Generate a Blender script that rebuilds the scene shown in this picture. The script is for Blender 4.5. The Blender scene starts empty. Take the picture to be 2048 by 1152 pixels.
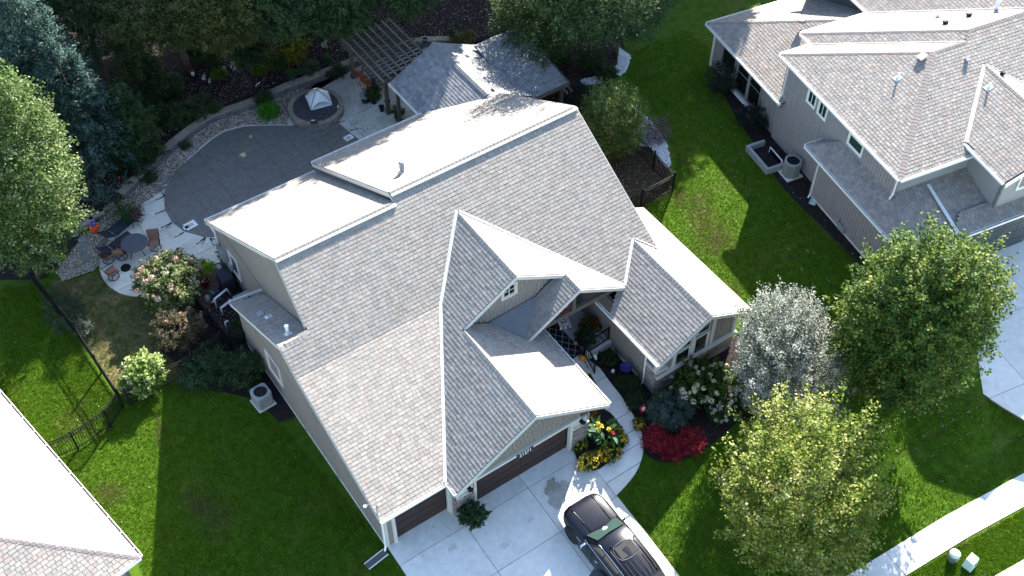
import bpy, bmesh, math, random
import numpy as np
from mathutils import Vector, Matrix
random.seed(7); RNG = np.random.default_rng(11)
SC = bpy.context.scene
COL = SC.collection
PI = math.pi
# ------------------------------------------------------------------ camera (a drone about 43 m up)
_F, _P, _RL, _YAW = 2340.5855, .8665, .0016, .6056
CAMP = np.array([-12.9364, -21.3492, 43.5356])
_cp, _sp, _c, _s, _cr, _sr = math.cos(_P), math.sin(_P), math.cos(_YAW), math.sin(_YAW), math.cos(_RL), math.sin(_RL)
MM = np.array([[_cr, -_sr, 0], [_sr, _cr, 0], [0, 0, 1]]) @ np.array([[1, 0, 0], [0, -_sp, -_cp], [0, _cp, -_sp]]) @ np.array([[_c, -_s, 0], [_s, _c, 0], [0, 0, 1]])
cam_d = bpy.data.cameras.new('camera'); cam = bpy.data.objects.new('camera', cam_d); COL.objects.link(cam)
cam_d.sensor_width = 36; cam_d.lens = _F / 2048 * 36; cam_d.clip_end = 600; cam_d.clip_start = .5
cam.matrix_world = Matrix(((MM[0][0], -MM[1][0], -MM[2][0], CAMP[0]), (MM[0][1], -MM[1][1], -MM[2][1], CAMP[1]), (MM[0][2], -MM[1][2], -MM[2][2], CAMP[2]), (0, 0, 0, 1)))
SC.camera = cam
# ------------------------------------------------------------------ light
SUN_AZ, SUN_EL = math.radians(35.5), math.radians(29.7)
w = bpy.data.worlds.new('World'); SC.world = w; w.use_nodes = True
nt = w.node_tree; bg = nt.nodes['Background']
sky = nt.nodes.new('ShaderNodeTexSky'); sky.sky_type = 'NISHITA'; sky.sun_disc = False
sky.sun_elevation = SUN_EL; sky.sun_rotation = PI / 2 - SUN_AZ; sky.air_density = 1.0; sky.dust_density = .6; sky.ozone_density = 1.0
nt.links.new(sky.outputs[0], bg.inputs[0]); bg.inputs[1].default_value = .105
sd = bpy.data.lights.new('sun', 'SUN'); sun = bpy.data.objects.new('sun', sd); COL.objects.link(sun)
sd.energy = 5.0; sd.angle = math.radians(.53); sd.color = (1, .935, .83)
sun.location = (40, 30, 60)
sun.rotation_euler = Vector((math.cos(SUN_AZ) * math.cos(SUN_EL), math.sin(SUN_AZ) * math.cos(SUN_EL), math.sin(SUN_EL))).to_track_quat('Z', 'Y').to_euler()
SC.view_settings.view_transform = 'Standard'; SC.view_settings.look = 'None'; SC.view_settings.gamma = 1
SC.view_settings.use_curve_mapping = False
SC.view_settings.exposure = 2.42
SC.cycles.max_bounces = 6; SC.cycles.diffuse_bounces = 3; SC.cycles.transparent_max_bounces = 6; SC.cycles.caustics_reflective = False; SC.cycles.caustics_refractive = False

# ------------------------------------------------------------------ helpers
def at(px, py, z=0.0):
    d = MM.T @ np.array([(px - 1024) / _F, (py - 576) / _F, 1.0])
    p = CAMP + d * ((z - CAMP[2]) / d[2]); return Vector(p)
def atv(P, z=0.0):
    P = np.asarray(P, float); D = np.stack([(P[:, 0] - 1024) / _F, (P[:, 1] - 576) / _F, np.ones(len(P))], 1) @ MM
    z = np.broadcast_to(z, (len(P),)); return CAMP + D * ((z - CAMP[2]) / D[:, 2])[:, None]
def pxof(p):
    v = MM @ (np.array(p, float) - CAMP); return (_F * v[0] / v[2] + 1024, _F * v[1] / v[2] + 576)
def inpoly(P, poly):
    P = np.asarray(P); r = np.zeros(len(P), bool); n = len(poly)
    for i in range(n):
        x1, y1 = poly[i][:2]; x2, y2 = poly[(i + 1) % n][:2]
        if y1 == y2: continue
        k = ((y1 > P[:, 1]) != (y2 > P[:, 1])) & (P[:, 0] < (x2 - x1) * (P[:, 1] - y1) / (y2 - y1) + x1); r ^= k
    return r
def sample_px(poly, n):
    a = np.array(poly, float); lo, hi = a.min(0), a.max(0); out = np.zeros((0, 2))
    while len(out) < n:
        q = RNG.uniform(lo, hi, (n * 2, 2)); out = np.vstack([out, q[inpoly(q, poly)]])
    return out[:n]
V3 = lambda *a: Vector(a)
def sst(t): t = np.clip(t, 0, 1); return t * t * (3 - 2 * t)
def hz(x, y):
    """the front lawn on the right falls gently to the street"""
    x, y = np.asarray(x, float), np.asarray(y, float); b = -.085 * np.clip(-y - .6, 0, 14)
    k = sst((-y - 4.2) / 4.8) * sst((x - 6.2) / 4.2) * (1 - sst((x - 17.5) / 4.5) * (1 - sst((-y - 8.2) / 2.6)))
    b = b * (1 - sst((x - 15) / 5)); return b + (-1.35 - b) * k
def atg(px, py, up=0.0):
    p = at(px, py, up)
    for _ in range(6): p = at(px, py, float(hz(p.x, p.y)) + up)
    return p
def atvg(P, up=0.0):
    Q = atv(P, up)
    for _ in range(6): Q = atv(P, hz(Q[:, 0], Q[:, 1]) + up)
    return Q

MATS = {}
def mat(name, col, rough=.8, var=.0, scale=6., bump=.0, bscale=40., attr=False, spec=.3, metal=0., trans=0., col2=None, c2s=1.2, c2t=.5, emit=None, alpha=None, coat=0., detail=4, objvar=0.):
    m = bpy.data.materials.new(name); m.use_nodes = True; MATS[name] = m
    nt = m.node_tree; N = nt.nodes; L = nt.links; b = N['Principled BSDF']
    b.inputs['Roughness'].default_value = rough; b.inputs['Metallic'].default_value = metal
    b.inputs['Specular IOR Level'].default_value = spec; b.inputs['Coat Weight'].default_value = coat
    tc = N.new('ShaderNodeTexCoord')
    src = None
    if attr:
        a = N.new('ShaderNodeAttribute'); a.attribute_name = 'col'; src = a.outputs['Color']
    else:
        r = N.new('ShaderNodeRGB'); r.outputs[0].default_value = (*col, 1); src = r.outputs[0]
    if col2 is not None:
        n = N.new('ShaderNodeTexNoise'); n.inputs['Scale'].default_value = c2s; n.inputs['Detail'].default_value = 5; L.new(tc.outputs['Object'], n.inputs['Vector'])
        rp = N.new('ShaderNodeValToRGB'); rp.color_ramp.elements[0].position = c2t - .12; rp.color_ramp.elements[1].position = c2t + .12; L.new(n.outputs['Fac'], rp.inputs[0])
        mx = N.new('ShaderNodeMix'); mx.data_type = 'RGBA'; L.new(rp.outputs[0], mx.inputs[0]); L.new(src, mx.inputs[6]); mx.inputs[7].default_value = (*col2, 1); src = mx.outputs[2]
    if var:
        n = N.new('ShaderNodeTexNoise'); n.inputs['Scale'].default_value = scale; n.inputs['Detail'].default_value = detail; L.new(tc.outputs['Object'], n.inputs['Vector'])
        mr = N.new('ShaderNodeMapRange'); mr.inputs[1].default_value = .25; mr.inputs[2].default_value = .75; mr.inputs[3].default_value = 1 - var; mr.inputs[4].default_value = 1 + var; L.new(n.outputs['Fac'], mr.inputs[0])
        mx = N.new('ShaderNodeVectorMath'); mx.operation = 'SCALE'; L.new(src, mx.inputs[0]); L.new(mr.outputs[0], mx.inputs['Scale']); src = mx.outputs[0]
    if objvar:
        oi = N.new('ShaderNodeObjectInfo'); mr = N.new('ShaderNodeMapRange'); mr.inputs[3].default_value = 1 - objvar; mr.inputs[4].default_value = 1 + objvar; L.new(oi.outputs['Random'], mr.inputs[0])
        mx = N.new('ShaderNodeVectorMath'); mx.operation = 'SCALE'; L.new(src, mx.inputs[0]); L.new(mr.outputs[0], mx.inputs['Scale']); src = mx.outputs[0]
    L.new(src, b.inputs['Base Color'])
    if bump:
        n = N.new('ShaderNodeTexNoise'); n.inputs['Scale'].default_value = bscale; n.inputs['Detail'].default_value = 6; L.new(tc.outputs['Object'], n.inputs['Vector'])
        bp = N.new('ShaderNodeBump'); bp.inputs['Strength'].default_value = bump; bp.inputs['Distance'].default_value = .02; L.new(n.outputs['Fac'], bp.inputs['Height']); L.new(bp.outputs[0], b.inputs['Normal'])
    if trans:
        t = N.new('ShaderNodeBsdfTranslucent'); L.new(src, t.inputs['Color']); mx = N.new('ShaderNodeMixShader'); mx.inputs[0].default_value = trans
        L.new(b.outputs[0], mx.inputs[1]); L.new(t.outputs[0], mx.inputs[2]); L.new(mx.outputs[0], N['Material Output'].inputs[0])
    return m

def tag(o, label=None, cat=None, group=None, kind=None):
    if label: o['label'] = label
    if cat: o['category'] = cat
    if group: o['group'] = group
    if kind: o['kind'] = kind
    return o
def thing(name, label, cat, loc=(0, 0, 0), rz=0, group=None):
    o = bpy.data.objects.new(name, None); COL.objects.link(o); o.location = loc; o.rotation_euler = (0, 0, rz); o.empty_display_size = .2
    return tag(o, label, cat, group)
class MB:
    def __init__(s): s.v = []; s.f = []; s.c = []
    def add(s, vs, fs, col=None):
        b = len(s.v); s.v += [tuple(p) for p in vs]
        for f in fs: s.f.append([b + i for i in f]); s.c.append(col or (1, 1, 1))
        return s
    def box(s, c, d, rz=0, col=None, X=None, Y=None, Z=None):
        c = Vector(c); X = X or V3(math.cos(rz), math.sin(rz), 0); Y = Y or V3(-math.sin(rz), math.cos(rz), 0); Z = Z or V3(0, 0, 1)
        hx, hy, hz = d[0] / 2, d[1] / 2, d[2] / 2
        vs = [c + X * (i * hx) + Y * (j * hy) + Z * (k * hz) for k in (-1, 1) for j in (-1, 1) for i in (-1, 1)]
        return s.add(vs, [(0, 2, 3, 1), (4, 5, 7, 6), (0, 1, 5, 4), (2, 6, 7, 3), (0, 4, 6, 2), (1, 3, 7, 5)], col)
    def bar(s, a, b, wd, ht, up=(0, 0, 1), col=None):
        a, b = Vector(a), Vector(b); X = (b - a); l = X.length; X.normalize(); up = Vector(up); Y = up.cross(X)
        if Y.length < 1e-4: Y = V3(0, 1, 0).cross(X)
        Y.normalize(); Z = X.cross(Y)
        return s.box((a + b) / 2, (l, wd, ht), X=X, Y=Y, Z=Z, col=col)
    def prism(s, poly, z0, z1, col=None, zf=None):
        n = len(poly); a = sum(poly[i][0] * poly[(i + 1) % n][1] - poly[(i + 1) % n][0] * poly[i][1] for i in range(n))
        if a < 0: poly = poly[::-1]
        f_ = zf or (lambda x, y: 0.0); vs = [(p[0], p[1], z0 + float(f_(p[0], p[1]))) for p in poly] + [(p[0], p[1], z1 + float(f_(p[0], p[1]))) for p in poly]
        return s.add(vs, [tuple(range(n))[::-1], tuple(range(n, 2 * n))] + [(i, (i + 1) % n, n + (i + 1) % n, n + i) for i in range(n)], col)
    def slab(s, poly3, off, col=None):
        n = len(poly3); off = Vector(off); vs = [Vector(p) for p in poly3] + [Vector(p) + off for p in poly3]
        return s.add(vs, [tuple(range(n)), tuple(range(n, 2 * n))[::-1]] + [(i, n + i, n + (i + 1) % n, (i + 1) % n) for i in range(n)], col)
    def tube(s, pts, r, n=8, col=None, cap=True):
        pts = [Vector(p) for p in pts]; m = len(pts); r = r if isinstance(r, (list, tuple)) else [r] * m; base = len(s.v); prev = None
        for i, p in enumerate(pts):
            t = (pts[min(i + 1, m - 1)] - pts[max(i - 1, 0)]).normalized()
            u = prev if prev is not None else (V3(0, 0, 1) if abs(t.z) < .9 else V3(1, 0, 0))
            u = (u - t * u.dot(t)).normalized(); prev = u; q = t.cross(u)
            for k in range(n):
                a = 2 * PI * k / n; s.v.append(tuple(p + (u * math.cos(a) + q * math.sin(a)) * r[i]))
        for i in range(m - 1):
            for k in range(n): s.f.append([base + i * n + k, base + i * n + (k + 1) % n, base + (i + 1) * n + (k + 1) % n, base + (i + 1) * n + k]); s.c.append(col or (1, 1, 1))
        if cap:
            s.f.append([base + k for k in range(n)][::-1]); s.f.append([base + (m - 1) * n + k for k in range(n)]); s.c += [col or (1, 1, 1)] * 2
        return s
    def lathe(s, prof, c=(0, 0, 0), n=16, col=None, sx=1, sy=1):
        base = len(s.v); m = len(prof)
        for (r, z) in prof:
            for k in range(n): a = 2 * PI * k / n; s.v.append((c[0] + r * math.cos(a) * sx, c[1] + r * math.sin(a) * sy, c[2] + z))
        for i in range(m - 1):
            for k in range(n): s.f.append([base + i * n + k, base + i * n + (k + 1) % n, base + (i + 1) * n + (k + 1) % n, base + (i + 1) * n + k]); s.c.append(col or (1, 1, 1))
        s.f.append([base + k for k in range(n)][::-1]); s.f.append([base + (m - 1) * n + k for k in range(n)]); s.c += [col or (1, 1, 1)] * 2
        return s
    def mesh(s, name, m, smooth=False, attr=False):
        me = bpy.data.meshes.new(name); me.from_pydata(s.v, [], s.f); 
        if m: me.materials.append(MATS[m] if isinstance(m, str) else m)
        if attr:
            a = me.attributes.new('col', 'FLOAT_COLOR', 'FACE'); a.data.foreach_set('color', np.array([(*c, 1) for c in s.c], 'f').ravel())
        if smooth: me.polygons.foreach_set('use_smooth', [True] * len(me.polygons))
        me.update(); return me
    def build(s, name, m, parent=None, smooth=False, attr=False, bevel=0):
        o = bpy.data.objects.new(name, s.mesh(name, m, smooth, attr)); COL.objects.link(o)
        if parent: o.parent = parent
        if bevel:
            b = o.modifiers.new('bevel', 'BEVEL'); b.width = bevel; b.segments = 2; b.limit_method = 'ANGLE'
        return o
def inst(name, me, parent, loc=(0, 0, 0), rot=None, sc=None, mtx=None):
    o = bpy.data.objects.new(name, me); COL.objects.link(o)
    if parent: o.parent = parent
    if mtx is not None: o.matrix_local = mtx
    else:
        o.location = loc
        if rot: o.rotation_euler = rot
        if sc: o.scale = sc
    return o
def copy_tree(o, parent=None):
    c = o.copy(); COL.objects.link(c)
    if parent: c.parent = parent
    for ch in list(o.children): copy_tree(ch, c)
    return c
def npmesh(name, V, nper, m, cols=None):
    """V (N, nper, 3) -> N faces"""
    N = len(V); me = bpy.data.meshes.new(name)
    me.vertices.add(N * nper); me.vertices.foreach_set('co', V.astype('f').ravel())
    me.loops.add(N * nper); me.loops.foreach_set('vertex_index', np.arange(N * nper, dtype='i'))
    me.polygons.add(N); me.polygons.foreach_set('loop_start', np.arange(0, N * nper, nper, dtype='i'))
    me.materials.append(MATS[m]); me.update(calc_edges=True)
    if cols is not None:
        a = me.attributes.new('col', 'FLOAT_COLOR', 'FACE'); a.data.foreach_set('color', np.hstack([cols, np.ones((N, 1))]).astype('f').ravel())
    return me
def npobj(name, V, nper, m, cols=None, parent=None):
    o = bpy.data.objects.new(name, npmesh(name, V, nper, m, cols)); COL.objects.link(o)
    if parent: o.parent = parent
    return o
def nrmz(a): return a / np.maximum(np.linalg.norm(a, axis=-1, keepdims=True), 1e-9)
def leafquads(P, Nn, A, ln, wd):
    """diamond leaves: centres P, normals Nn, axis A"""
    A = nrmz(A - Nn * (A * Nn).sum(1, keepdims=True)); B = np.cross(Nn, A)
    ln = np.broadcast_to(ln, (len(P),))[:, None] / 2; wd = np.broadcast_to(wd, (len(P),))[:, None] / 2
    return np.stack([P - A * ln, P + B * wd - A * ln * .15, P + A * ln, P - B * wd - A * ln * .15], 1)
def lerpcol(pal, t):
    pal = np.array(pal, float); t = np.clip(t, 0, .9999) * (len(pal) - 1); i = t.astype(int); f = (t - i)[:, None]
    return pal[i] * (1 - f) + pal[i + 1] * f
def crown(n, nl, R, zc, pal, leaf=.13, wid=.6, slen=.8, up=.5, inner=.35, spread=.16, lob=.18, flat=None, low=-1., seed=0, jit=.35, cone=0, shag=1.0):
    """sprays of leaves filling an uneven crown; local coords, centre (0,0,zc), radii R"""
    g = np.random.default_rng(seed + 100)
    d = nrmz(g.normal(size=(n * 2, 3))); d = d[d[:, 2] > low][:n]; n = len(d)
    rr = inner + (1 - inner) * g.random(n) ** .45
    k = nrmz(g.normal(size=(9, 3))); lo = ((np.maximum(0, d @ k.T)) ** 6 * g.uniform(-1, 1, 9)).sum(1) * lob * 2
    R = np.array(R, float); base = d * R * (rr * (1 + lo))[:, None]
    if cone:
        h = (base[:, 2] / R[2] + 1) / 2; f = 1.25 * (1 - h) ** cone + .06; base[:, :2] = d[:, :2] / np.maximum(np.linalg.norm(d[:, :2], axis=1, keepdims=True), .05) * R[:2] * (f * (.55 + .45 * rr) * (1 + lo))[:, None]
    sd_ = nrmz(d * np.array([1, 1, .7]) + np.array([0, 0, up]) + g.normal(size=(n, 3)) * .3)
    L = slen * g.uniform(.5, 1.3, n) * shag
    t = g.random((n, nl)) ** .8
    P = base[:, None] + sd_[:, None] * (L[:, None] * (t - .35))[..., None] + g.normal(size=(n, nl, 3)) * (spread * (1.15 - .75 * t))[..., None]
    Nn = nrmz(sd_[:, None] * .25 + np.array([0, 0, .55]) + g.normal(size=(n, nl, 3)) * .6)
    A = sd_[:, None] + g.normal(size=(n, nl, 3)) * .7
    tone = np.clip(g.random(n)[:, None] * .65 + g.normal(size=(n, nl)) * jit * .5 + .18, 0, 1)
    P = P.reshape(-1, 3) + np.array([0, 0, zc]); 
    keep = P[:, 2] > .05
    ls = leaf * g.uniform(.6, 1.25, len(P))
    Q = leafquads(P, Nn.reshape(-1, 3), A.reshape(-1, 3), ls, ls * wid)
    C_ = lerpcol(pal, tone.ravel())
    return Q[keep], C_[keep], base + np.array([0, 0, zc])
def limbs(mb, base_pts, z0, zt, r, n, seed=0, lean=(0, 0)):
    g = np.random.default_rng(seed + 5); 
    mb.tube([(0, 0, -.1), (lean[0] * .4, lean[1] * .4, z0), (lean[0], lean[1], zt)], [r * 1.25, r, r * .45], 9)
    for p in base_pts[g.permutation(len(base_pts))[:n]]:
        h = g.uniform(z0, zt); a = Vector((lean[0] * h / zt, lean[1] * h / zt, h)); b = Vector(p)
        if b.z < h * .7: continue
        mid = a.lerp(b, .5) + V3(*(g.normal(size=3) * .12)); mb.tube([a, mid, b], [r * .38, r * .22, r * .06], 5, cap=False)
def tree(name, label, cat, loc, R, zc, pal, n=400, nl=40, trunk=.16, nb=25, m='leaf', bark='bark', group=None, rz=0, lean=(0, 0), z0=None, zt=None, **k):
    t = thing(name, label, cat, loc, rz, group)
    Q, C_, bp = crown(n, nl, R, zc, pal, **k)
    npobj('crown', Q, 4, m, C_, t)
    if trunk:
        mb = MB(); limbs(mb, bp, z0 if z0 is not None else max(.4, zc - R[2] * .7), zt or zc + R[2] * .5, trunk, nb, k.get('seed', 0), lean); mb.build('trunk', bark, t, True)
    return t
# ------------------------------------------------------------------ materials
mat('lawn', (.040, .084, .005), .95, .35, 2.2, .6, 60, spec=.1, col2=(.085, .085, .022), c2s=.45, c2t=.67)
mat('thin_lawn', (.085, .095, .028), .95, .35, 3, .6, 60, spec=.1, col2=(.15, .12, .06), c2s=1.3, c2t=.55)
mat('blade', (.1, .2, .03), .7, attr=True, spec=.15, trans=.25)
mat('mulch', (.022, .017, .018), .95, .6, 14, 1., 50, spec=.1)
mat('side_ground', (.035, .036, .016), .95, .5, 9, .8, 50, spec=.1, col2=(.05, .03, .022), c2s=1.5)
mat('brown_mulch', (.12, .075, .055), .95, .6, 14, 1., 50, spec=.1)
mat('litter', (.1, .07, .05), .8, attr=True, spec=.1)
mat('concrete', (.60, .585, .55), .85, .09, 3.5, .25, 90, spec=.2, objvar=.06, col2=(.52, .51, .47), c2s=.8, c2t=.62)
mat('deck_concrete', (.56, .54, .47), .85, .09, 5, .3, 110, spec=.2, objvar=.03, col2=(.44, .41, .36), c2s=1.1, c2t=.6)
mat('joint', (.10, .10, .10), .9)
mat('stain', (.21, .18, .14), .7, .3, 8, spec=.4)
mat('asphalt', (.5, .5, .47), .9, .1, 8)
mat('gravel', (.3, .25, .21), .9, attr=True, spec=.15)
mat('gravel_bed', (.16, .13, .11), .95, .4, 20)
mat('wall_stone', (.25, .22, .17), .9, .25, 9, .5, 40, objvar=.14)
mat('block', (.13, .125, .13), .9, .3, 9, .6, 40, objvar=.2)
mat('flag', (.16, .17, .16), .8, .2, 6, .3, 30, objvar=.2)
for nm, bc in (('main', (.25, .230, .207)), ('near', (.255, .234, .214)), ('pav', (.25, .25, .255))):
    mat('shingle_' + nm, bc, .93, .10, 30, .35, 260, attr=True, spec=.12)
mat('deck_dark', (.10, .095, .095), .95)
mat('membrane', (.13, .14, .15), .8, .1, 9, .2, 80)
mat('siding', (.235, .205, .18), .75, .06, 5, .15, 60, spec=.25, objvar=.03)
mat('siding_near', (.27, .255, .25), .75, .06, 5, .15, 60, spec=.25, objvar=.03)
mat('stucco', (.30, .30, .30), .9, .05, 5, .35, 70, spec=.2)
mat('trim', (.55, .52, .47), .65, .05, 4, spec=.3)
mat('white', (.78, .77, .74), .5, .04, 4, spec=.35)
mat('gutter_dirt', (.16, .13, .11), .9, .4, 12)
mat('flashing', (.62, .62, .60), .45, .08, 6, spec=.5)
mat('steel', (.45, .46, .47), .4, .08, 8, metal=.7)
mat('brown_door', (.042, .024, .022), .55, .12, 9, .1, 40, spec=.3)
mat('grey_door', (.06, .075, .085), .5, .08, 6)
mat('glass', (.008, .011, .011), .08, spec=.4)
mat('green_glass', (.012, .04, .032), .15, spec=.4)
mat('stone', (.27, .20, .16), .9, .35, 12, .6, 45, objvar=.3, col2=(.20, .19, .19), c2s=2.5, c2t=.5)
mat('mortar', (.09, .075, .065), .95)
mat('black_metal', (.010, .010, .011), .6, spec=.15)
mat('pool_cover', (.145, .136, .122), .62, .16, 3, .6, 9, spec=.35)
mat('paper', (.75, .75, .73), .7, .1, 30)
mat('spa_cover', (.045, .042, .055), .6, .15, 5, .2, 20)
mat('canopy', (.72, .72, .74), .6, .04, 5)
mat('cedar_wood', (.105, .09, .07), .8, .25, 7, .3, 30, objvar=.12)
mat('wall_base', (.10, .09, .08), .9)
mat('pergola_top', (.145, .135, .115), .8, .25, 7, .3, 30, objvar=.12)
mat('wall_base_near', (.17, .16, .155), .9)
mat('orange', (.65, .075, .012), .5)
mat('orange_wood', (.33, .07, .02), .5, .15, 9)
mat('navy', (.016, .02, .032), .6, .12, 8)
mat('sling', (.24, .125, .085), .7, .12, 20)
mat('table_top', (.06, .068, .08), .5, .55, 26, detail=8)
mat('bark', (.075, .06, .048), .95, .35, 14, .8, 25)
mat('pale_bark', (.26, .23, .20), .9, .3, 14, .6, 25)
mat('leaf', (.1, .2, .05), .6, attr=True, spec=.18, trans=.36)
mat('petal', (.6, .5, .3), .6, attr=True, spec=.2, trans=.2)
mat('terracotta', (.33, .10, .05), .8, .1, 8)
mat('yellow_pot', (.42, .34, .03), .5)
mat('red_pot', (.42, .02, .03), .4)
mat('teal', (.04, .20, .24), .4)
mat('blue_glaze', (.03, .03, .17), .18, .2, 6, spec=.7)
mat('grey_paint', (.26, .27, .28), .5, .06, 6, spec=.35)
mat('ac_grey', (.26, .275, .28), .55, .06, 6)
mat('pvc', (.68, .68, .66), .4)
mat('statue', (.42, .41, .38), .9, .15, 12)
mat('pumpkin', (.62, .22, .02), .5, .1, 8)
mat('white_pumpkin', (.62, .6, .52), .6)
mat('rug', (.014, .013, .018), .95)
mat('rug_line', (.45, .42, .42), .95)
mat('red', (.5, .02, .03), .6)
mat('flag_red', (.52, .03, .045), .7, trans=.2)
mat('car_paint', (.005, .006, .012), .3, spec=.25, coat=.15)
mat('car_black', (.008, .008, .009), .5)
mat('car_glass', (.028, .05, .044), .08, spec=.7)
mat('chrome', (.72, .72, .72), .15, metal=1.)
mat('tyre', (.015, .015, .015), .85)
mat('rim', (.38, .38, .39), .3, metal=.8)
mat('lamp_red', (.30, .02, .025), .25, spec=.6)
mat('lamp_clear', (.45, .47, .5), .15, spec=.7)
mat('util_green', (.46, .58, .52), .6, .05, 6)
mat('util_dark', (.09, .12, .11), .6)
# ------------------------------------------------------------------ polygon tools
def pxg(pts): return [tuple(atg(x, y)) for x, y in pts]
def px_poly(pts, z=0.0): return [tuple(at(x, y, z)) for x, y in pts]
def clip_half(poly, a, b, c):
    out = []; n = len(poly)
    for i in range(n):
        p, q = poly[i], poly[(i + 1) % n]; dp, dq = a * p[0] + b * p[1] - c, a * q[0] + b * q[1] - c
        if dp <= 0: out.append((p[0], p[1]))
        if (dp < 0 < dq) or (dq < 0 < dp): t = dp / (dp - dq); out.append((p[0] + (q[0] - p[0]) * t, p[1] + (q[1] - p[1]) * t))
    return out
def area2(p): return abs(sum(p[i][0] * p[(i + 1) % len(p)][1] - p[(i + 1) % len(p)][0] * p[i][1] for i in range(len(p)))) / 2
def paving(piece, poly, xs, ys, gap, z0, z1, m, root, O=(0, 0), rz=0., label=None, wob=0, zf=None):
    """cut a plan polygon by joint lines (in a turned frame) into raised pieces"""
    c, s = math.cos(rz), math.sin(rz); loc = [((p[0] - O[0]) * c + (p[1] - O[1]) * s, -(p[0] - O[0]) * s + (p[1] - O[1]) * c) for p in poly]
    res = []
    for i in range(len(xs) - 1):
        for j in range(len(ys) - 1):
            q = loc
            for a, b, cc in ((-1, 0, -(xs[i] + gap / 2)), (1, 0, xs[i + 1] - gap / 2), (0, -1, -(ys[j] + gap / 2)), (0, 1, ys[j + 1] - gap / 2)):
                q = clip_half(q, a, b, cc)
                if len(q) < 3: break
            if len(q) < 3 or area2(q) < .02: continue
            q = [(p[0] * c - p[1] * s + O[0], p[0] * s + p[1] * c + O[1]) for p in q]
            res.append(MB().prism(q, z0, z1 + (random.uniform(-wob, wob) if wob else 0), None, zf).build(piece, m, root))
    return res
def ground(name, poly, z, m, kind='structure', sl=False):
    p = [(q[0], q[1]) for q in poly]; a = sum(p[i][0] * p[(i + 1) % len(p)][1] - p[(i + 1) % len(p)][0] * p[i][1] for i in range(len(p)))
    if a < 0: p = p[::-1]
    o = MB().add([(q[0], q[1], z + (float(hz(q[0], q[1])) if sl else 0)) for q in p], [tuple(range(len(p)))]).build(name, m); return tag(o, kind=kind)
def smooth_closed(pts, k=4):
    out = []; n = len(pts)
    for i in range(n):
        p0, p1, p2, p3 = [np.array(pts[(i + j - 1) % n][:2], float) for j in range(4)]
        for t in np.arange(k) / k: out.append(tuple(.5 * (2 * p1 + (p2 - p0) * t + (2 * p0 - 5 * p1 + 4 * p2 - p3) * t * t + (3 * p1 - p0 - 3 * p2 + p3) * t ** 3)))
    return out
def smooth_open(pts, k=4):
    out = []; n = len(pts); P = [np.array(p, float) for p in pts]
    for i in range(n - 1):
        p0, p1, p2, p3 = P[max(i - 1, 0)], P[i], P[i + 1], P[min(i + 2, n - 1)]
        for t in np.arange(k) / k: out.append(tuple(.5 * (2 * p1 + (p2 - p0) * t + (2 * p0 - 5 * p1 + 4 * p2 - p3) * t * t + (3 * p1 - p0 - 3 * p2 + p3) * t ** 3)))
    return out + [tuple(P[-1])]
# ------------------------------------------------------------------ the ground
gxs = [-260, -60, -20] + list(np.arange(0, 30.01, .75)) + [40, 80, 300]; gys = [-260, -60, -40] + list(np.arange(-30, 4.01, .75)) + [30, 100, 320]; lw_ = MB()
lw_.v = [(float(x), float(y), float(hz(x, y))) for y in gys for x in gxs]; lw_.f = [[j * len(gxs) + i, j * len(gxs) + i + 1, (j + 1) * len(gxs) + i + 1, (j + 1) * len(gxs) + i] for j in range(len(gys) - 1) for i in range(len(gxs) - 1)]; lw_.c = [(1, 1, 1)] * len(lw_.f)
tag(lw_.build('lawn', 'lawn', None, True), kind='structure')
ground('thin_lawn', px_poly([(100, 562), (150, 560), (200, 540), (240, 585), (300, 590), (330, 600), (400, 640), (470, 700), (480, 740), (390, 750), (250, 800), (165, 690)]), .006, 'thin_lawn')
# back bed behind the low stone wall
WALL = [(240, 385), (278, 347), (306, 319), (333, 293), (365, 267), (392, 247), (424, 227), (462, 215), (497, 203), (531, 189), (562, 174), (590, 163), (622, 153), (649, 142), (691, 125), (735, 107), (785, 90), (830, 80), (890, 76), (950, 80)]
wallw = [tuple(p)[:2] for p in smooth_open([tuple(at(x, y, .52))[:2] for x, y in WALL], 5)]
bedp = wallw + [tuple(at(1010, 70, .4))[:2], (34, 44), (10, 60), (-30, 60), (-30, 30), tuple(at(40, 480, .4))[:2], tuple(at(150, 430, .4))[:2], tuple(at(205, 412, .4))[:2]]
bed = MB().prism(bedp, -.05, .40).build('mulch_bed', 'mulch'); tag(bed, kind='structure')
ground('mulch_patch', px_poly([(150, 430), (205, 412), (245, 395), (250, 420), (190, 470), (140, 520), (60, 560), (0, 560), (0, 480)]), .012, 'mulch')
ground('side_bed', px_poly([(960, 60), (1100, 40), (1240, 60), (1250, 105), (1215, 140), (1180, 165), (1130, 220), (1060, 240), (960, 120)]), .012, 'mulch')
ground('side_yard', px_poly([(1130, 220), (1200, 160), (1285, 235), (1335, 330), (1345, 385), (1260, 430), (1200, 330)]), .010, 'side_ground')
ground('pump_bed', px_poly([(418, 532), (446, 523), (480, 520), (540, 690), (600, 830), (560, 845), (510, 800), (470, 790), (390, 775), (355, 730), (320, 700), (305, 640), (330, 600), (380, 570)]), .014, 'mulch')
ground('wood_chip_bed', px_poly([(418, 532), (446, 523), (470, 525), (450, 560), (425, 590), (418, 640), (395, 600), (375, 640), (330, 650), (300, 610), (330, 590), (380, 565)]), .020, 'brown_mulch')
ground('entry_bed', pxg(smooth_closed([(1170, 715), (1205, 690), (1300, 780), (1310, 815), (1450, 690), (1520, 650), (1640, 700), (1660, 770), (1600, 825), (1520, 830), (1470, 850), (1415, 895), (1350, 925), (1297, 915), (1284, 880), (1278, 850), (1262, 820), (1215, 770)], 3)), .035, 'mulch', sl=True)
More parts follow.
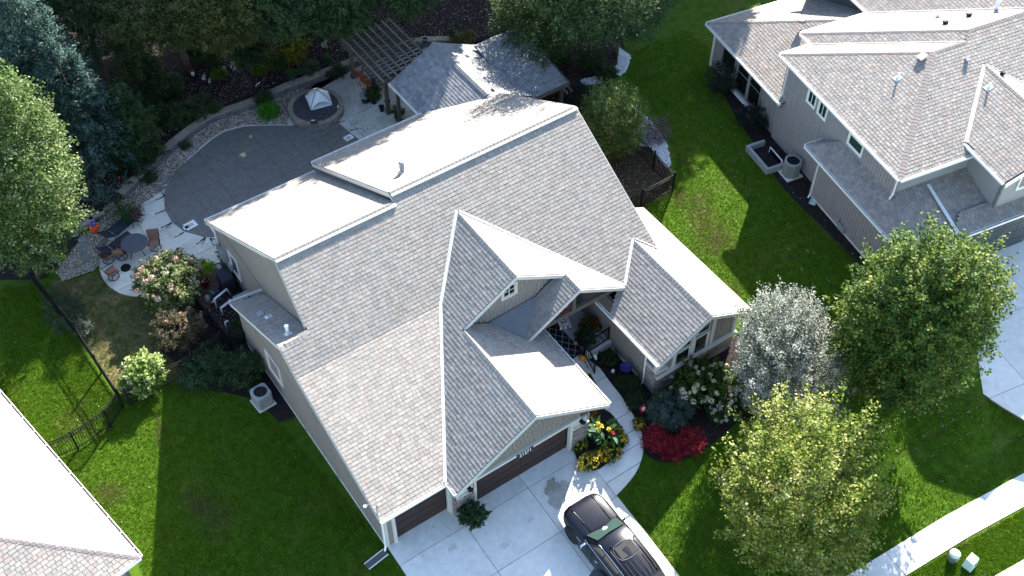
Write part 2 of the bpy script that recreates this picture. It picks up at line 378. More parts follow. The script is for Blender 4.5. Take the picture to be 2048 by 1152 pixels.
ground('flower_bed', pxg(smooth_closed([(1148, 905), (1165, 870), (1180, 835), (1210, 822), (1238, 850), (1252, 885), (1240, 905), (1200, 940), (1170, 940)], 3)), .125, 'mulch', sl=True)
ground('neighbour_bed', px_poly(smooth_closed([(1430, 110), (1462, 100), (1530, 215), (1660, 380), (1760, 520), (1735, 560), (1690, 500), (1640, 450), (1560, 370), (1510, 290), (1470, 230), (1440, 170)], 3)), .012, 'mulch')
# driveway of the near house, slabs with real joints
drive = [(-3.95, .66), (-1.0, .66), (-.9, .26), (4.95, .26), (5.0, -.02), (5.62, -.02), tuple(atg(1200, 948))[:2], tuple(atg(1234.4, 993.4))[:2], tuple(atg(1298.6, 1075))[:2], tuple(atg(1358.3, 1152))[:2], (5.35, -11), (5.2, -16), (-4.35, -16), (-4.2, -8), tuple(atg(808, 1144.6))[:2], tuple(atg(776.7, 1097.7))[:2]]
dv = MB().prism(drive, -.06, .022, None, hz).build('driveway', 'joint'); tag(dv, kind='structure')
jx = [-5.5, atg(960, 1093).x, atg(1100, 1035).x, atg(1214, 968).x + .02, 7]; jy = [-17, -14.5, -12, -10, -8.0, (atg(987, 1151).y + atg(1232, 993).y) / 2, -.55, .75]
paving('slab', [p for p in drive], jx, jy, .022, -.05, .034, 'concrete', dv, zf=hz)
walk_out = [(1232, 993), (1258, 965), (1276, 938), (1286, 905), (1284, 872), (1276, 848), (1262, 825), (1243, 795), (1222, 768), (1200, 738)]
walk_in = [(1165, 712), (1180, 745), (1195, 775), (1210, 800), (1208, 830), (1175, 870), (1150, 912), (1196, 946)]
wp = [tuple(atg(x, y))[:2] for x, y in walk_out] ; wp = smooth_open(wp, 4) + [tuple(atg(x, y))[:2] for x, y in walk_in]
fw = MB().prism(wp, -.06, .050, None, hz).build('front_walk', 'joint'); tag(fw, kind='structure')
paving('slab', wp, [4, 12], [-4, atg(1258, 940).y, atg(1270, 893).y, atg(1266, 862).y, atg(1240, 836).y, 2.2, 3.5, 6], .03, -.05, .062, 'concrete', fw, O=(0, 0), rz=0.0, zf=hz)
# public sidewalk
ZSW = -1.35
sa = [at(1694.9, 1151.6, ZSW), at(1890.2, 1032.5, ZSW), at(2048, 946.5, ZSW)]; sb = [at(1811, 1151.6, ZSW), at(1935, 1075, ZSW), at(2048, 1013, ZSW)]
dirs = (sa[2] - sa[1]).normalized(); 
side = [tuple(p)[:2] for p in (sa[0] - (sa[1] - sa[0]).normalized() * 25, sa[0], sa[1], sa[2], sa[2] + dirs * 25, sb[2] + dirs * 25, sb[2], sb[1], sb[0], sb[0] - (sb[1] - sb[0]).normalized() * 25)]
sw = MB().prism(side, ZSW - .06, ZSW + .02).build('sidewalk', 'joint'); tag(sw, kind='structure')
aw = math.atan2((sa[1] - sa[0]).y, (sa[1] - sa[0]).x)
j0 = at(1770, 1103.8, ZSW); jn = (at(1819.9, 1075.4, ZSW) - j0).length
paving('slab', side, [k * jn for k in range(-16, 20)], [-20, 20], .02, ZSW - .05, ZSW + .032, 'concrete', sw, O=(j0.x, j0.y), rz=aw)
st = MB().prism([tuple(at(1990, 1152, ZSW))[:2], tuple(at(2048, 1119, ZSW))[:2], (42, -7), (42, -20), (14, -26), (10, -20)], ZSW - .1, ZSW + .03).build('street', 'asphalt'); tag(st, kind='structure')
# neighbour's driveway
nd = px_poly([(1930, 545), (1985, 498), (2060, 462), (2300, 470), (2300, 700), (2120, 860), (2048, 840), (2005, 815), (1966, 788)])
ndv = MB().prism([p[:2] for p in nd], -.06, .022).build('neighbour_driveway', 'joint'); tag(ndv, kind='structure')
paving('slab', [p[:2] for p in nd], [-3, 1.9, 5.5, 9.2, 13], [-22, -13, -9.2, -5.6, 1], .022, -.05, .034, 'concrete', ndv, O=(24.0, .43), rz=math.radians(-10.2))
# pool deck, gravel, patio
deck = [tuple(at(x, y))[:2] for x, y in smooth_open([(418, 532), (395, 556), (350, 580), (310, 592), (272, 594), (240, 587), (215, 570), (202, 548), (200, 520), (222, 462), (262, 432), (290, 405), (336, 373)], 4)] + [tuple(at(x, y))[:2] for x, y in [(400, 285), (480, 235), (580, 190), (640, 165), (700, 132), (760, 96), (850, 90), (930, 120)]] + [(17.3, 18.9), (2.9, 18.9), (-2.9, 18.6)] + [tuple(at(x, y))[:2] for x, y in [(475, 520), (446, 523)]]
pd = MB().prism(deck, -.06, .022).build('pool_deck', 'joint'); tag(pd, kind='structure')
paving('slab', deck, [-9, -5.2, -1.2, 3.2, 7.6, 10.0, 14, 19], [15, 19.8, 22.3, 24.5, 28, 33], .025, -.05, .034, 'deck_concrete', pd)
gravp = [tuple(at(x, y))[:2] for x, y in [(222, 462), (262, 432), (290, 405), (336, 373), (345, 350), (375, 318), (403, 293), (424, 275), (448, 260), (486, 250), (575, 250), (580, 215), (640, 160), (690, 138)]] + [p for p in wallw[::-1][20:]] + [tuple(at(x, y))[:2] for x, y in [(215, 425), (190, 450), (165, 475), (130, 520), (112, 545), (125, 562), (190, 540), (198, 525)]]
ground('gravel_bed', gravp, .040, 'gravel_bed')
def pebbles(name, pts, rmin, rmax, pal, m='gravel', z=.03, seed=0):
    g = np.random.default_rng(seed); n = len(pts); base = np.array([[1, 0, 0], [-.5, .87, 0], [-.5, -.87, 0], [0, 0, 1.]]); fs = [(0, 1, 3), (1, 2, 3), (2, 0, 3)]
    a = g.random(n) * 2 * PI; r = g.uniform(rmin, rmax, n); ca, sa_ = np.cos(a), np.sin(a)
    B = base[None] * r[:, None, None] * np.array([1, 1, .9]) * g.uniform(.7, 1.3, (n, 1, 3))
    X = B[..., 0] * ca[:, None] - B[..., 1] * sa_[:, None]; Y = B[..., 0] * sa_[:, None] + B[..., 1] * ca[:, None]
    Vv = np.stack([X, Y, B[..., 2]], -1) + pts[:, None]
    T = np.concatenate([Vv[:, list(f)] for f in fs]); cc = lerpcol(pal, g.random(n)); 
    o = npobj(name, T, 3, m, np.concatenate([cc] * 3)); return tag(o, kind='stuff')
def scatter_px(poly, n, z): p = sample_px(poly, n); return atv(p, z)
GP = [(222, 462), (262, 432), (290, 405), (336, 373), (345, 350), (375, 318), (403, 293), (424, 275), (448, 260), (486, 250), (575, 250), (578, 215), (620, 165), (560, 190), (497, 220), (430, 243), (365, 285), (306, 338), (262, 385), (190, 450), (165, 475), (130, 520), (112, 545), (125, 562), (190, 540), (198, 525)]
gp_ = scatter_px(GP, 9000, .045); pebbles('gravel', gp_, .025, .06, [(.10, .08, .07), (.30, .22, .17), (.42, .37, .31), (.6, .58, .52)], seed=3)
wst = np.vstack([scatter_px([(1238, 95), (1262, 112), (1250, 145), (1215, 165), (1170, 170), (1160, 160), (1205, 150), (1235, 130)], 1500, .03), scatter_px([(1270, 215), (1300, 240), (1335, 290), (1342, 330), (1333, 335), (1300, 295), (1280, 290)], 1500, .03)])
pebbles('white_stones', wst, .04, .09, [(.45, .46, .5), (.7, .7, .7), (.8, .8, .78)], seed=4)
# wall of caps and blocks
wl = tag(MB().tube([(p[0], p[1], .2) for p in wallw], .10, 6).build('garden_wall', 'block'), 'low curved stone retaining wall with flat tan caps behind the pool', 'garden wall')
def along(pl, step):
    pl = [np.array(p[:2]) for p in pl]; d = [0]
    for i in range(1, len(pl)): d.append(d[-1] + np.linalg.norm(pl[i] - pl[i - 1]))
    out = []; s = 0
    while s < d[-1]:
        i = max(j for j in range(len(d)) if d[j] <= s); i = min(i, len(pl) - 2); t = (s - d[i]) / max(d[i + 1] - d[i], 1e-6); out.append(pl[i] + (pl[i + 1] - pl[i]) * t); s += step
    return out
cp = along(wallw, .92)
for a, b in zip(cp[:-1], cp[1:]):
    mid = (a + b) / 2; an = math.atan2(*(b - a)[::-1]); L_ = np.linalg.norm(b - a)
    n_ = np.array([math.sin(an), -math.cos(an)]); h = .21
    MB().add([(a[0] + n_[0] * h, a[1] + n_[1] * h, .43), (b[0] + n_[0] * h * 1.0, b[1] + n_[1] * h, .43), (b[0] - n_[0] * h, b[1] - n_[1] * h, .43), (a[0] - n_[0] * h, a[1] - n_[1] * h, .43)] + [(p[0] * 1, p[1] * 1, .52 + random.uniform(-.008, .008)) for p in [(a + n_ * h) * .988 + (b + n_ * h) * .012, (b + n_ * h) * .988 + (a + n_ * h) * .012, (b - n_ * h) * .988 + (a - n_ * h) * .012, (a - n_ * h) * .988 + (b - n_ * h) * .012]], [(3, 2, 1, 0), (4, 5, 6, 7), (0, 1, 5, 4), (1, 2, 6, 5), (2, 3, 7, 6), (3, 0, 4, 7)]).build('cap_stone', 'wall_stone', wl)
bm_ = MB().box((0, 0, .105), (.43, .16, .195)).mesh('block', 'block')
for row in range(2):
    cp = along(wallw, .44)
    for i, (a, b) in enumerate(zip(cp[:-1], cp[1:])):
        mid = (a + b) / 2; an = math.atan2(*(b - a)[::-1]); n_ = np.array([math.sin(an), -math.cos(an)]) * (.10 + random.uniform(-.02, .02))
        inst('block', bm_, wl, (mid[0] + n_[0], mid[1] + n_[1], row * .205 + .01), (0, 0, an))
# ------------------------------------------------------------------ roofs made of single shingles
def wedge(L, t):   # unit-width shingle, y up the slope
    return [(0, 0, 0), (1, 0, 0), (1, L, 0), (0, L, 0), (0, 0, t), (1, 0, t), (1, L, .003), (0, L, .003)], [(4, 5, 6, 7), (0, 1, 5, 4), (1, 2, 6, 5), (3, 0, 4, 7)]
TONES = {'main': [.85, .91, .95, .98, 1.0, 1.02, 1.05, 1.10], 'near': [.84, .9, .94, .98, 1.0, 1.04, 1.08, 1.14], 'pav': [.76, .86, .92, .97, 1.0, 1.04, 1.10, 1.2]}
TINT = {'main': [(1, 1, 1), (1.03, .99, .98), (.98, 1, 1.01)], 'near': [(1, 1, 1), (1.05, .98, .95), (.98, 1, 1.0)], 'pav': [(1, 1, 1), (.97, 1, 1.03)]}
class Roof:
    def __init__(s, root, kind, expo=.172): s.root = root; s.kind = kind; s.expo = expo; s.tabs = []; s.deck = MB(); s.o = None
    def plane(s, poly, th=.10):
        P = [Vector(p) for p in poly]; n = V3(0, 0, 0)
        for i in range(len(P)): n += (P[i] - P[0]).cross(P[(i + 1) % len(P)] - P[0])
        n.normalize()
        if n.z < 0: n = -n
        s.deck.slab([p - n * .004 for p in P], -n * th)
        up = V3(0, 0, 1); v = (up - n * n.z); v.normalize(); u = v.cross(n); O = P[0]
        q = [((p - O).dot(u), (p - O).dot(v)) for p in P]; v0 = min(b for a, b in q); v1 = max(b for a, b in q); L = s.expo * 1.22; r = 0
        vv = v0
        while vv < v1 - .03:
            mid = min(vv + s.expo * .5, v1 - .02); xs = []
            for i in range(len(q)):
                (a, b), (c, d) = q[i], q[(i + 1) % len(q)]
                if (b > mid) != (d > mid): xs.append(a + (c - a) * (mid - b) / (d - b))
            xs.sort(); L_ = min(L, v1 - vv)
            for a, b in zip(xs[::2], xs[1::2]):
                x = a - random.uniform(0, .2); 
                while x < b - .01:
                    wd = random.choice((.15, .19, .22, .22, .26, .32)) * random.uniform(.9, 1.1); x0, x1 = max(x, a), min(x + wd, b)
                    if b - x1 < .07: x1 = b
                    if x1 - x0 > .02: s.tabs.append((O + u * x0 + v * vv, u, v, n, x1 - x0 - (.011 if s.kind != 'near' else .019), L_, random.randrange(8), random.uniform(.013, .019)))
                    x = max(x1, x + wd)
            vv += s.expo
        return n
    def finish(s):
        s.o = s.deck.build('roof', 'deck_dark', s.root); W = s.root.matrix_basis.copy() if False else Matrix.LocRotScale(s.root.location, s.root.rotation_euler, None)
        C_ = Vector(CAMP); m = 'shingle_' + s.kind
        def seen(t):
            p = W @ t[0]; d = MM @ (np.array(p) - CAMP); x, y = d[0] / d[2] * _F + 1024, d[1] / d[2] * _F + 576
            return (0 if 0 < x < 2048 and 0 < y < 1152 and t[4] > .18 else 1, (p - C_).length)
        s.tabs.sort(key=seen)
        mes = []
        for k in range(8):
            v, f = wedge(1, 1); mb = MB(); tn = TONES[s.kind][k]; ti = TINT[s.kind][k % len(TINT[s.kind])]; mb.add([(a, b, c) for a, b, c in v], f, tuple(tn * x for x in ti)); mes.append(mb)
        bc = {'main': (.25, .230, .207), 'near': (.255, .234, .214), 'pav': (.20, .20, .205)}[s.kind]
        ms = []
        for k, mb in enumerate(mes):
            mb.c = [tuple(a * b for a, b in zip(c, bc)) for c in mb.c]; ms.append(mb.mesh('shingle', m, attr=True))
        for (o, u, v, n, wd, L, k, t) in s.tabs[:300]:
            M = Matrix(((u.x * wd, v.x * L, n.x * t, o.x), (u.y * wd, v.y * L, n.y * t, o.y), (u.z * wd, v.z * L, n.z * t, o.z), (0, 0, 0, 1)))
            inst('shingle', ms[k], s.o, mtx=M)
        R = s.tabs[300:]
        if R:
            o = np.array([t[0] for t in R]); u = np.array([t[1] for t in R]); v = np.array([t[2] for t in R]); n = np.array([t[3] for t in R]); wd = np.array([t[4] for t in R])[:, None]; L = np.array([t[5] for t in R])[:, None]; th = np.array([t[7] for t in R])[:, None]
            p = {(i, j, k): o + u * wd * i + v * L * j + n * (th * (1 if j == 0 else .2) * k) for i in (0, 1) for j in (0, 1) for k in (0, 1)}
            F = [((0, 0, 1), (1, 0, 1), (1, 1, 1), (0, 1, 1)), ((0, 0, 0), (1, 0, 0), (1, 0, 1), (0, 0, 1)), ((1, 0, 0), (1, 1, 0), (1, 1, 1), (1, 0, 1)), ((0, 1, 0), (0, 0, 0), (0, 0, 1), (0, 1, 1))]
            Q = np.concatenate([np.stack([p[a] for a in f], 1) for f in F])
            cc = np.array([[TONES[s.kind][t[6]] * x * y for x, y in zip(TINT[s.kind][t[6] % len(TINT[s.kind])], bc)] for t in R])
            x = npobj('shingles', Q, 4, m, np.concatenate([cc] * 4), s.o); tag(x, kind='stuff')
        return s.o
    def caps(s, a, b, nl, nr, wd=.15, step=.2, ht=.02, name='ridge_cap', seed=0):
        """overlapping cap shingles along a ridge or hip a->b; nl, nr normals of the two planes"""
        a, b = Vector(a), Vector(b); X = (b - a); L = X.length; X.normalize(); g = random.Random(seed + int(L * 100)); ms = []
        nl, nr = Vector(nl), Vector(nr); dl = nl.cross(X); dl = dl if dl.z < 0 else -dl; dr = nr.cross(X); dr = dr if dr.z < 0 else -dr; dl.normalize(); dr.normalize(); upv = (nl + nr).normalized()
        for k in range(5):
            tn = TONES[s.kind][k + 1] * .98; bc = {'main': (.25, .230, .207), 'near': (.235, .20, .188), 'pav': (.20, .20, .205)}[s.kind]
            l = step * 1.15; mb = MB(); h0, h1 = ht + .009, ht
            for (x, h) in ((0, h0), (l, h1)):
                pass
            P = []
            for x, h in ((0, h0), (l, h1)):
                P += [X * x + dl * wd + nl * h, X * x + upv * (h + .012), X * x + dr * wd + nr * h]
            P += [X * 0 + dl * wd - nl * .0, X * 0 + dr * wd, X * l + dl * wd, X * l + dr * wd]
            mb.add(P, [(0, 1, 4, 3), (1, 2, 5, 4), (0, 6, 7, 2, 1), (6, 0, 3, 8), (2, 7, 9, 5)], tuple(tn * c for c in bc)); ms.append(mb.mesh(name, 'shingle_' + s.kind, attr=True))
        for i in range(int(L / step)): inst(name, ms[g.randrange(5)], s.o, a + X * (i * step))
def gutter(root, a, b, out, wd=.13, ht=.12, m='white', name='gutter', dirt=True):
    a, b, out = Vector(a), Vector(b), Vector(out); X = (b - a).normalized(); 
    mb = MB(); c0, c1 = a + out * wd / 2, b + out * wd / 2; up = V3(0, 0, 1)
    mb.bar(c0 - up * ht * .85, c1 - up * ht * .85, wd, .02); mb.bar(a + out * (wd - .008) - up * ht * .4, b + out * (wd - .008) - up * ht * .4, .018, ht); mb.bar(a + out * .012 - up * ht * .4, b + out * .012 - up * ht * .4, .012, ht * .9)
    for p in (a, b): mb.box(p + out * wd / 2 - up * ht * .4, (.015, wd, ht), X=X, Y=out)
    o = mb.build(name, m, root)
    n = max(1, int((b - a).length / .9)); h = MB()
    for i in range(n): p = a.lerp(b, (i + .5) / n); h.box(p + out * wd / 2 - up * .012, (.03, wd * .98, .018), X=X, Y=out)
    tag(h.build('gutter_hangers', m, o), kind='stuff')
    if dirt: MB().bar(c0 - up * ht * .78, c1 - up * ht * .78, wd - .05, .012).build('leaf_debris', 'gutter_dirt', o)
    return o
def downspout(root, pts, m='white', name='downspout'):
    mb = MB()
    for a, b in zip(pts[:-1], pts[1:]): mb.bar(a, b, .075, .06)
    for p in pts[1:-1]: mb.box(p, (.085, .085, .085))
    return mb.build(name, m, root)
def boards(root, a, b, z0, top, out, step=.2, m='siding', t=.035, name='siding_board', gap=.036, extra=None):
    """vertical siding boards from a to b (plan), each a piece; top(s) gives the height at distance s"""
    a, b, out = Vector((*a, 0)), Vector((*b, 0)), Vector((*out, 0)); X = (b - a); L = X.length; X.normalize(); n = int(round(L / step)); w_ = L / n
    for i in range(n):
        s0, s1 = i * w_ + gap / 2, (i + 1) * w_ - gap / 2; t0, t1 = top(s0), top(s1)
        if max(t0, t1) < z0 + .05: continue
        p = [a + X * s0 + V3(0, 0, z0), a + X * s1 + V3(0, 0, z0), a + X * s1 + V3(0, 0, t1), a + X * s0 + V3(0, 0, t0)]
        MB().slab(p, out * t).build(name, m, root)
def wallslab(root, pts3, off, m='siding', name='wall'): return MB().slab(pts3, off).build(name, m, root)
def shakes(root, poly, out, m='siding', rowh=.17, name='shakes', z0=None):
    """staggered shakes on a wall polygon (points in the wall plane); far too many to list, one piece of real geometry"""
    P = [Vector(p) for p in poly]; X = V3(-out[1], out[0], 0); O = P[0]; q = [((p - O).dot(X), p.z) for p in P]; Vs = []; Cs = []
    z = min(b for a, b in q); z1 = max(b for a, b in q); out = Vector(out)
    while z < z1 - .04:
        mid = z + rowh / 2; xs = []
        for i in range(len(q)):
            (a, b), (c, d) = q[i], q[(i + 1) % len(q)]
            if (b > mid) != (d > mid): xs.append(a + (c - a) * (mid - b) / (d - b))
        xs.sort()
        for a, b in zip(xs[::2], xs[1::2]):
            x = a
            while x < b - .01:
                wd = random.uniform(.11, .24); x1 = min(x + wd, b); t = random.uniform(.016, .026); dz = random.uniform(-.015, .015)
                p0, p1 = O + X * (x + .013), O + X * (x1 - .013); p0.z = p1.z = 0
                lo, hi = V3(0, 0, z + dz), V3(0, 0, z + rowh * 1.1)
                A, B, C_, D = p0 + lo + out * t, p1 + lo + out * t, p1 + hi + out * .006, p0 + hi + out * .006; E_, F_ = p0 + lo, p1 + lo; G_, H_ = p1 + hi, p0 + hi
                for f in ((A, B, C_, D), (E_, F_, B, A), (F_, G_, C_, B), (E_, A, D, H_)): Vs.append([tuple(k) for k in f])
                x = x1
        z += rowh
    o = npobj(name, np.array(Vs), 4, m, None, root); return tag(o, kind='stuff')
def stones(root, a, b, z0, z1, out, name='stone'):
    a, b, out = Vector((*a, 0)), Vector((*b, 0)), Vector((*out, 0)); X = (b - a); L = X.length; X.normalize(); z = z0
    while z < z1 - .03:
        h = min(random.uniform(.075, .15), z1 - z); x = -random.uniform(0, .1)
        while x < L - .02:
            w_ = random.uniform(.16, .46); x0, x1 = max(0, x), min(L, x + w_); x += w_
            if x1 - x0 < .03: continue
            t = random.uniform(.05, .10); c = a + X * (x0 + x1) / 2 + out * (t / 2 - .02) + V3(0, 0, z + h / 2)
            MB().box(c, (x1 - x0 - .012, t + .02, h - .012), X=X, Y=out).build(name, 'stone', root)
        z += h
def window(root, c, wd, ht, X, out, glass='glass', trim='trim', tw=.09, mull=(), name='window', fr=.05):
    """trim surround, sash and pane on a wall; c centre on the wall face"""
    c, X, out = Vector(c), Vector(X), Vector(out); mb = MB(); up = V3(0, 0, 1)
    for s in (-1, 1):
        mb.box(c + X * s * (wd / 2 + tw / 2) + out * .03, (tw, .07, ht + 2 * tw), X=X, Y=out); mb.box(c + up * s * (ht / 2 + tw / 2) + out * .032, (wd - .002, .07, tw), X=X, Y=out)
    o = mb.build(name, trim, root); s_ = MB()
    for s in (-1, 1):
        s_.box(c + X * s * (wd / 2 - fr / 2) + out * .016, (fr, .03, ht - .002), X=X, Y=out); s_.box(c + up * s * (ht / 2 - fr / 2) + out * .016, (wd - 2 * fr, .03, fr), X=X, Y=out)
    for k, t in mull:
        if k == 'v': s_.box(c + X * (t * wd) + out * .016, (fr * .8, .026, ht - 2 * fr), X=X, Y=out)
        else: s_.box(c + up * (t * ht) + out * .016, (wd - 2 * fr, .022, fr * .8), X=X, Y=out)
    s_.build('sash', trim, o); MB().box(c + out * .008, (wd - fr, .01, ht - fr), X=X, Y=out).build('pane', glass, o)
    return o
def garage_door(root, x0, x1, y, z0, z1, m='brown_door', cols=4, rows=4, X=(1, 0, 0), out=(0, -1, 0)):
    X, out = Vector(X), Vector(out); a = Vector((x0, y, 0)) if X == V3(1, 0, 0) else None
    mb = MB(); mb.box(a + X * (x1 - x0) / 2 + V3(0, 0, (z0 + z1) / 2) - out * .03, (x1 - x0, .04, z1 - z0), X=X, Y=out); o = mb.build('garage_door', m, root)
    pw, ph = (x1 - x0) / cols, (z1 - z0) / rows
    for i in range(cols):
        for j in range(rows):
            c = a + X * (pw * (i + .5)) + V3(0, 0, z0 + ph * (j + .5)); p = MB(); p.box(c - out * .004, (pw - .02, .02, ph - .02), X=X, Y=out)
            nb = 7
            for k in range(nb): p.box(c + X * ((k + .5) / nb - .5) * (pw - .08) + out * .010, ((pw - .08) / nb - .02, .012, ph - .10), X=X, Y=out)
            p.build('door_panel', m, o)
    return o
def lantern(root, p, out):
    p, out = Vector(p), Vector(out); mb = MB(); mb.box(p + out * .02, (.11, .11, .22)); mb.bar(p + out * .05 + V3(0, 0, .08), p + out * .16 + V3(0, 0, .14), .03, .03)
    q = p + out * .17; mb.lathe([(.02, .16), (.13, .06), (.13, .045), (.10, .045)], q, 6); mb.lathe([(.08, -.19), (.085, -.17), (.03, -.17)], q, 6)
    for k in range(6): a = PI / 3 * k; mb.bar(q + V3(math.cos(a) * .10, math.sin(a) * .10, .05), q + V3(math.cos(a) * .075, math.sin(a) * .075, -.18), .014, .014)
    o = mb.build('lantern', 'black_metal', root); MB().lathe([(.07, -.16), (.092, .04)], q, 6).build('lantern_glass', 'lamp_clear', o); return o
# ------------------------------------------------------------------ the near house
H = thing('house', 'taupe house with grey shingle roof, front gables and brown garage doors in the centre', 'house')
YE, ZE, M1, M2, YB, MX, XG, ZG, XBG, YBG = .2236, 2.757, .3751, .5769, 6.4786, .6051, 2.6642, 5.1152, 5.368, 4.7962
ZB = ZE + M1 * (YB - YE); ZBG = ZG + MX * (XBG - XG); XS, YS = 7.9683, 3.7533; ZS = ZBG - MX * (XS - XBG)
XR, YR, ZR, MR = 12.1762, -.1887, 4.4038, .5456; XRW, XRE = 9.456, 14.8203
plo = lambda x, y: (x, y, ZE + M1 * (y - YE)); pup = lambda x, y: (x, y, ZB + M2 * (y - YB)); p2 = lambda x, y: (x, y, ZG + MX * (x - XG)); pgr = lambda x, y: (x, y, ZG - MX * (x - XG)); pbr = lambda x, y: (x, y, ZBG - MX * (x - XBG)); psl = lambda x, y: (x, y, ZS - MX * (XS - x))
pww = lambda x, y: (x, y, ZR - MR * (XR - x)); pwe = lambda x, y: (x, y, ZR - MR * (x - XR))
XGL, XGR, YG = -1.1506, 6.479, -.4814; YA = YB + (ZBG - ZB) / M2
XVK = XG - (ZG - ZB) / MX                     # valley kink on the left slope
XV0 = XG - (ZG - ZE) / MX; XL = -4.2471
Y1, Y2 = 10.66, 11.0589; Z1, Z2 = ZB + M2 * (Y1 - YB), ZB + M2 * (Y2 - YB)
YWA = YB + (ZR - ZB) / M2                     # wing ridge meets the front slope
yv = lambda x: YB + (ZBG - MX * (x - XBG) - ZB) / M2
# right valley of the big gable meets the wing valley
xq = (XR * MR - ZR + ZBG + MX * XBG) / (MR + MX) ; yq = yv(xq)
R = Roof(H, 'main')
n1 = R.plane([plo(XL, YE), plo(XV0, YE), plo(XVK, YB), plo(XL, YB)])
n1u = R.plane([pup(XL, YB), pup(XVK, YB), pup(XBG, YA), pup(xq, yq), pup(XR, YWA), pup(13.05, YWA - (13.05 - XR) * MR / M2), pup(13.07, Y2), pup(3.06, Y2), pup(3.06, Y1), pup(-2.70, Y1), pup(-2.93, 8.0), pup(-2.85, 7.78), pup(XL, 7.72)])
n2 = R.plane([p2(XGL, YG), p2(XG, YG), p2(XG, YBG), p2(XBG, YBG), p2(XBG, YA), p2(XVK, YB), p2(XV0, YE)])
ngr = R.plane([pgr(XG, YG), pgr(XGR, YG), pgr(XGR, 5.05), pgr(XG, 5.05)])
nbr = R.plane([pbr(XBG, YA), pbr(XBG, YBG), pbr(XS, YBG), pbr(XS, YS), pbr(10.69, YS), pbr(xq, yq)])
xsv = (ZG + MX * XG - ZS + MX * XS) / (2 * MX)   # small gable's left slope meets the garage slope
nsl = R.plane([psl(XS, YS), psl(XS, 5.05), psl(xsv, 5.05), psl(xsv, YS)])
nww = R.plane([pww(XRW, YR), pww(XR, YR), pww(XR, YWA), pww(XRW, YWA - (XR - XRW) * MR / M2 + .6)])
nwe = R.plane([pwe(XR, YR), pwe(XRE, YR), pwe(XRE, 7.6), pwe(13.02, 7.6), pwe(13.02, YWA - .9), pwe(XR, YWA)])
ZRL, ZRH = 2.664, 3.102
prl = lambda x, y: (x, y, Z1 - (Z1 - ZRL) / (19.0617 - Y1) * (y - Y1)); prh = lambda x, y: (x, y, Z2 - (Z2 - ZRH) / (19.2712 - Y2) * (y - Y2))
nrl = R.plane([prl(-2.70, Y1), prl(3.06, Y1), prl(3.3, 19.0617), prl(-2.93, 19.0617)])
nrh = R.plane([prh(3.06, Y2), prh(13.07, Y2), prh(13.07, 19.2712), prh(3.06, 19.2712)])
pst = lambda x, y: (x, y, 5.80 - .50 * (y - 7.75))
nst = R.plane([pst(XL, 7.74), pst(-2.80, 7.74), pst(-2.78, 12.65), pst(XL, 13.55)])
roof = R.finish()
R.caps((-2.72, Y1, Z1), (3.06, Y1, Z1), n1u, nrl, .16, .2, .05); R.caps((3.08, Y2, Z2), (13.06, Y2, Z2), n1u, nrh, .16, .2, .05)
R.caps((XG, YG, ZG), (XG, YBG, ZG), n2, ngr, .13, .19, .012); R.caps((XBG, YBG, ZBG), (XBG, YA, ZBG), n2, nbr, .12, .19, .012)
R.caps((XS, YS, ZS), (XS, YBG, ZS), nsl, nbr, .12, .19, .012); R.caps((XR, YR, ZR), (XR, YWA, ZR), nww, nwe, .12, .19, .012)
R.caps((XL + .25, 7.75, 5.79), (-2.86, 7.77, 5.81), n1u, nst, .17, .19, .045)
# dark strips under the raised ridge vents
MB().bar((-2.70, Y1 - .10, Z1 - .035), (3.06, Y1 - .10, Z1 - .035), .2, .07).build('ridge_vent', 'flashing', roof); MB().bar((3.08, Y2 - .10, Z2 - .035), (13.06, Y2 - .10, Z2 - .035), .2, .07).build('ridge_vent', 'flashing', roof)
def valley(pts, wd=.14):
    for a, b in zip(pts[:-1], pts[1:]):
        a, b = Vector(a) + V3(0, 0, .035), Vector(b) + V3(0, 0, .035); MB().bar(a, b, wd, .012).bar(a + V3(0, 0, .012), b + V3(0, 0, .012), .018, .03).build('valley_flashing', 'flashing', roof)
valley([plo(XV0, YE), plo(XVK, YB)]); valley([pup(XVK, YB), pup(XBG, YA)]); valley([pup(XBG + .1, YA - .05), pup(xq, yq)], .10); valley([pup(xq, yq), pup(XR, YWA)], .13); valley([pup(XR + .05, YWA), pup(13.0, YWA - (13.0 - XR) * MR / M2)], .06)
# cricket behind the small gable
ca, cb, cc_ = Vector(pgr(4.15, 5.05)), Vector(psl(6.55, 5.05)), Vector(pgr(xsv, YS + .1))
MB().add([ca + V3(0, 0, .04), cb + V3(0, 0, .04), cc_ + V3(0, 0, .04), Vector(pgr(4.6, 4.6)) + V3(0, 0, .035)], [(0, 3, 2, 1)]).build('cricket', 'membrane', roof)
# fascia and barge boards
def barge(a, b, ht=.2, t=.045, out=(0, -1, 0), m='trim', name='barge_board', drop=.03):
    a, b, out = Vector(a), Vector(b), Vector(out); d = V3(0, 0, ht); z = V3(0, 0, drop)
    MB().slab([a - d - z, b - d - z, b - z, a - z], out * t).build(name, m, H)
barge(p2(XGL - .05, YG), p2(XG, YG)); barge(pgr(XG, YG), pgr(XGR + .05, YG)); barge(p2(XG, YBG), p2(XBG, YBG)); barge(pbr(XBG, YBG), pbr(XS, YBG))
barge(psl(xsv - .05, YS), psl(XS, YS)); barge(pbr(XS, YS), pbr(10.66, YS)); barge(pww(XRW, YR), pww(XR, YR)); barge(pwe(XR, YR), pwe(XRE, YR))
barge(plo(XL, YE), plo(XL, YB), .16, .03, (-1, 0, 0)); barge(pup(XL, YB), pup(XL, 7.75), .16, .03, (-1, 0, 0)); barge(pst(XL, 7.75), pst(XL, 13.55), .16, .03, (-1, 0, 0))
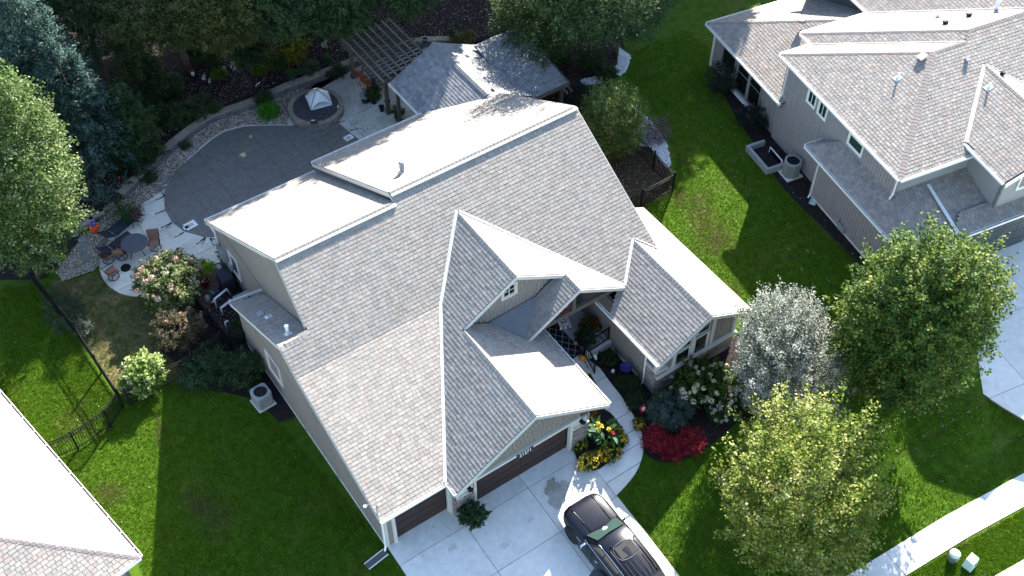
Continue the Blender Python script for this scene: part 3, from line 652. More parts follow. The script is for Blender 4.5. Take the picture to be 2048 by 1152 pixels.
barge(pup(-2.93, 8.0), pup(-2.70, Y1), .16, .03, (-1, 0, 0)); barge(prl(-2.70, Y1), prl(-2.93, 19.06), .18, .03, (-1, 0, 0)); barge(prh(3.06, Y2), prh(3.06, 19.27), .2, .03, (-1, 0, 0)); barge(pup(3.06, Y1 - .6), pup(3.06, Y2), .12, .03, (-1, 0, 0))
barge(prh(13.07, Y2), prh(13.07, 19.27), .2, .03, (1, 0, 0)); barge(pup(13.05, 5), pup(13.07, Y2), .16, .03, (1, 0, 0))
barge(pwe(XRE, YR), pwe(XRE, 7.6), .16, .03, (1, 0, 0), name='fascia')
gutter(H, plo(XL - .02, YE), plo(XV0 - .02, YE), (0, -1, 0)); gutter(H, p2(XGL, YG), p2(XGL, YE - .1), (-1, 0, 0)); gutter(H, pgr(XGR, YG), pgr(XGR, 4.4), (1, 0, 0))
gutter(H, pww(XRW, YR), pww(XRW, 4.3), (-1, 0, 0)); gutter(H, prl(-2.93, 19.06), prl(3.06, 19.06), (0, 1, 0)); gutter(H, prh(3.06, 19.27), prh(9.5, 19.27), (0, 1, 0)); gutter(H, pst(XL, 13.57), pst(-2.75, 13.3), (0, 1, 0), wd=.09, ht=.09)
# walls
XW, YW = -4.03, .53
wl1 = wallslab(H, [(XW, YW, -.2), (XW, 13.3, -.2), (XW, 13.3, 2.75), (XW, 7.75, 5.62), (XW, YB, ZB - .12), (XW, YW, ZE)], V3(.15, 0, 0), 'wall_base')
def lt(s):
    y = YW + s; return (ZE + M1 * (y - YE) if y < YB else ZB + M2 * (y - YB)) - .14 if y < 7.75 else 5.80 - .5 * (y - 7.75) - .14
boards(wl1, (XW, YW), (XW, 13.25), .08, lt, (-1, 0), .2)
MB().box((XW - .03, 6.9, -.02), (.05, 12.7, .26)).build('foundation', 'concrete', H)
MB().bar((XW - .03, YW, 2.98), (XW - .03, 13.0, 2.98), .02, .02).build('band_joint', 'deck_dark', wl1)
wl2 = wallslab(H, [(-2.72, 7.9, 2), (-2.72, 18.55, -1), (-2.72, 18.55, 2.8), (-2.72, Y1, Z1 - .2), (-2.72, 7.9, 5.7)], V3(.15, 0, 0), 'wall_base')
def lt2(s):
    y = 7.95 + s; return ZB + M2 * (y - YB) - .14 if y < Y1 else prl(0, y)[2] - .14
boards(wl2, (-2.72, 7.95), (-2.72, 18.5), 0.0, lt2, (-1, 0), .2)
MB().bar((-2.76, 12.6, 3.32), (-2.76, 18.4, 3.32), .02, .03).build('band_joint', 'deck_dark', wl2)
MB().box((-2.76, 18.5, 1.3), (.09, .12, 2.9)).build('corner_board', 'trim', H)
wallslab(H, [(-2.7, 18.5, -.1), (3.2, 18.5, -.1), (3.2, 18.5, 2.9), (-2.7, 18.5, 2.9)], V3(0, -.15, 0)); wallslab(H, [(3.2, 18.7, -.1), (12.8, 18.7, -.1), (12.8, 18.7, 3.2), (3.2, 18.7, 3.2)], V3(0, -.15, 0))
wallslab(H, [(3.2, 10.9, 5.0), (3.2, 18.6, 2.6), (3.2, 18.6, 3.3), (3.2, Y2, Z2 - .2)], V3(.12, 0, 0))
wallslab(H, [(12.8, 5, 0), (12.8, 18.6, 0), (12.8, 18.6, 3.3), (12.8, Y2, Z2 - .2), (12.8, 5, 3.6)], V3(-.15, 0, 0))
# garage front
fr = wallslab(H, [(XW, .55, -.05), (-3.60, .55, -.05), (-3.60, .55, 2.7), (XW, .55, 2.7)], V3(0, .12, 0)); wallslab(H, [(-3.6, .55, 2.12), (-1.0, .55, 2.12), (-1.0, .55, 2.75), (-3.6, .55, 2.75)], V3(0, .12, 0))
for i in range(2): MB().box((-3.93 + .13 * i + .06, .52, 1.2), (.125, .06, 2.45)).build('siding_board', 'siding', fr)
MB().box((-3.98, .50, 1.22), (.13, .10, 2.44)).build('corner_board', 'trim', H); MB().box((-3.62, .47, 1.06), (.15, .13, 2.12)).build('door_casing', 'trim', H); MB().box((-1.02, .47, 1.06), (.12, .13, 2.12)).build('door_casing', 'trim', H); MB().box((-2.33, .47, 2.19), (2.75, .14, .14)).build('door_casing', 'trim', H)
garage_door(H, -3.55, -1.07, .60, .02, 2.12, cols=2, rows=4)
wallslab(H, [(-.98, .05, 0), (-.98, .62, 0), (-.98, .62, 2.7), (-.98, .05, 2.7)], V3(.15, 0, 0)); MB().box((-1.0, .34, 1.25), (.05, .2, 2.4)).build('corner_board', 'trim', H)
fg = wallslab(H, [(-.9, .06, 2.05), (5.95, .06, 2.05), pgr(5.95, .06), pgr(XG, .06), p2(-.9, .06)], V3(0, .12, 0), 'wall_base')
shakes(fg, [(-.88, .06, 2.28), (5.95, .06, 2.28), (5.95, .06, ZG - MX * (5.95 - XG) - .18), (XG, .06, ZG - .2), (-.88, .06, ZG - MX * (XG + .88) - .18)], (0, -1, 0))
for x in (-.02, 4.9): MB().box((x, .02, 1.06), (.12, .2, 2.1)).build('door_casing', 'trim', H)
hd = MB().box((2.44, .0, 2.18), (5.9, .16, .16)).build('header_board', 'trim', H)
MB().box((2.45, -.088, 2.15), (.84, .016, .22)).build('number_plate', 'brown_door', H)
garage_door(H, .04, 4.84, .20, .02, 2.12, cols=4, rows=4)
for (x0, x1) in ((-.93, -.08), (4.97, 5.75)):
    pr = MB().box(((x0 + x1) / 2, .12, .8), (x1 - x0 - .1, .3, 1.6)).build('stone_pier', 'mortar', H)
    stones(pr, (x0, -.04), (x1, -.04), .0, 1.62, (0, -1))
    stones(pr, (x0 + .03, .5 if x0 < 0 else .3), (x0 + .03, -.04), .0, 1.62, (-1, 0)); stones(pr, (x1 - .03, -.04), (x1 - .03, .9 if x0 > 0 else .15), .0, 1.62, (1, 0))
    MB().box(((x0 + x1) / 2, .03, 1.66), (x1 - x0 + .06, .34, .07), ).build('pier_cap', 'trim', H); MB().box(((x0 + x1) / 2, .06, 1.85), (x1 - x0 - .06, .2, .4)).build('trim_board', 'trim', H)
lantern(H, (-.35, -.08, 1.98), (0, -1, 0)); lantern(H, (5.35, -.08, 2.02), (0, -1, 0))
MB().box((XG, .01, 4.55), (.34, .06, .34)).build('gable_vent', 'grey_paint', H)
gl = wallslab(H, [(5.95, .06, -.05), (5.95, 4.9, -.05), (5.95, 4.9, 2.95), (5.95, .06, 2.95)], V3(-.15, 0, 0)); boards(gl, (5.95, .1), (5.95, 4.9), .3, lambda s: 2.9, (1, 0), .2)
# upper gable wall with its window, small gable truss and porch
ug = wallslab(H, [(2.6, 5.12, 4.4), (9.6, 5.12, 3.3), (9.6, 5.12, 3.9), pbr(9.6, 5.12), pbr(XBG, 5.12), p2(2.75, 5.12)], V3(0, .12, 0), 'wall_base')
shakes(ug, [(2.72, 5.12, 5.0), (XG + .5, 5.12, ZG - .25), (5.3, 5.12, 3.6), (6.6, 5.12, 4.3), (7.6, 5.12, 5.2), (XBG, 5.12, ZBG - .2)], (0, -1, 0))
window(H, (5.22, 5.11, 5.62), .62, .62, (1, 0, 0), (0, -1, 0), tw=.10, mull=(('v', 0), ('h', 0)))
tr = MB(); tr.bar((5.9, YS + .35, 3.35), (10.2, YS + .35, 3.35), .16, .26); tr.bar((XS, YS + .35, 3.4), (XS, YS + .35, ZS - .25), .16, .18); tr.bar((5.95, YS + .35, 3.45), (XS, YS + .35, ZS - .25), .14, .16); tr.bar((10.0, YS + .35, 3.45), (XS, YS + .35, ZS - .25), .14, .16); tr.build('gable_truss', 'cedar_wood', H)
wallslab(H, [(5.9, 6.6, .2), (9.95, 6.6, .2), (9.95, 6.6, 3.6), (XS, 6.6, ZS - .3), (5.9, 6.6, 3.4)], V3(0, .12, 0), 'siding')
fd = MB().box((7.6, 6.56, 1.45), (1.05, .07, 2.1)).build('front_door', 'brown_door', H); MB().box((7.98, 6.50, 1.4), (.03, .06, .16)).build('handle', 'steel', fd)
pf = MB().prism([(6.0, 3.45), (8.9, 3.45), (9.86, 3.62), (9.86, 6.6), (6.0, 6.6)], -.05, .38).build('porch_floor', 'concrete', H)
for i, (y0, y1, z) in enumerate(((3.12, 3.45, .26), (2.80, 3.12, .14))): MB().box((7.3, (y0 + y1) / 2, z / 2), (1.75, y1 - y0, z)).build('porch_step', 'concrete', H)
MB().box((9.2, 3.52, .29), (1.32, .25, .36)).build('porch_curb', 'concrete', H)
def railing(root, a, b, zb, ht=.92, n=8):
    a, b = Vector(a), Vector(b); o = MB().bar(a + V3(0, 0, ht), b + V3(0, 0, ht), .06, .05).bar(a + V3(0, 0, .1), b + V3(0, 0, .1), .04, .035).build('railing', 'black_metal', root)
    for p in (a, b): MB().box(p + V3(0, 0, ht / 2 + .02), (.06, .06, ht + .06)).build('rail_post', 'black_metal', o)
    me = MB().box((0, 0, (ht + .1) / 2), (.022, .022, ht - .1)).mesh('baluster', 'black_metal')
    for i in range(1, n): inst('baluster', me, o, a.lerp(b, i / n))
    return o
railing(H, (8.36, 3.52, .4), (9.80, 3.62, .4), .4); railing(H, (8.34, 3.5, .4), (8.28, 2.65, .05), .4, n=6); railing(H, (8.3, 3.9, .4), (8.3, 3.52, .4), .4, n=3)
# right wing
ww = wallslab(H, [(9.87, .36, -.1), (9.87, 6.6, -.1), (9.87, 6.6, 3.1), (9.87, .36, 3.0)], V3(.15, 0, 0), 'wall_base'); shakes(ww, [(9.87, .95, .12), (9.87, 6.55, .12), (9.87, 6.55, 3.0), (9.87, .95, 3.0)][::-1], (-1, 0, 0)); MB().box((9.84, 3.5, .02), (.06, 6.2, .2)).build('foundation', 'concrete', H)
wf = wallslab(H, [(9.87, .36, -.1), (14.45, .36, -.1), pwe(14.45, .36), pwe(XR, .36), pww(9.87, .36)], V3(0, .14, 0))
stones(wf, (9.80, .34), (14.5, .34), -.02, 1.12, (0, -1)); stones(wf, (9.85, .92), (9.85, .34), -.02, 1.55, (-1, 0)); stones(wf, (9.80, .34), (10.4, .34), 1.12, 1.56, (0, -1)); stones(wf, (14.45, .34), (14.45, 2.0), -.02, 1.12, (1, 0))
MB().box((12.2, .26, 1.17), (4.75, .22, .09)).build('ledge', 'trim', H); MB().box((9.83, .6, 1.60), (.16, .75, .08)).build('ledge', 'trim', H); MB().box((10.1, .28, 1.60), (.65, .2, .08)).build('ledge', 'trim', H)
MB().box((9.86, .33, 2.3), (.16, .16, 1.4)).build('corner_board', 'trim', H); MB().box((14.42, .33, 2.0), (.16, .16, 1.7)).build('corner_board', 'trim', H)
for (cx_, wd, z0, z1) in ((11.35, .80, 1.2 - .45, 2.05), (12.40, .74, .8, 2.35)):
    window(H, (cx_, .34, (z0 + z1) / 2), wd, z1 - z0, (1, 0, 0), (0, -1, 0), tw=.085, fr=.035)
for pts in ([(10.98, 2.28), (11.75, 2.28), (11.75, 2.95), (10.98, 2.55)], [(12.03, 2.60), (12.77, 2.60), (12.77, 3.35), (12.03, 3.10)]):
    f = wallslab(H, [(x, .335, z) for x, z in pts], V3(0, -.05, 0), 'trim', 'transom_window'); cx2 = sum(p[0] for p in pts) / 4; cz2 = sum(p[1] for p in pts) / 4
    wallslab(f, [(cx2 + (x - cx2) * .8, .284, cz2 + (z - cz2) * .76) for x, z in pts], V3(0, -.008, 0), 'glass', 'pane')
MB().box((13.05, .31, 2.1), (.14, .08, 2.2)).build('trim_board', 'trim', H); MB().box((11.9, .31, 2.0), (.12, .08, 2.2)).build('trim_board', 'trim', H); MB().box((10.85, .31, 1.85), (.12, .08, 1.35)).build('trim_board', 'trim', H)
boards(wf, (13.15, .355), (14.35, .355), 1.25, lambda s: pwe(13.15 + s, 0)[2] - .25, (0, -1), .2); boards(wf, (9.95, .355), (10.8, .355), 1.68, lambda s: pww(9.95 + s, 0)[2] - .25, (0, -1), .2)
wallslab(H, [(14.45, .4, -.1), (14.45, 8, -.1), (14.45, 8, 3.0), (14.45, .4, 3.0)], V3(-.15, 0, 0)); wallslab(H, [(12.8, 8, -.1), (14.45, 8, -.1), (14.45, 8, 3.0), (12.8, 8, 3.6)], V3(0, -.15, 0))
# small parts
downspout(H, [(XL + .06, YE - .07, 2.66), (XL + .08, .30, 2.4), (-4.12, .42, 2.2), (-4.12, .44, .2), (-4.22, .34, .07)])
downspout(H, [(9.40, 1.3, 2.82), (9.78, 1.0, 2.6), (9.79, .98, .15), (9.70, .94, .05)])
downspout(H, [(-2.86, 18.95, 2.6), (-2.80, 18.45, 2.3), (-2.80, 18.45, .1)])
window(H, (XW - .02, 9.85, 1.95), 1.15, 1.20, (0, 1, 0), (-1, 0, 0), 'green_glass', tw=.10)
window(H, (-2.745, 16.6, 1.6), .8, 1.3, (0, 1, 0), (-1, 0, 0), 'glass', tw=.10)
def vent_pipe(root, p, h=.35, r=.05, n=V3(0, 0, 1), m='grey_paint', cap=None, rot=0):
    p = Vector(p); o = MB().tube([p - V3(0, 0, .1), p + V3(0, 0, h)], r, 10).build('vent_pipe', m, root, True); t = n.cross(V3(0, 0, 1)); t = t.normalized() if t.length > .01 else V3(1, 0, 0)
    MB().box(p + n * .02, (.3, .34, .02), X=t, Y=n.cross(t)).lathe([(r * 1.9, 0), (r * 1.15, .1)], p, 10).build('flashing', 'flashing', o)
    if cap: MB().lathe([(r * .6, 0), (cap, .0), (cap, .05), (cap * .5, .10)], p + V3(0, 0, h), 12).build('cap', m, o)
    return o
vent_pipe(H, (4.67, 12.75, prh(0, 12.75)[2]), .55, .12, nrh, 'grey_paint', .15)
vent_pipe(H, pst(-3.55, 10.6), .25, .045, nst); MB().box(Vector(pst(-3.72, 11.1)) + V3(0, 0, .06), (.28, .26, .1)).build('roof_vent', 'grey_paint', H)
vent_pipe(H, pst(-3.55, 8.45), .5, .07, nst, 'pvc', .10)
for y, z in ((7.3, .35), (5.6, .45), (4.4, .3), (1.5, .5), (2.1, .9)): MB().box((XW - .06, y, z), (.1, .14, .18)).build('outlet_box', 'grey_paint', H)
MB().tube([(XL + .02, 1.05, 2.9), (XL - .18, 1.02, 2.98)], .02, 6).lathe([(.03, 0), (.075, .02), (.075, .06)], (XL - .2, 1.02, 2.93), 8).build('security_light', 'white', H)
def text_part(s, loc, rot, size, m, parent, ext=.006, name='lettering'):
    c = bpy.data.curves.new(name, 'FONT'); c.body = s; c.size = size; c.extrude = ext; c.align_x = 'CENTER'; c.align_y = 'CENTER'
    t = bpy.data.objects.new('tmp', c); COL.objects.link(t); dg = bpy.context.evaluated_depsgraph_get(); me = bpy.data.meshes.new_from_object(t.evaluated_get(dg)); me.name = name; bpy.data.objects.remove(t)
    me.materials.clear(); me.materials.append(MATS[m]); o = bpy.data.objects.new(name, me); COL.objects.link(o); o.parent = parent; o.location = loc; o.rotation_euler = rot; return o
text_part('21271', (2.45, -.13, 2.17), (PI / 2 - .35, 0, 0), .25, 'white', H, .012, 'house_number')
MB().box((-2.85, 17.8, 1.35), (.2, .5, .75)).box((-2.84, 17.1, 1.1), (.16, .3, .5)).build('meter_box', 'grey_paint', H)
# ------------------------------------------------------------------ the neighbour's house (its own frame)
N_ = thing('house', 'two storey grey house with brown hip roofs and white gutters at the top right', 'house', (24.0, .43, 0), math.radians(-10.2))
def pl(z0, x0=None, sx=0, y0=0, sy=0): return lambda x, y: (x, y, z0 + sx * (x - (x0 or 0)) + sy * (y - y0))
K = .42
nW, nS, nN = pl(5.5, 0, K), pl(5.5, y0=0, sy=K), pl(5.5, y0=10.07, sy=-K); nW2 = pl(5.5, 1.92, K); nN2 = pl(5.5, y0=11.1, sy=-K)
bW, bE = pl(5.75, 4.15, K), pl(7.073, 7.3, -K); nW3 = pl(5.5, 6.18, K)
RN = Roof(N_, 'near')
q1 = RN.plane([nW(0, 0), nW(0, 10.07), nW(5.03, 5.04)])
q2 = RN.plane([nN(0, 10.07), nN(1.92, 10.07), nN(6.95, 5.04), nN(5.03, 5.04)])
q3 = RN.plane([nW2(1.92, 10.07), nW2(1.92, 11.1), nW2(7.47, 5.55), nW2(6.95, 5.04)])
q4 = RN.plane([nN2(1.92, 11.1), nN2(6.18, 11.1), nN2(11.73, 5.55), nN2(7.47, 5.55)])
q5 = RN.plane([nS(0, 0), nS(5.03, 5.03), nS(6.95, 5.03), nS(7.47, 5.55), nS(16, 5.55), nS(13, -.0), nS(10.95, .1), nS(7.3, 3.75), nS(4.15, .6), nS(4.15, 0)])
q6 = RN.plane([bW(4.15, .6), bW(7.3, 3.75), bW(7.3, -2.4), bW(4.05, -2.3)])
q7 = RN.plane([bE(7.3, -2.4), bE(7.3, 3.75), bE(10.95, .1), bE(10.95, -2.4)])
q8 = RN.plane([nW3(6.18, 11.1), nW3(6.18, 17), nW3(11.7, 17), nW3(11.7, 5.6)])
sW, sN = pl(2.85, 0, K), pl(2.85, y0=16.8, sy=-K)
q9 = RN.plane([sW(0, 9.2), sW(0, 16.8), sW(5, 11.8), sW(5, 9.8), sW(.38, 9.8), sW(.38, 9.2)])
q10 = RN.plane([sN(0, 16.8), sN(6.3, 16.8), sN(9, 14.1), sN(9, 11.8), sN(5, 11.8)])
cW = pl(3.2, -.86, .70); cS = pl(3.2, y0=-2.2, sy=.36); cR = pl(3.2, y0=5.68, sy=-.70); gS = pl(3.2, y0=-2.6, sy=.36)
q11 = RN.plane([cW(-.86, -2.2), cW(-.86, 5.68), cW(.3, 4.52), cW(.3, .4 - .3), cW(.22, 0)])
q11b = RN.plane([cR(-.86, 5.68), cR(.3, 5.68), cR(.3, 4.52)])
q12 = RN.plane([cS(-.86, -2.2), cS(.3, .1), cS(.3, .45), cS(4.62, .45), cS(4.62, -1.8), cS(2.2, -2.2)])
q13 = RN.plane([gS(2.2, -2.6), gS(2.2, -2.2), gS(2.9, -1.55), gS(9, -1.55), gS(9, -2.6)])
rn = RN.finish()
RN.caps(nW(0, 0), nW(5.03, 5.03), q1, q5, .15, .19, .015); RN.caps(nW(0, 10.07), nW(5.03, 5.04), q1, q2, .12, .19, .012); RN.caps(nW2(1.92, 11.1), nW2(7.47, 5.55), q3, q4, .12, .19, .012)
RN.caps(nS(7.47, 5.55), nS(14, 5.55), q5, q4, .14, .19, .012); RN.caps(nS(5.03, 5.04), nS(6.95, 5.04), q5, q2, .12, .19, .012); RN.caps(bW(7.3, -2.4), bW(7.3, 3.75), q6, q7, .12, .19, .012); RN.caps(sW(0, 16.8), sW(5, 11.8), q9, q10, .12, .19, .012)
RN.caps(cW(-.86, -2.2), cW(.3, .1), q11, q12, .15, .19, .01)
def valley_n(a, b, wd=.16):
    a, b = Vector(a) + V3(0, 0, .03), Vector(b) + V3(0, 0, .03); MB().bar(a, b, wd, .012).bar(a + V3(0, 0, .012), b + V3(0, 0, .012), .02, .03).build('valley_flashing', 'flashing', rn)
valley_n(bW(4.15, .6), bW(7.25, 3.7), .2); valley_n(nW2(1.92, 10.07), nW2(6.95, 5.04), .06); valley_n(nW3(6.18, 11.1), nW3(11.7, 5.6), .06); valley_n(bE(7.4, 3.7), bE(10.95, .1), .06); valley_n(gS(2.2, -2.45), (2.2, .2, 4.1), .18); valley_n(sN(6.1, 16.6), sN(8.0, 13), .2)
for a, b, o in ((nW(0, 0), nW(0, 10.07), (-1, 0, 0)), (nS(0, 0), nS(4.15, 0), (0, -1, 0)), (nN(0, 10.07), nN(1.92, 10.07), (0, 1, 0)), (nW2(1.92, 10.07), nW2(1.92, 11.1), (-1, 0, 0)), (nN2(1.92, 11.1), nN2(6.18, 11.1), (0, 1, 0)), (bW(4.13, .6), bW(4.05, -2.3), (-1, 0, 0)), (nW3(6.18, 11.1), nW3(6.18, 16), (-1, 0, 0)), (sW(0, 9.2), sW(0, 16.8), (-1, 0, 0)), (sN(0, 16.8), sN(9, 16.8), (0, 1, 0)), (cW(-.86, -2.2), cW(-.86, 5.68), (-1, 0, 0)), (cR(-.86, 5.68), cR(.3, 5.68), (0, 1, 0)), (gS(2.2, -2.6), gS(9, -2.6), (0, -1, 0)), (cS(-.86, -2.2), cS(2.2, -2.2), (0, -1, 0))): gutter(N_, a, b, o)
def barge_n(a, b, out, ht=.2, t=.05, m='white'):
    a, b, out = Vector(a), Vector(b), Vector(out); d = V3(0, 0, ht); z = V3(0, 0, .02); MB().slab([a - d - z, b - d - z, b - z, a - z], out * t).build('barge_board', m, N_)
barge_n(bW(4.05, -2.4), bW(7.3, -2.4), (0, -1, 0)); barge_n(bE(7.3, -2.4), bE(10.95, -2.4), (0, -1, 0))
sof = MB()
for poly in ([(0, 0), (0, 10.07), (.4, 9.7), (.4, .4)], [(0, 0), (.4, .4), (4.6, .4), (4.15, 0)], [(4.1, .4), (4.1, -2.3), (4.6, -1.9), (4.6, .4)]): sof.add([(x, y, 5.38 if y > -.1 or x < 4 else 5.6) for x, y in poly], [(0, 1, 2, 3)])
sof.build('soffit', 'white', N_)
wb = wallslab(N_, [(.3, .4, -.1), (.3, 9.75, -.1), (.3, 9.75, 5.4), (.3, .4, 5.4)], V3(.15, 0, 0), 'wall_base_near')
boards(wb, (.3, 9.72), (.3, 4.5), .05, lambda s: 5.36, (-1, 0), .2, 'siding_near', gap=.020); boards(wb, (.3, 4.5), (.3, .42), 3.4, lambda s: 5.36, (-1, 0), .2, 'siding_near', gap=.020)
wallslab(N_, [(.3, .4, 3), (4.6, .4, 3), (4.6, .4, 5.6), (.3, .4, 5.6)], V3(0, .15, 0), 'stucco'); wallslab(N_, [(4.6, .4, 3), (4.6, -1.9, 3), (4.6, -1.9, 5.65), (4.6, .4, 5.65)], V3(.15, 0, 0), 'stucco')
wallslab(N_, [(4.6, -1.9, 3), (10.6, -1.9, 3), (10.6, -1.9, 5.7), (7.3, -1.9, 6.95), (4.6, -1.9, 5.8)], V3(0, .15, 0), 'stucco'); window(N_, (6.3, -1.91, 5.0), 1.3, 1.3, (1, 0, 0), (0, -1, 0), 'glass', 'white')
wallslab(N_, [(.3, 9.7, 0), (9, 9.7, 0), (9, 9.7, 5.5), (.3, 9.7, 5.5)], V3(0, -.15, 0), 'siding_near'); wallslab(N_, [(2.3, 9.7, 3), (2.3, 10.7, 3), (2.3, 10.7, 5.45), (2.3, 9.7, 5.45)], V3(.15, 0, 0), 'siding_near'); wallslab(N_, [(2.3, 10.7, 3), (7, 10.7, 3), (7, 10.7, 5.45), (2.3, 10.7, 5.45)], V3(0, -.15, 0), 'siding_near'); wallslab(N_, [(6.6, 10.7, 3), (6.6, 16.6, 3), (6.6, 16.6, 5.45), (6.6, 10.7, 5.45)], V3(.15, 0, 0), 'grey_door')
wcn = wallslab(N_, [(-.3, -1.8, -.1), (-.3, 5.1, -.1), (-.3, 5.1, 3.1), (-.3, -1.8, 3.1)], V3(.15, 0, 0), 'wall_base_near'); boards(wcn, (-.3, 5.1), (-.3, -1.8), .1, lambda s: 3.08, (-1, 0), .2, 'siding_near', gap=.020)
wallslab(N_, [(-.3, 5.1, 0), (.3, 5.1, 0), (.3, 5.1, 3.3), (-.3, 5.1, 3.1)], V3(0, -.15, 0), 'siding_near'); MB().box((-.33, 1.6, .0), (.05, 6.8, .24)).build('foundation', 'concrete', N_)
MB().box((-.32, 5.05, 1.6), (.1, .12, 3.1)).build('corner_board', 'siding_near', N_)
for y, h in ((6.70, .66), (7.62, .66)): pass
window(N_, (.275, 7.30, 4.72), .62, .95, (0, 1, 0), (-1, 0, 0), 'green_glass', 'white', .07, (('v', 0),)); window(N_, (.275, 6.35, 4.68), .62, .95, (0, 1, 0), (-1, 0, 0), 'green_glass', 'white', .07, (('v', 0),)); window(N_, (.275, 3.55, 4.62), 1.05, .62, (0, 1, 0), (-1, 0, 0), 'green_glass', 'white', .07)
# sunroom walls
sr = wallslab(N_, [(.42, 9.75, -.1), (.42, 16.4, -.1), (.42, 16.4, 2.8), (.42, 9.75, 2.8)], V3(.15, 0, 0), 'siding_near'); boards(sr, (.42, 11.3), (.42, 9.6), .05, lambda s: 2.8, (-1, 0), .2, 'siding_near')
wallslab(N_, [(.42, 16.4, -.1), (9, 16.4, -.1), (9, 16.4, 2.8), (.42, 16.4, 2.8)], V3(0, -.15, 0), 'siding_near')
for y in (12.0, 13.25): window(N_, (.40, y, 1.45), 1.1, 2.2, (0, 1, 0), (-1, 0, 0), 'glass', 'siding_near', .075, (('h', .08),))
window(N_, (.40, 14.75, 1.7), 1.3, 1.5, (0, 1, 0), (-1, 0, 0), 'glass', 'siding_near', .075); MB().box((.30, 12.6, .22), (.22, 2.6, .12)).build('sill', 'white', N_); MB().box((.40, 16.38, 1.4), (.12, .14, 2.8)).build('corner_board', 'white', N_)
wallslab(N_, [(.42, 9.62, 2.0), (.0, 9.25, 2.65), (.42, 9.25, 3.0), (.6, 9.6, 3.0)], V3(0, .03, 0), 'siding_near', 'gable_return')
downspout(N_, [(.0, 9.6, 5.38), (.24, 9.55, 5.1), (.24, 9.55, 3.2), (.05, 9.5, 3.0)]); downspout(N_, [(-.02, .1, 5.36), (.24, .34, 5.0), (.24, .34, 4.15), (.05, .28, 3.95)]); downspout(N_, [(4.02, -.2, 5.6), (4.3, .0, 5.4), (4.1, .15, 5.35)])
downspout(N_, [(-.86, 4.9, 3.08), (-.38, 4.95, 2.8), (-.38, 4.95, .2), (-.55, 4.9, .06)])
wallslab(N_, [(2.3, -2.15, 0), (10, -2.15, 0), (10, -2.15, 3.1), (2.3, -2.15, 3.1)], V3(0, .15, 0), 'siding_near'); MB().box((2.4, -2.2, 1.5), (.18, .12, 3.0)).build('door_casing', 'white', N_)
garage_door(N_, 2.75, 7.6, -2.17, .03, 2.5, 'grey_door', 5, 4)
wallslab(N_, [(2.3, -2.1, 0), (2.3, .4, 0), (2.3, .4, 3.3), (2.3, -2.1, 3.1)], V3(.15, 0, 0), 'siding_near'); wallslab(N_, [(-.3, -.9, 0), (2.3, -.9, 0), (2.3, -.9, 3.2), (-.3, -.9, 3.2)], V3(0, .15, 0), 'siding_near')
def nl_(px, py, X): # point on a plane x=X of the neighbour frame
    return X
def roofpt(f, x, y): return Vector(f(x, y))
def hit_plane(px, py, n, p0):
    d = Vector(MM.T @ np.array([(px - 1024) / _F, (py - 576) / _F, 1.0])); c = Vector(CAMP); return c + d * ((Vector(p0) - c).dot(Vector(n)) / d.dot(Vector(n)))
MN = Matrix.LocRotScale(N_.location, N_.rotation_euler, None); MNi = MN.inverted()
def onroof(px, py, f, nrm): return MNi @ hit_plane(px, py, MN.to_3x3() @ Vector(nrm), MN @ Vector(f(0, 0)))
vent_pipe(N_, onroof(1795, 157, nW, q1), .32, .05, q1, 'white'); vent_pipe(N_, onroof(1977, 176, nS if False else bW, q6), .3, .05, q6, 'white')
def box_vent(p, n, s=.3, m='grey_paint'):
    t = Vector(n).cross(V3(0, 0, 1)).normalized(); b = Vector(n).cross(t); p = Vector(p)
    MB().box(p + Vector(n) * .06, (s * .8, s, .14), X=t, Y=b, Z=Vector(n)).box(p + Vector(n) * .15, (s * 1.05, s * 1.2, .05), X=t, Y=b, Z=Vector(n)).build('roof_vent', m, N_)
box_vent(onroof(1845, 116, nW, q1), q1, .34, 'trim'); box_vent(onroof(1932, 121, nS, q5), q5, .18); box_vent(onroof(1605, 46, sN, q10), q10, .3, 'siding_near'); box_vent(onroof(1891, 48, nN2, q4), q4, .2, 'black_metal'); box_vent(onroof(1938, 33, nN2, q4), q4, .2, 'black_metal'); box_vent(onroof(1876, 34, nN2, q4), q4, .15, 'white'); vent_pipe(N_, onroof(1992, 18, nN2, q4), .5, .09, q4, 'white', .15)
box_vent(onroof(2003, 150, bE, q7), q7, .18, 'black_metal')
mb = MB().box((-.40, 3.6 - 1.0, .55), (.16, .26, .34)).box((-.40, 2.2, .32), (.2, .5, .3)).tube([(-.45, 2.0, .1), (-.5, 2.1, .5), (-.45, 2.4, .55), (-.42, 2.5, .2)], .035, 6); mb.build('gas_meter', 'ac_grey', N_)
mb = MB().box((.22, 5.35, 1.5), (.14, .32, .62)).box((.22, 5.32, .6), (.1, .12, 1.3)).lathe([(.09, 0), (.09, .06)], (.13, 5.4, 1.62), 10); mb.build('electric_meter', 'grey_paint', N_)
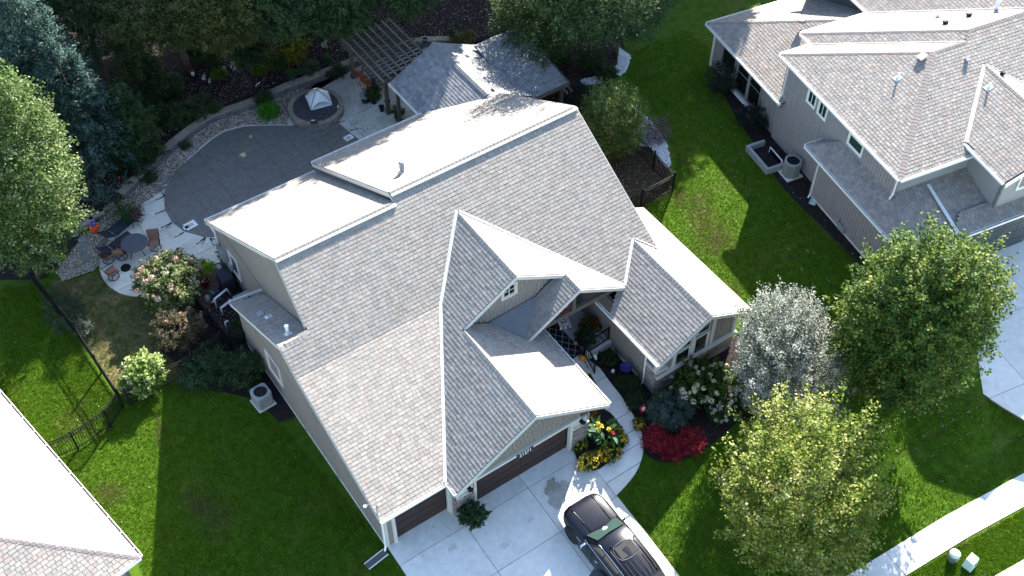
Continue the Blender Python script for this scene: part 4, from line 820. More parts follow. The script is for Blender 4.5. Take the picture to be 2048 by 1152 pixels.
# ------------------------------------------------------------------ the house at the bottom left: one roof corner in view
B_ = thing('house', 'pale roof corner of a house at the bottom left edge of the photo', 'house', (-12.61, 3.97, 0), math.radians(10))
eE, eS = pl(3.0, 0, -K), pl(3.0, y0=0, sy=K); RB = Roof(B_, 'near')
r1 = RB.plane([eE(0, 0), eE(0, 13), eE(-6, 13), eE(-6, 6)]); r2 = RB.plane([eS(0, 0), eS(-6, 6), eS(-7, 6), eS(-7, 0)]); rb = RB.finish(); RB.caps(eE(0, 0), eE(-6, 6), r1, r2, .14, .19, .012)
gutter(B_, eE(0, 0), eE(0, 13), (1, 0, 0)); gutter(B_, eS(0, 0), eS(-7, 0), (0, -1, 0))
wallslab(B_, [(-.5, .5, -.1), (-.5, 13, -.1), (-.5, 13, 3), (-.5, .5, 3)], V3(-.15, 0, 0), 'siding_near'); wallslab(B_, [(-.5, .5, -.1), (-7, .5, -.1), (-7, .5, 3), (-.5, .5, 3)], V3(0, .15, 0), 'siding_near'); downspout(B_, [(-.9, -.06, 2.85), (-.9, .4, 2.6), (-.9, .44, .1)])
# ------------------------------------------------------------------ covered patio behind the near house
PV = thing('pavilion', 'shingled patio pavilion roof joining the back of the taupe house', 'pavilion', (0, 0, 0))
ae, ax, ak = 2.9, 12.36, .5; aW, aE = pl(2.9, 9.5, ak), pl(2.9 + ak * 2.86, 12.36, -ak)
zr = 2.9 + ak * 2.86; yr_ = lambda z: Y2 + (Z2 - z) / ((Z2 - ZRH) / (19.2712 - Y2))
RP = Roof(PV, 'pav')
u1 = RP.plane([aW(9.5, 22.6), aW(12.36, 22.6), aW(12.36, yr_(zr) + .02), aW(9.55, 19.3), aW(9.5, 19.3)]); u2 = RP.plane([aE(12.36, 22.6), aE(15.15, 22.6), aE(15.15, 17.4), aE(13.1, 17.4), aE(13.07, 18.2), aE(12.36, yr_(zr) + .02)])
pB = pl(2.72, y0=17.4, sy=.16); u3 = RP.plane([pB(14.6, 17.4), pB(17.55, 17.4), pB(17.6, 22.1), pB(14.6, 22.1)]); pvr = RP.finish(); RP.caps((12.36, yr_(zr) + .3, zr), (12.36, 22.6, zr), u1, u2, .16, .2, .035)
gutter(PV, aW(9.5, 19.32), aW(9.5, 22.6), (-1, 0, 0), wd=.09, ht=.09)
MB().bar((12.36, yr_(zr) + .15, zr - .02), (9.6, 19.2, 3.02), .1, .02).build('valley_flashing', 'flashing', pvr)
fb = MB()
for a, b, o in ((aW(9.5, 22.62), aW(12.36, 22.62), (0, 1, 0)), (aE(12.36, 22.62), aE(15.15, 22.62), (0, 1, 0)), (pB(14.6, 17.38), pB(17.6, 17.38), (0, -1, 0)), (pB(17.62, 17.4), pB(17.64, 22.1), (1, 0, 0)), (pB(15.2, 22.12), pB(17.6, 22.12), (0, 1, 0))): fb.slab([Vector(a) - V3(0, 0, .22), Vector(b) - V3(0, 0, .22), Vector(b) - V3(0, 0, .02), Vector(a) - V3(0, 0, .02)], Vector(o) * .04)
fb.build('fascia', 'cedar_wood', PV)
for (x, y, h) in ((9.75, 19.6, 2.85), (9.75, 22.3, 2.85), (15.0, 22.3, 2.8), (17.35, 17.7, 2.6), (17.35, 21.8, 3.2)): MB().box((x, y, h / 2), (.16, .16, h)).box((x, y, .12), (.22, .22, .24)).build('post', 'cedar_wood', PV)
for x in (17.2, 17.5): MB().bar((x, 17.9, 2.5), (x, 16.95, 2.42), .05, .14).build('rafter_tail', 'cedar_wood', PV)
# ------------------------------------------------------------------ pergola
PG = thing('pergola', 'brown wooden pergola with open slats over the pool patio', 'pergola', (9.6, 23.4, 0))
for (x, y) in ((.1, .1), (.05, 3.9), (2.7, .1), (2.7, 3.9)):
    p = MB().box((x, y, 1.2), (.19, .19, 2.4)).build('post', 'cedar_wood', PG); MB().box((x, y, .14), (.27, .27, .28)).build('post_base', 'cedar_wood', p)
for y in (-.02, .22, 3.78, 4.02): MB().box((1.35, y, 2.33), (3.5, .05, .24)).build('beam', 'cedar_wood', PG)
rme = MB().add([(-.45, -.022, .03), (-.3, -.022, -.09), (3.05, -.022, -.09), (3.2, -.022, .03), (3.2, -.022, .09), (-.45, -.022, .09)] + [(-.45, .022, .03), (-.3, .022, -.09), (3.05, .022, -.09), (3.2, .022, .03), (3.2, .022, .09), (-.45, .022, .09)], [(0, 1, 2, 3, 4, 5)[::1], (11, 10, 9, 8, 7, 6)] + [(i, i + 6, (i + 1) % 6 + 6, (i + 1) % 6) for i in range(6)]).mesh('rafter', 'cedar_wood')
for i in range(15): inst('rafter', rme, PG, (0, -.15 + i * .31, 2.55))
sme = MB().box((0, 2.05, 0), (.11, 4.75, .045)).mesh('slat', 'pergola_top')
for i in range(8): inst('slat', sme, PG, (-.18 + i * .44, -.0, 2.665))
# ------------------------------------------------------------------ spa
SP = thing('hot_tub', 'round sunken hot tub with stone ring wall and dark cover by the pool', 'hot tub', (6.45, 25.85, 0))
MB().lathe([(1.42, 0), (1.42, .36), (1.2, .36)], (0, 0, 0), 40).build('tub_core', 'mortar', SP)
for row in range(3):
    a = random.random()
    while a < 2 * PI - .02:
        da = random.uniform(.14, .3); a1 = a + da; am = (a + a1) / 2
        MB().box((math.cos(am) * 1.45, math.sin(am) * 1.45, .065 + row * .125), (.12 + random.uniform(0, .05), 1.48 * da - .02, .112), rz=am).build('stone', 'stone', SP); a = a1
n_c = 22
for i in range(n_c):
    a0, a1 = 2 * PI * i / n_c + .008, 2 * PI * (i + 1) / n_c - .008; pts = []
    if i in (14,): continue
    for r_ in (1.22, 1.55):
        aa = [a0, (a0 + a1) / 2, a1]; aa = aa if r_ < 1.4 else aa[::-1]; pts += [(r_ * math.cos(t), r_ * math.sin(t)) for t in aa]
    MB().prism(pts, .38, .46 + random.uniform(-.005, .008)).build('cap_stone', 'wall_stone', SP)
cv = MB().lathe([(1.24, .38), (1.27, .49), (1.24, .515), (0, .535)], (0, 0, 0), 40).build('cover', 'spa_cover', SP); MB().bar((-.75, -.95, .53), (.35, 1.15, .53), .02, .02).build('cover_fold', 'spa_cover', cv)
for a in (4.1, 5.6): MB().box((1.25 * math.cos(a), 1.25 * math.sin(a), .53), (.07, .2, .03), rz=a).build('clip', 'pvc', cv)
# the white canopy bed resting on the cover
CB = thing('canopy', 'small white pop-up canopy standing on the round hot tub cover', 'canopy', (6.75, 26.05, .535), math.radians(-12))
mb = MB(); nU = 7; hw = .62
def cz(u, v): return .18 + .72 * (1 - max(abs(u), abs(v)) ** 1.5) * (1 - .0) + .0
arc = {}
rows_ = []
for i in range(9):
    for j in range(9):
        u, v = i / 4 - 1, j / 4 - 1; m_ = max(abs(u), abs(v)); e = min(abs(u), abs(v)); z = .05 + .8 * (1 - m_ ** 1.35) + .42 * (m_ ** 3) * (1 - (e / max(m_, .01)) ** 2) ; rows_.append((u * hw * (1 - .04 * (1 - e)), v * hw, z))
mb.add(rows_, [(i * 9 + j, (i + 1) * 9 + j, (i + 1) * 9 + j + 1, i * 9 + j + 1) for i in range(8) for j in range(8)]); o = mb.build('canopy_cloth', 'canopy', CB, True); so = o.modifiers.new('s', 'SOLIDIFY'); so.thickness = .012
MB().box((0, 0, .04), (1.2, 1.2, .06)).box((0, .55, .12), (1.2, .08, .14)).box((.56, 0, .12), (.08, 1.1, .12)).build('base_pad', 'canopy', CB)
for (i, j) in ((-1, -1), (1, -1), (1, 1), (-1, 1)): MB().tube([(i * hw, j * hw, 0), (i * .45, j * .45, .42), (i * .2, j * .2, .72), (0, 0, .87)], .014, 6).build('pole', 'black_metal', CB)
# ------------------------------------------------------------------ pool cover
pcp = [(341, 361), (351, 347), (375, 323), (403, 299), (424, 281), (448, 266), (486, 255), (530, 253), (583, 253), (640, 240), (674, 245), (718, 281)]; pcl = [(437, 474), (410, 475), (368, 463), (344, 444), (330, 419), (329, 385)]
pcw = [tuple(at(*p))[:2] for p in pcp] + [(7.6, 19.6), (-1.6, 19.3)] + [tuple(at(*p))[:2] for p in pcl]
PC = tag(MB().prism(pcw, .035, .055).build('pool_cover', 'car_black'), 'large dark grey safety cover laid over the kidney shaped swimming pool', 'pool cover')
paving('cover_panel', pcw, [-6.5 + i * 1.52 for i in range(14)], [17.8 + j * 1.52 for j in range(9)], .015, .05, .066, 'pool_cover', PC, rz=0.0)
def strap(p, q):
    a, b = at(*p, .07), at(*q, .07); MB().bar(a, b, .05, .012).build('strap', 'black_metal', PC); MB().bar(a.lerp(b, .55), a.lerp(b, .85), .035, .03).build('spring', 'steel', PC)
for p, q in (((329, 392), (311, 400)), ((329, 392), (322, 382)), ((330, 420), (310, 428)), ((344, 445), (322, 455)), ((344, 445), (333, 455)), ((368, 464), (350, 474)), ((410, 475), (393, 488)), ((411, 475), (404, 488)), ((420, 476), (428, 490)), ((420, 476), (432, 479)), ((718, 281), (735, 277)), ((674, 246), (690, 241)), ((700, 262), (716, 256))): strap(p, q)
for (x, y, s) in ((381, 450, .62), (372, 455, .28), (697, 275, .5)):
    p = at(x, y, .075); MB().box(p, (s, s * .8, .008), rz=.1).build('paper_label', 'paper', PC)
    for k in range(3): MB().box(p + V3(-.02, .1 * s + -.12 * s * k, .006), (s * .55, s * .05, .004), rz=.1).build('print_line', 'util_dark', PC)
# ------------------------------------------------------------------ trees
PAL_YM = [(.03, .06, .008), (.078, .125, .012), (.145, .19, .022), (.24, .255, .045), (.44, .43, .2)]
PAL_RM = [(.016, .044, .011), (.034, .082, .015), (.065, .122, .018), (.13, .175, .022), (.24, .26, .07)]
PAL_SV = [(.025, .036, .025), (.07, .088, .062), (.165, .185, .148), (.32, .335, .29), (.52, .53, .48)]
PAL_LT = [(.02, .05, .011), (.045, .092, .018), (.088, .145, .032), (.165, .22, .08), (.36, .40, .22)]
PAL_BS = [(.010, .026, .020), (.026, .058, .048), (.055, .11, .092), (.12, .19, .175)]
PAL_CD = [(.02, .036, .012), (.042, .07, .022), (.078, .105, .032), (.14, .15, .045)]
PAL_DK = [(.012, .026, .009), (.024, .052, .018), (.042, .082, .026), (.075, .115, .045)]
PAL_BR = [(.025, .055, .010), (.055, .105, .018), (.10, .16, .035), (.2, .25, .09), (.30, .26, .04)]
def gxy(px, py, z=0): p = at(px, py, z); return (p.x, p.y)
h_ = float(hz(9.7, -8.8)); c = gxy(1606, 1003, 4.4 + h_); tree('maple_tree', 'yellow-green maple turning gold at its right edge, standing alone by the public sidewalk', 'tree', (*c, h_), (2.95, 2.95, 3.35), 4.4, PAL_YM, 820, 52, .14, 45, bark='pale_bark', leaf=.135, wid=.7, slen=1.7, up=1.0, inner=.22, spread=.19, lob=.2, seed=1)
c = gxy(1828, 648, 5.6); tree('maple_tree', 'large green maple with yellowish top in front of the neighbour garage', 'tree', (*c, 0), (2.65, 2.65, 4.5), 5.6, PAL_RM, 1350, 50, .18, 40, leaf=.145, wid=.7, slen=1.45, up=1.0, inner=.3, spread=.21, lob=.16, seed=2)
c = gxy(1562, 705, 3.4); tree('silver_tree', 'silvery white leaved ornamental tree beside the right stone corner of the house', 'tree', (*c, 0), (2.0, 2.0, 3.0), 3.4, PAL_SV, 1150, 52, .10, 40, bark='pale_bark', leaf=.095, wid=.62, slen=1.25, up=1.1, inner=.15, spread=.14, lob=.3, seed=3)
c = gxy(1224, 242, 2.3); tree('birch_shrub', 'round green shrub tree with a few yellow leaves beside the back right house corner', 'tree', (*c, 0), (1.55, 1.55, 2.1), 2.3, PAL_BR, 900, 46, .06, 20, leaf=.10, wid=.5, slen=.6, up=.2, inner=.3, spread=.16, lob=.12, seed=4)
c = gxy(-12, 345, 7.0); tree('oak_tree', 'tall bright leafy tree cut by the left edge, in front of the blue conifers', 'tree', (*c, 0), (3.2, 3.2, 6.2), 7.0, PAL_LT, 1700, 46, .22, 20, leaf=.145, wid=.65, slen=1.1, up=.5, inner=.35, spread=.22, lob=.25, seed=5)
def conifer(px, py, H, R_, label, pal=PAL_BS, seed=0, n=330, z=.4, grp=None):
    c = gxy(px, py, z); return tree('conifer_tree', label, 'tree', (*c, z - .02), (R_, R_, H / 2), H / 2 + .2, pal, int(n * 1.5), 60, .13, 6, leaf=.19, wid=.34, slen=1.0, up=.1, inner=.45, spread=.15, lob=.2, cone=.8, seed=seed, zt=H * .9, z0=.5, low=-2)
conifer(200, 352, 8.2, 1.8, 'blue-green conifer nearest to the low garden wall on the left', seed=11)
conifer(150, 318, 10.5, 2.3, 'tall blue-green conifer just above the bright leafy left tree', seed=12, n=420)
conifer(48, 250, 11.5, 2.5, 'blue-green conifer rising behind the bright leafy tree at the left edge', seed=13, n=420)
conifer(272, 318, 4.4, 1.1, 'short dark conifer between the curved wall and the tall blue conifers', PAL_DK, seed=14, n=200)
conifer(118, 120, 12, 2.4, 'blue-green conifer in the top left, right of the corner one', seed=15, n=400)
conifer(10, 110, 12.5, 2.6, 'blue-green conifer filling the top left corner of the photo', seed=16, n=380)
conifer(222, 190, 9, 2.1, 'dim conifer standing behind the blue ones, left of the bare cedar trunk', PAL_DK, seed=17)
def cedar(px, py, zc, R_, base, label, pal, seed, n=420, tr=.17):
    b = Vector((*gxy(*base, .4), .4)); c = at(px, py, zc); t = tree('cedar_tree', label, 'tree', (b.x, b.y, .38), R_, zc, pal, int(n * 1.7), 48, 0, m='leaf', leaf=.18, wid=.36, slen=1.0, up=.1, inner=.4, spread=.17, lob=.25, seed=seed)
    cr_ = [o for o in t.children if o.name.startswith('crown')][0]; off = Vector((c.x - b.x, c.y - b.y, -.38)); cr_.location = off
    mb = MB(); top = Vector((off.x, off.y, zc - .3)); mid = top * .5 + V3(.15, -.1, 0); mb.tube([(0, 0, -.1), (mid * .5)[:], mid[:], top[:]], [tr * 1.4, tr * 1.1, tr * .9, tr * .5], 9)
    g = np.random.default_rng(seed)
    for k in range(9): a = mid.lerp(top, g.random()); d = Vector(g.normal(size=3)) * 1.0; d.z = abs(d.z) * .5 + .2; mb.tube([a[:], (a + d * .6)[:], (a + d * 1.5)[:]], [.06, .04, .012], 5, cap=False)
    mb.build('trunk', 'bark', t, True); return t
cedar(318, 18, 6.2, (2.7, 2.7, 1.9), (378, 143), 'dark cedar with a thick bare leaning trunk above the back bed', PAL_CD, 21, 480, .2)
cedar(440, 22, 7.0, (1.6, 1.6, 2.2), (430, 95), 'cedar with yellow-green tips right of the bare trunk', [(.02, .032, .009), (.045, .06, .016), (.09, .10, .028), (.15, .15, .05)], 22, 380, .13)
cedar(560, -12, 7.0, (2.7, 2.7, 1.7), (513, 78), 'dark pine crown at the top edge over a thin bare trunk', PAL_DK, 23, 420, .10)
cedar(668, 2, 6.5, (1.9, 1.9, 1.7), (640, 70), 'dark drooping pine at the top edge just left of the pergola', PAL_DK, 24, 360, .10)
cedar(805, -30, 6.5, (1.6, 1.6, 1.4), (800, 40), 'small dark pine cut by the top edge above the pergola', PAL_DK, 25, 240, .10)
cedar(490, 88, 2.6, (1.0, 1.0, .9), (488, 128), 'small dark evergreen on a short trunk in the mulch, above the white statues', PAL_DK, 26, 180, .05)
def broad(px, py, zc, R_, base, label, pal, seed, n=420, leaf=.14, **k):
    b = gxy(*base); c = at(px, py, zc); t = tree('shade_tree', label, 'tree', (*b, 0), R_, zc, pal, int(n * 1.9), 44, 0, leaf=leaf, wid=.6, slen=1.1, up=.1, inner=.35, spread=.22, lob=.22, seed=seed, **k)
    cr_ = [o for o in t.children if o.name.startswith('crown')][0]; off = Vector((c.x - b[0], c.y - b[1], 0)); cr_.location = off
    mb = MB(); top = Vector((off.x, off.y, zc)); mb.tube([(0, 0, -.1), tuple(top * .45), tuple(top)], [.17, .13, .07], 8)
    g = np.random.default_rng(seed)
    for k_ in range(9): a = top * (.5 + .5 * g.random()); d = Vector(g.normal(size=3)) * 1.1; d.z = abs(d.z) * .7 + .3; mb.tube([a[:], (a + d)[:]], [.05, .015], 5, cap=False)
    mb.build('trunk', 'bark', t, True); return t
broad(1075, 30, 4.2, (2.2, 2.2, 2.4), (1080, 110), 'green drooping leafy tree above the pavilion roof', [(.012, .03, .008), (.03, .06, .016), (.055, .095, .028), (.09, .14, .05)], 31, 380, .13)
broad(1246, -42, 5.7, (2.9, 2.9, 3.3), (1231, 112), 'broad green tree at the top edge with its trunk by the white stones', [(.012, .032, .012), (.028, .062, .026), (.05, .095, .042), (.09, .14, .075)], 32, 480, .13)
broad(1180, -30, 8.0, (2.8, 2.8, 2.2), (1160, 40), 'dark tree crown cut by the top edge behind the drooping one', PAL_DK, 33, 380, .14)
# trees standing outside the frame, which shade the yard
k_ = 0
for (x, y, zc, r) in ((21.5, 35.5, 9, 3.2), (28.5, 36.0, 10, 3.6), (15, 39.5, 10, 3.4), (8.5, 43, 11, 3.6), (2, 45, 11, 3.4), (26, 41, 12, 4), (35, 37, 10, 3.6), (44, 33, 10, 3.8), (50, 27, 9, 3.4), (19.0, 43, 12, 4), (36, 30.5, 8, 3.0), (32, 31, 9, 3.2), (15.5, 33.5, 12, 3.2), (10, 34.5, 11, 3.4), (21.0, 31.0, 12, 2.9), (4, 36, 10, 3.2), (22.5, 33, 12, 2.8), (34, 25.5, 10.5, 3.0), (38.5, 27, 11.5, 3.4), (*(at(1400, 8) + V3(.814 * 1.677 * 9, .581 * 1.677 * 9, 0))[:2], 9, 3.0)):
    k_ += 1; tree('yard_tree', 'tall leafy tree ' + ('standing beyond the white stone bed', 'standing behind the strip of lawn between the houses', 'standing behind the drooping tree', 'standing behind the pergola', 'standing behind the dog statues', 'in the far row behind the lawn strip', 'standing behind the neighbour sunroom', 'standing far behind the neighbour roof', 'standing at the far right behind the neighbour roof', 'in the far row behind the pavilion', 'shading the neighbour sunroom roof', 'shading the top of the lawn strip', 'shading the pool cover', 'shading the hot tub', 'shading the pavilion roof', 'shading the curved wall', 'shading the back right corner bed', 'standing off the corner of the neighbour sunroom', 'standing right of the sunroom corner tree', 'standing behind the far end of the lawn strip')[k_ - 1], 'tree', (x, y, 0), (r, r, r * 1.25), zc, PAL_DK, 620, 30, .2, 10, leaf=.36, wid=.6, slen=1.3, up=.3, inner=.3, spread=.3, lob=.2, seed=40 + k_, group='tall trees around the gardens')
# ------------------------------------------------------------------ shrubs and flowers
def shrub(name, label, px, py, R_, zc, pal, n=120, nl=40, cat='shrub', seed=0, group=None, z=0, leaf=.08, wid=.55, stems=8, m='leaf', **k):
    kk = dict(slen=.35, up=.5, inner=.3, spread=.10, lob=.15); kk.update(k)
    p = at(px, py, zc + z); dz = float(hz(p.x, p.y)); p = at(px, py, zc + z + dz); z += dz; t = tree(name, label, cat, (p.x, p.y, z), R_, zc, pal, n, nl, .025, stems, group=group, leaf=leaf, wid=wid, seed=seed, m=m, z0=.05, zt=zc, **kk); return t
def blooms(t, n, r, pal, seed=0, R_=None, zc=0, low=.0, up=.0):
    """domed flower heads near the crown's surface, each head its own part"""
    g = np.random.default_rng(seed); 
    for i in range(n):
        d = nrmz(g.normal(size=3)); d[2] = abs(d[2]) if low >= 0 else d[2]; p = d * np.array(R_) * g.uniform(.92, 1.1) + np.array([0, 0, zc + up]); rr = r * g.uniform(.75, 1.25)
        m_ = 46; q = nrmz(g.normal(size=(m_, 3))); P = p + q * rr * np.array([1, 1, .85]); Q = leafquads(P, nrmz(q + g.normal(size=(m_, 3)) * .3), g.normal(size=(m_, 3)), rr * .75, rr * .65); tn = np.clip(g.normal(.5, .25, m_) + g.uniform(-.25, .25), 0, 1)
        npobj('flower_head', Q, 4, 'petal', lerpcol(pal, tn), t)
PAL_HY = [(.03, .055, .010), (.07, .11, .022), (.13, .17, .05), (.24, .26, .13), (.36, .36, .24)]
hy = shrub('hydrangea', 'big hydrangea with tan pink panicles beside the patio table', 335, 560, (1.55, 1.55, 1.0), 1.15, PAL_HY, 340, 26, seed=51, leaf=.16, wid=.6, slen=.5, spread=.13)
blooms(hy, 46, .12, [(.30, .16, .10), (.46, .30, .20), (.58, .46, .33), (.62, .56, .42)], 3, (1.55, 1.55, 1.0), 1.15)
for k in range(9):
    pass
sh = shrub('shrub', 'brownish dried shrub just below the big hydrangea', 358, 655, (1.2, 1.2, .85), .85, [(.035, .045, .02), (.07, .07, .035), (.13, .11, .06), (.2, .14, .09)], 220, 34, seed=52, leaf=.085)
blooms(sh, 16, .09, [(.16, .08, .05), (.28, .17, .11), (.34, .25, .17)], 5, (1.15, 1.15, .8), .85)
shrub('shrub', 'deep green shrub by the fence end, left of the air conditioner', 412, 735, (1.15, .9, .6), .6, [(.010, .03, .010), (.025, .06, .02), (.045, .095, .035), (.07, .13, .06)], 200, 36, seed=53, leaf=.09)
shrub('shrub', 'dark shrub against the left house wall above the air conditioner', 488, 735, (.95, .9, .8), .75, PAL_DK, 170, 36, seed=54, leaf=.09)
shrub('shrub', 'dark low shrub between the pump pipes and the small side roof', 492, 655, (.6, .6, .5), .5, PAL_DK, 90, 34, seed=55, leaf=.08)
shrub('hydrangea', 'pale lime leaved hydrangea at the corner of the black fence', 282, 752, (.95, .95, .75), .8, [(.04, .09, .012), (.09, .16, .02), (.18, .27, .05), (.32, .40, .14), (.45, .5, .28)], 200, 24, seed=56, leaf=.15, wid=.7)
shrub('vine', 'bright green potted plant by the red pot beside the hydrangea', 405, 535, (.33, .33, .32), .75, [(.10, .22, .01), (.2, .36, .02), (.3, .46, .05)], 60, 22, seed=57, leaf=.13, cat='plant')
shrub('vine', 'climbing plant at the back left corner of the house wall', 450, 505, (.3, .3, .8), .8, [(.02, .04, .012), (.05, .08, .03), (.12, .15, .07)], 60, 30, seed=58, leaf=.08, cat='plant')
shrub('shrub', 'low yellow flecked shrub next to the pool pump', 470, 545, (.45, .4, .3), .3, [(.03, .04, .015), (.08, .09, .04), (.2, .2, .11)], 60, 30, seed=59, leaf=.07)
shrub('ornamental_grass', 'spreading grey-green ground plant along the inside of the left fence', 128, 620, (.8, 1.7, .3), .28, [(.02, .035, .02), (.05, .075, .05), (.1, .13, .09)], 160, 30, seed=60, leaf=.1, wid=.25)
shrub('shrub', 'small pale leaved plant hanging on the left fence', 168, 655, (.35, .5, .3), .35, [(.06, .08, .05), (.15, .18, .12), (.26, .28, .2)], 50, 28, seed=61, leaf=.09, cat='plant')
# entry bed
PAL_OH = [(.015, .04, .010), (.035, .075, .014), (.07, .12, .02), (.13, .18, .03)]
oh = shrub('hydrangea', 'white flowered hydrangea in front of the stone base of the right wing', 1402, 762, (1.35, 1.15, .75), .8, PAL_OH, 300, 34, seed=62, leaf=.12, wid=.65)
blooms(oh, 44, .105, [(.30, .30, .16), (.45, .44, .28), (.55, .52, .36), (.5, .36, .28)], 7, (1.38, 1.18, .78), .8)
o2 = shrub('hydrangea', 'low white flowered hydrangea edging the lawn below the larger one', 1452, 815, (.95, .6, .4), .4, [(.012, .03, .010), (.03, .06, .014), (.06, .1, .02)], 130, 32, seed=63, leaf=.10)
blooms(o2, 30, .085, [(.34, .34, .22), (.5, .5, .38), (.58, .56, .44)], 9, (.95, .6, .42), .4)
shrub('shrub', 'bright green leafy shrub under the silver tree', 1490, 770, (.6, .6, .5), .5, [(.03, .07, .01), (.08, .15, .016), (.16, .23, .03)], 100, 32, seed=64, leaf=.10)
shrub('amsonia', 'feathery blue-green bush between the walk and the stone corner', 1340, 818, (1.05, .95, .55), .6, [(.02, .04, .03), (.045, .075, .06), (.08, .12, .10), (.12, .16, .14)], 230, 34, seed=65, leaf=.15, wid=.16, slen=.4, up=.3)
for i, (px, py) in enumerate(((1308, 878), (1382, 882), (1345, 898))):
    shrub('barberry', ('crimson barberry nearest the front walk', 'crimson barberry at the lawn edge below the blue-green bush', 'lowest crimson barberry between the other two')[i], px, py, (.55, .55, .4), .42, [(.05, .004, .008), (.14, .006, .014), (.33, .014, .03), (.45, .07, .07)], 150, 30, seed=66 + i, leaf=.08, wid=.4, slen=.42, up=1.1, group='crimson barberries')
for i, (px, py, r, lb) in enumerate(((1217, 716, .45, 'round clipped boxwood behind the porch railing'), (1264, 768, .45, 'round clipped boxwood near the downspout of the right wing'), (1270, 800, .48, 'round clipped boxwood beside the red garden flag'), (1245, 765, .3, 'small loose boxwood below the purple birdbath'))):
    shrub('boxwood', lb, px, py, (r, r, r * .85), r * .85, [(.012, .022, .008), (.03, .05, .018), (.055, .085, .03)], 130, 36, seed=70 + i, leaf=.05, wid=.6, slen=.16, spread=.05, lob=.05, group='clipped boxwoods')
# canna bed at the driveway corner
PAL_YF = [(.5, .32, .01), (.65, .45, .02), (.72, .55, .06)]
def mums(px, py, R_, zc, label, seed, n=110, pal=PAL_YF, fl=70):
    t = shrub('flower_clump', label, px, py, R_, zc, [(.015, .035, .008), (.035, .065, .014), (.06, .1, .02)], n, 30, 'flowers', seed, z=.06, leaf=.06, slen=.2, spread=.07)
    g = np.random.default_rng(seed); d = nrmz(g.normal(size=(fl, 3))); d[:, 2] = np.abs(d[:, 2]); P = d * np.array(R_) * 1.05 + np.array([0, 0, zc]); P = np.repeat(P, 7, 0); P = P + g.normal(size=P.shape) * .022
    Q = leafquads(P, nrmz(np.repeat(d, 7, 0) + g.normal(size=P.shape) * .4), g.normal(size=P.shape), .055, .045); tag(npobj('blossoms', Q, 4, 'petal', lerpcol(pal, g.random(len(P))), t), kind='stuff'); return t
mums(1180, 922, (.62, .38, .24), .22, 'yellow flower clump spilling onto the driveway', 81, fl=110); mums(1220, 905, (.5, .45, .26), .24, 'yellow flower clump at the bottom right of the canna bed', 82, fl=90); mums(1236, 872, (.3, .5, .26), .24, 'yellow flower clump along the front walk side of the canna bed', 83, fl=80)
mums(1160, 890, (.3, .3, .2), .2, 'yellow flower clump against the right garage pier', 84, fl=40); mums(1182, 830, (.3, .25, .25), .3, 'orange flower clump behind the cannas at the garage corner', 85, pal=[(.45, .12, .02), (.55, .22, .03)], fl=50); mums(1278, 848, (.22, .3, .2), .2, 'small yellow flower clump left of the crimson barberries', 86, n=40, fl=36)
cn = thing('canna_plant', 'red and yellow flowering cannas with broad leaves in the corner bed', 'plant', (*gxy(1205, 868, .5), .06))
g = np.random.default_rng(5)
lmb = MB().add([(0, -.0, 0), (.22, -.10, .08), (.42, -.08, .06), (.6, 0, -.02), (.42, .08, .06), (.22, .10, .08), (.22, 0, .05), (.42, 0, .03)], [(0, 1, 6), (1, 2, 7, 6), (2, 3, 7), (3, 4, 7), (4, 5, 6, 7), (5, 0, 6)], (.03, .09, .035)).mesh('leaf', 'leaf', True, True)
lmb2 = MB().add([(0, -.0, 0), (.22, -.10, .08), (.42, -.08, .06), (.6, 0, -.02), (.42, .08, .06), (.22, .10, .08), (.22, 0, .05), (.42, 0, .03)], [(0, 1, 6), (1, 2, 7, 6), (2, 3, 7), (3, 4, 7), (4, 5, 6, 7), (5, 0, 6)], (.12, .25, .03)).mesh('leaf', 'leaf', True, True)
smb = MB()
for i in range(15):
    a = g.random() * 2 * PI; r = g.uniform(.1, .55); x, y = r * math.cos(a), r * math.sin(a); h = g.uniform(.6, 1.15); smb.tube([(x, y, 0), (x * 1.1, y * 1.1, h)], [.018, .012], 5)
    for k in range(4): inst('leaf', lmb2 if g.random() < .12 else lmb, cn, (x, y, h * (.3 + .2 * k)), (g.uniform(-.3, .3), g.uniform(-.7, .1), a + g.uniform(-1.4, 1.4)), (g.uniform(.7, 1.1),) * 3)
    if i % 2 == 0:
        m_ = 40; q = nrmz(g.normal(size=(m_, 3))); P = np.array([x * 1.1, y * 1.1, h + .08]) + q * np.array([.09, .09, .13]) * g.uniform(.5, 1.1, (m_, 1)); pl_ = [(.5, .03, .03), (.6, .07, .05)] if i in (0, 6) else [(.6, .45, .03), (.7, .6, .1)]
        npobj('flower_head', leafquads(P, nrmz(g.normal(size=(m_, 3)) + [0, 0, .5]), q, .09, .07), 4, 'petal', lerpcol(pl_, g.random(m_)), cn)
smb.build('stem', 'lawn', cn)
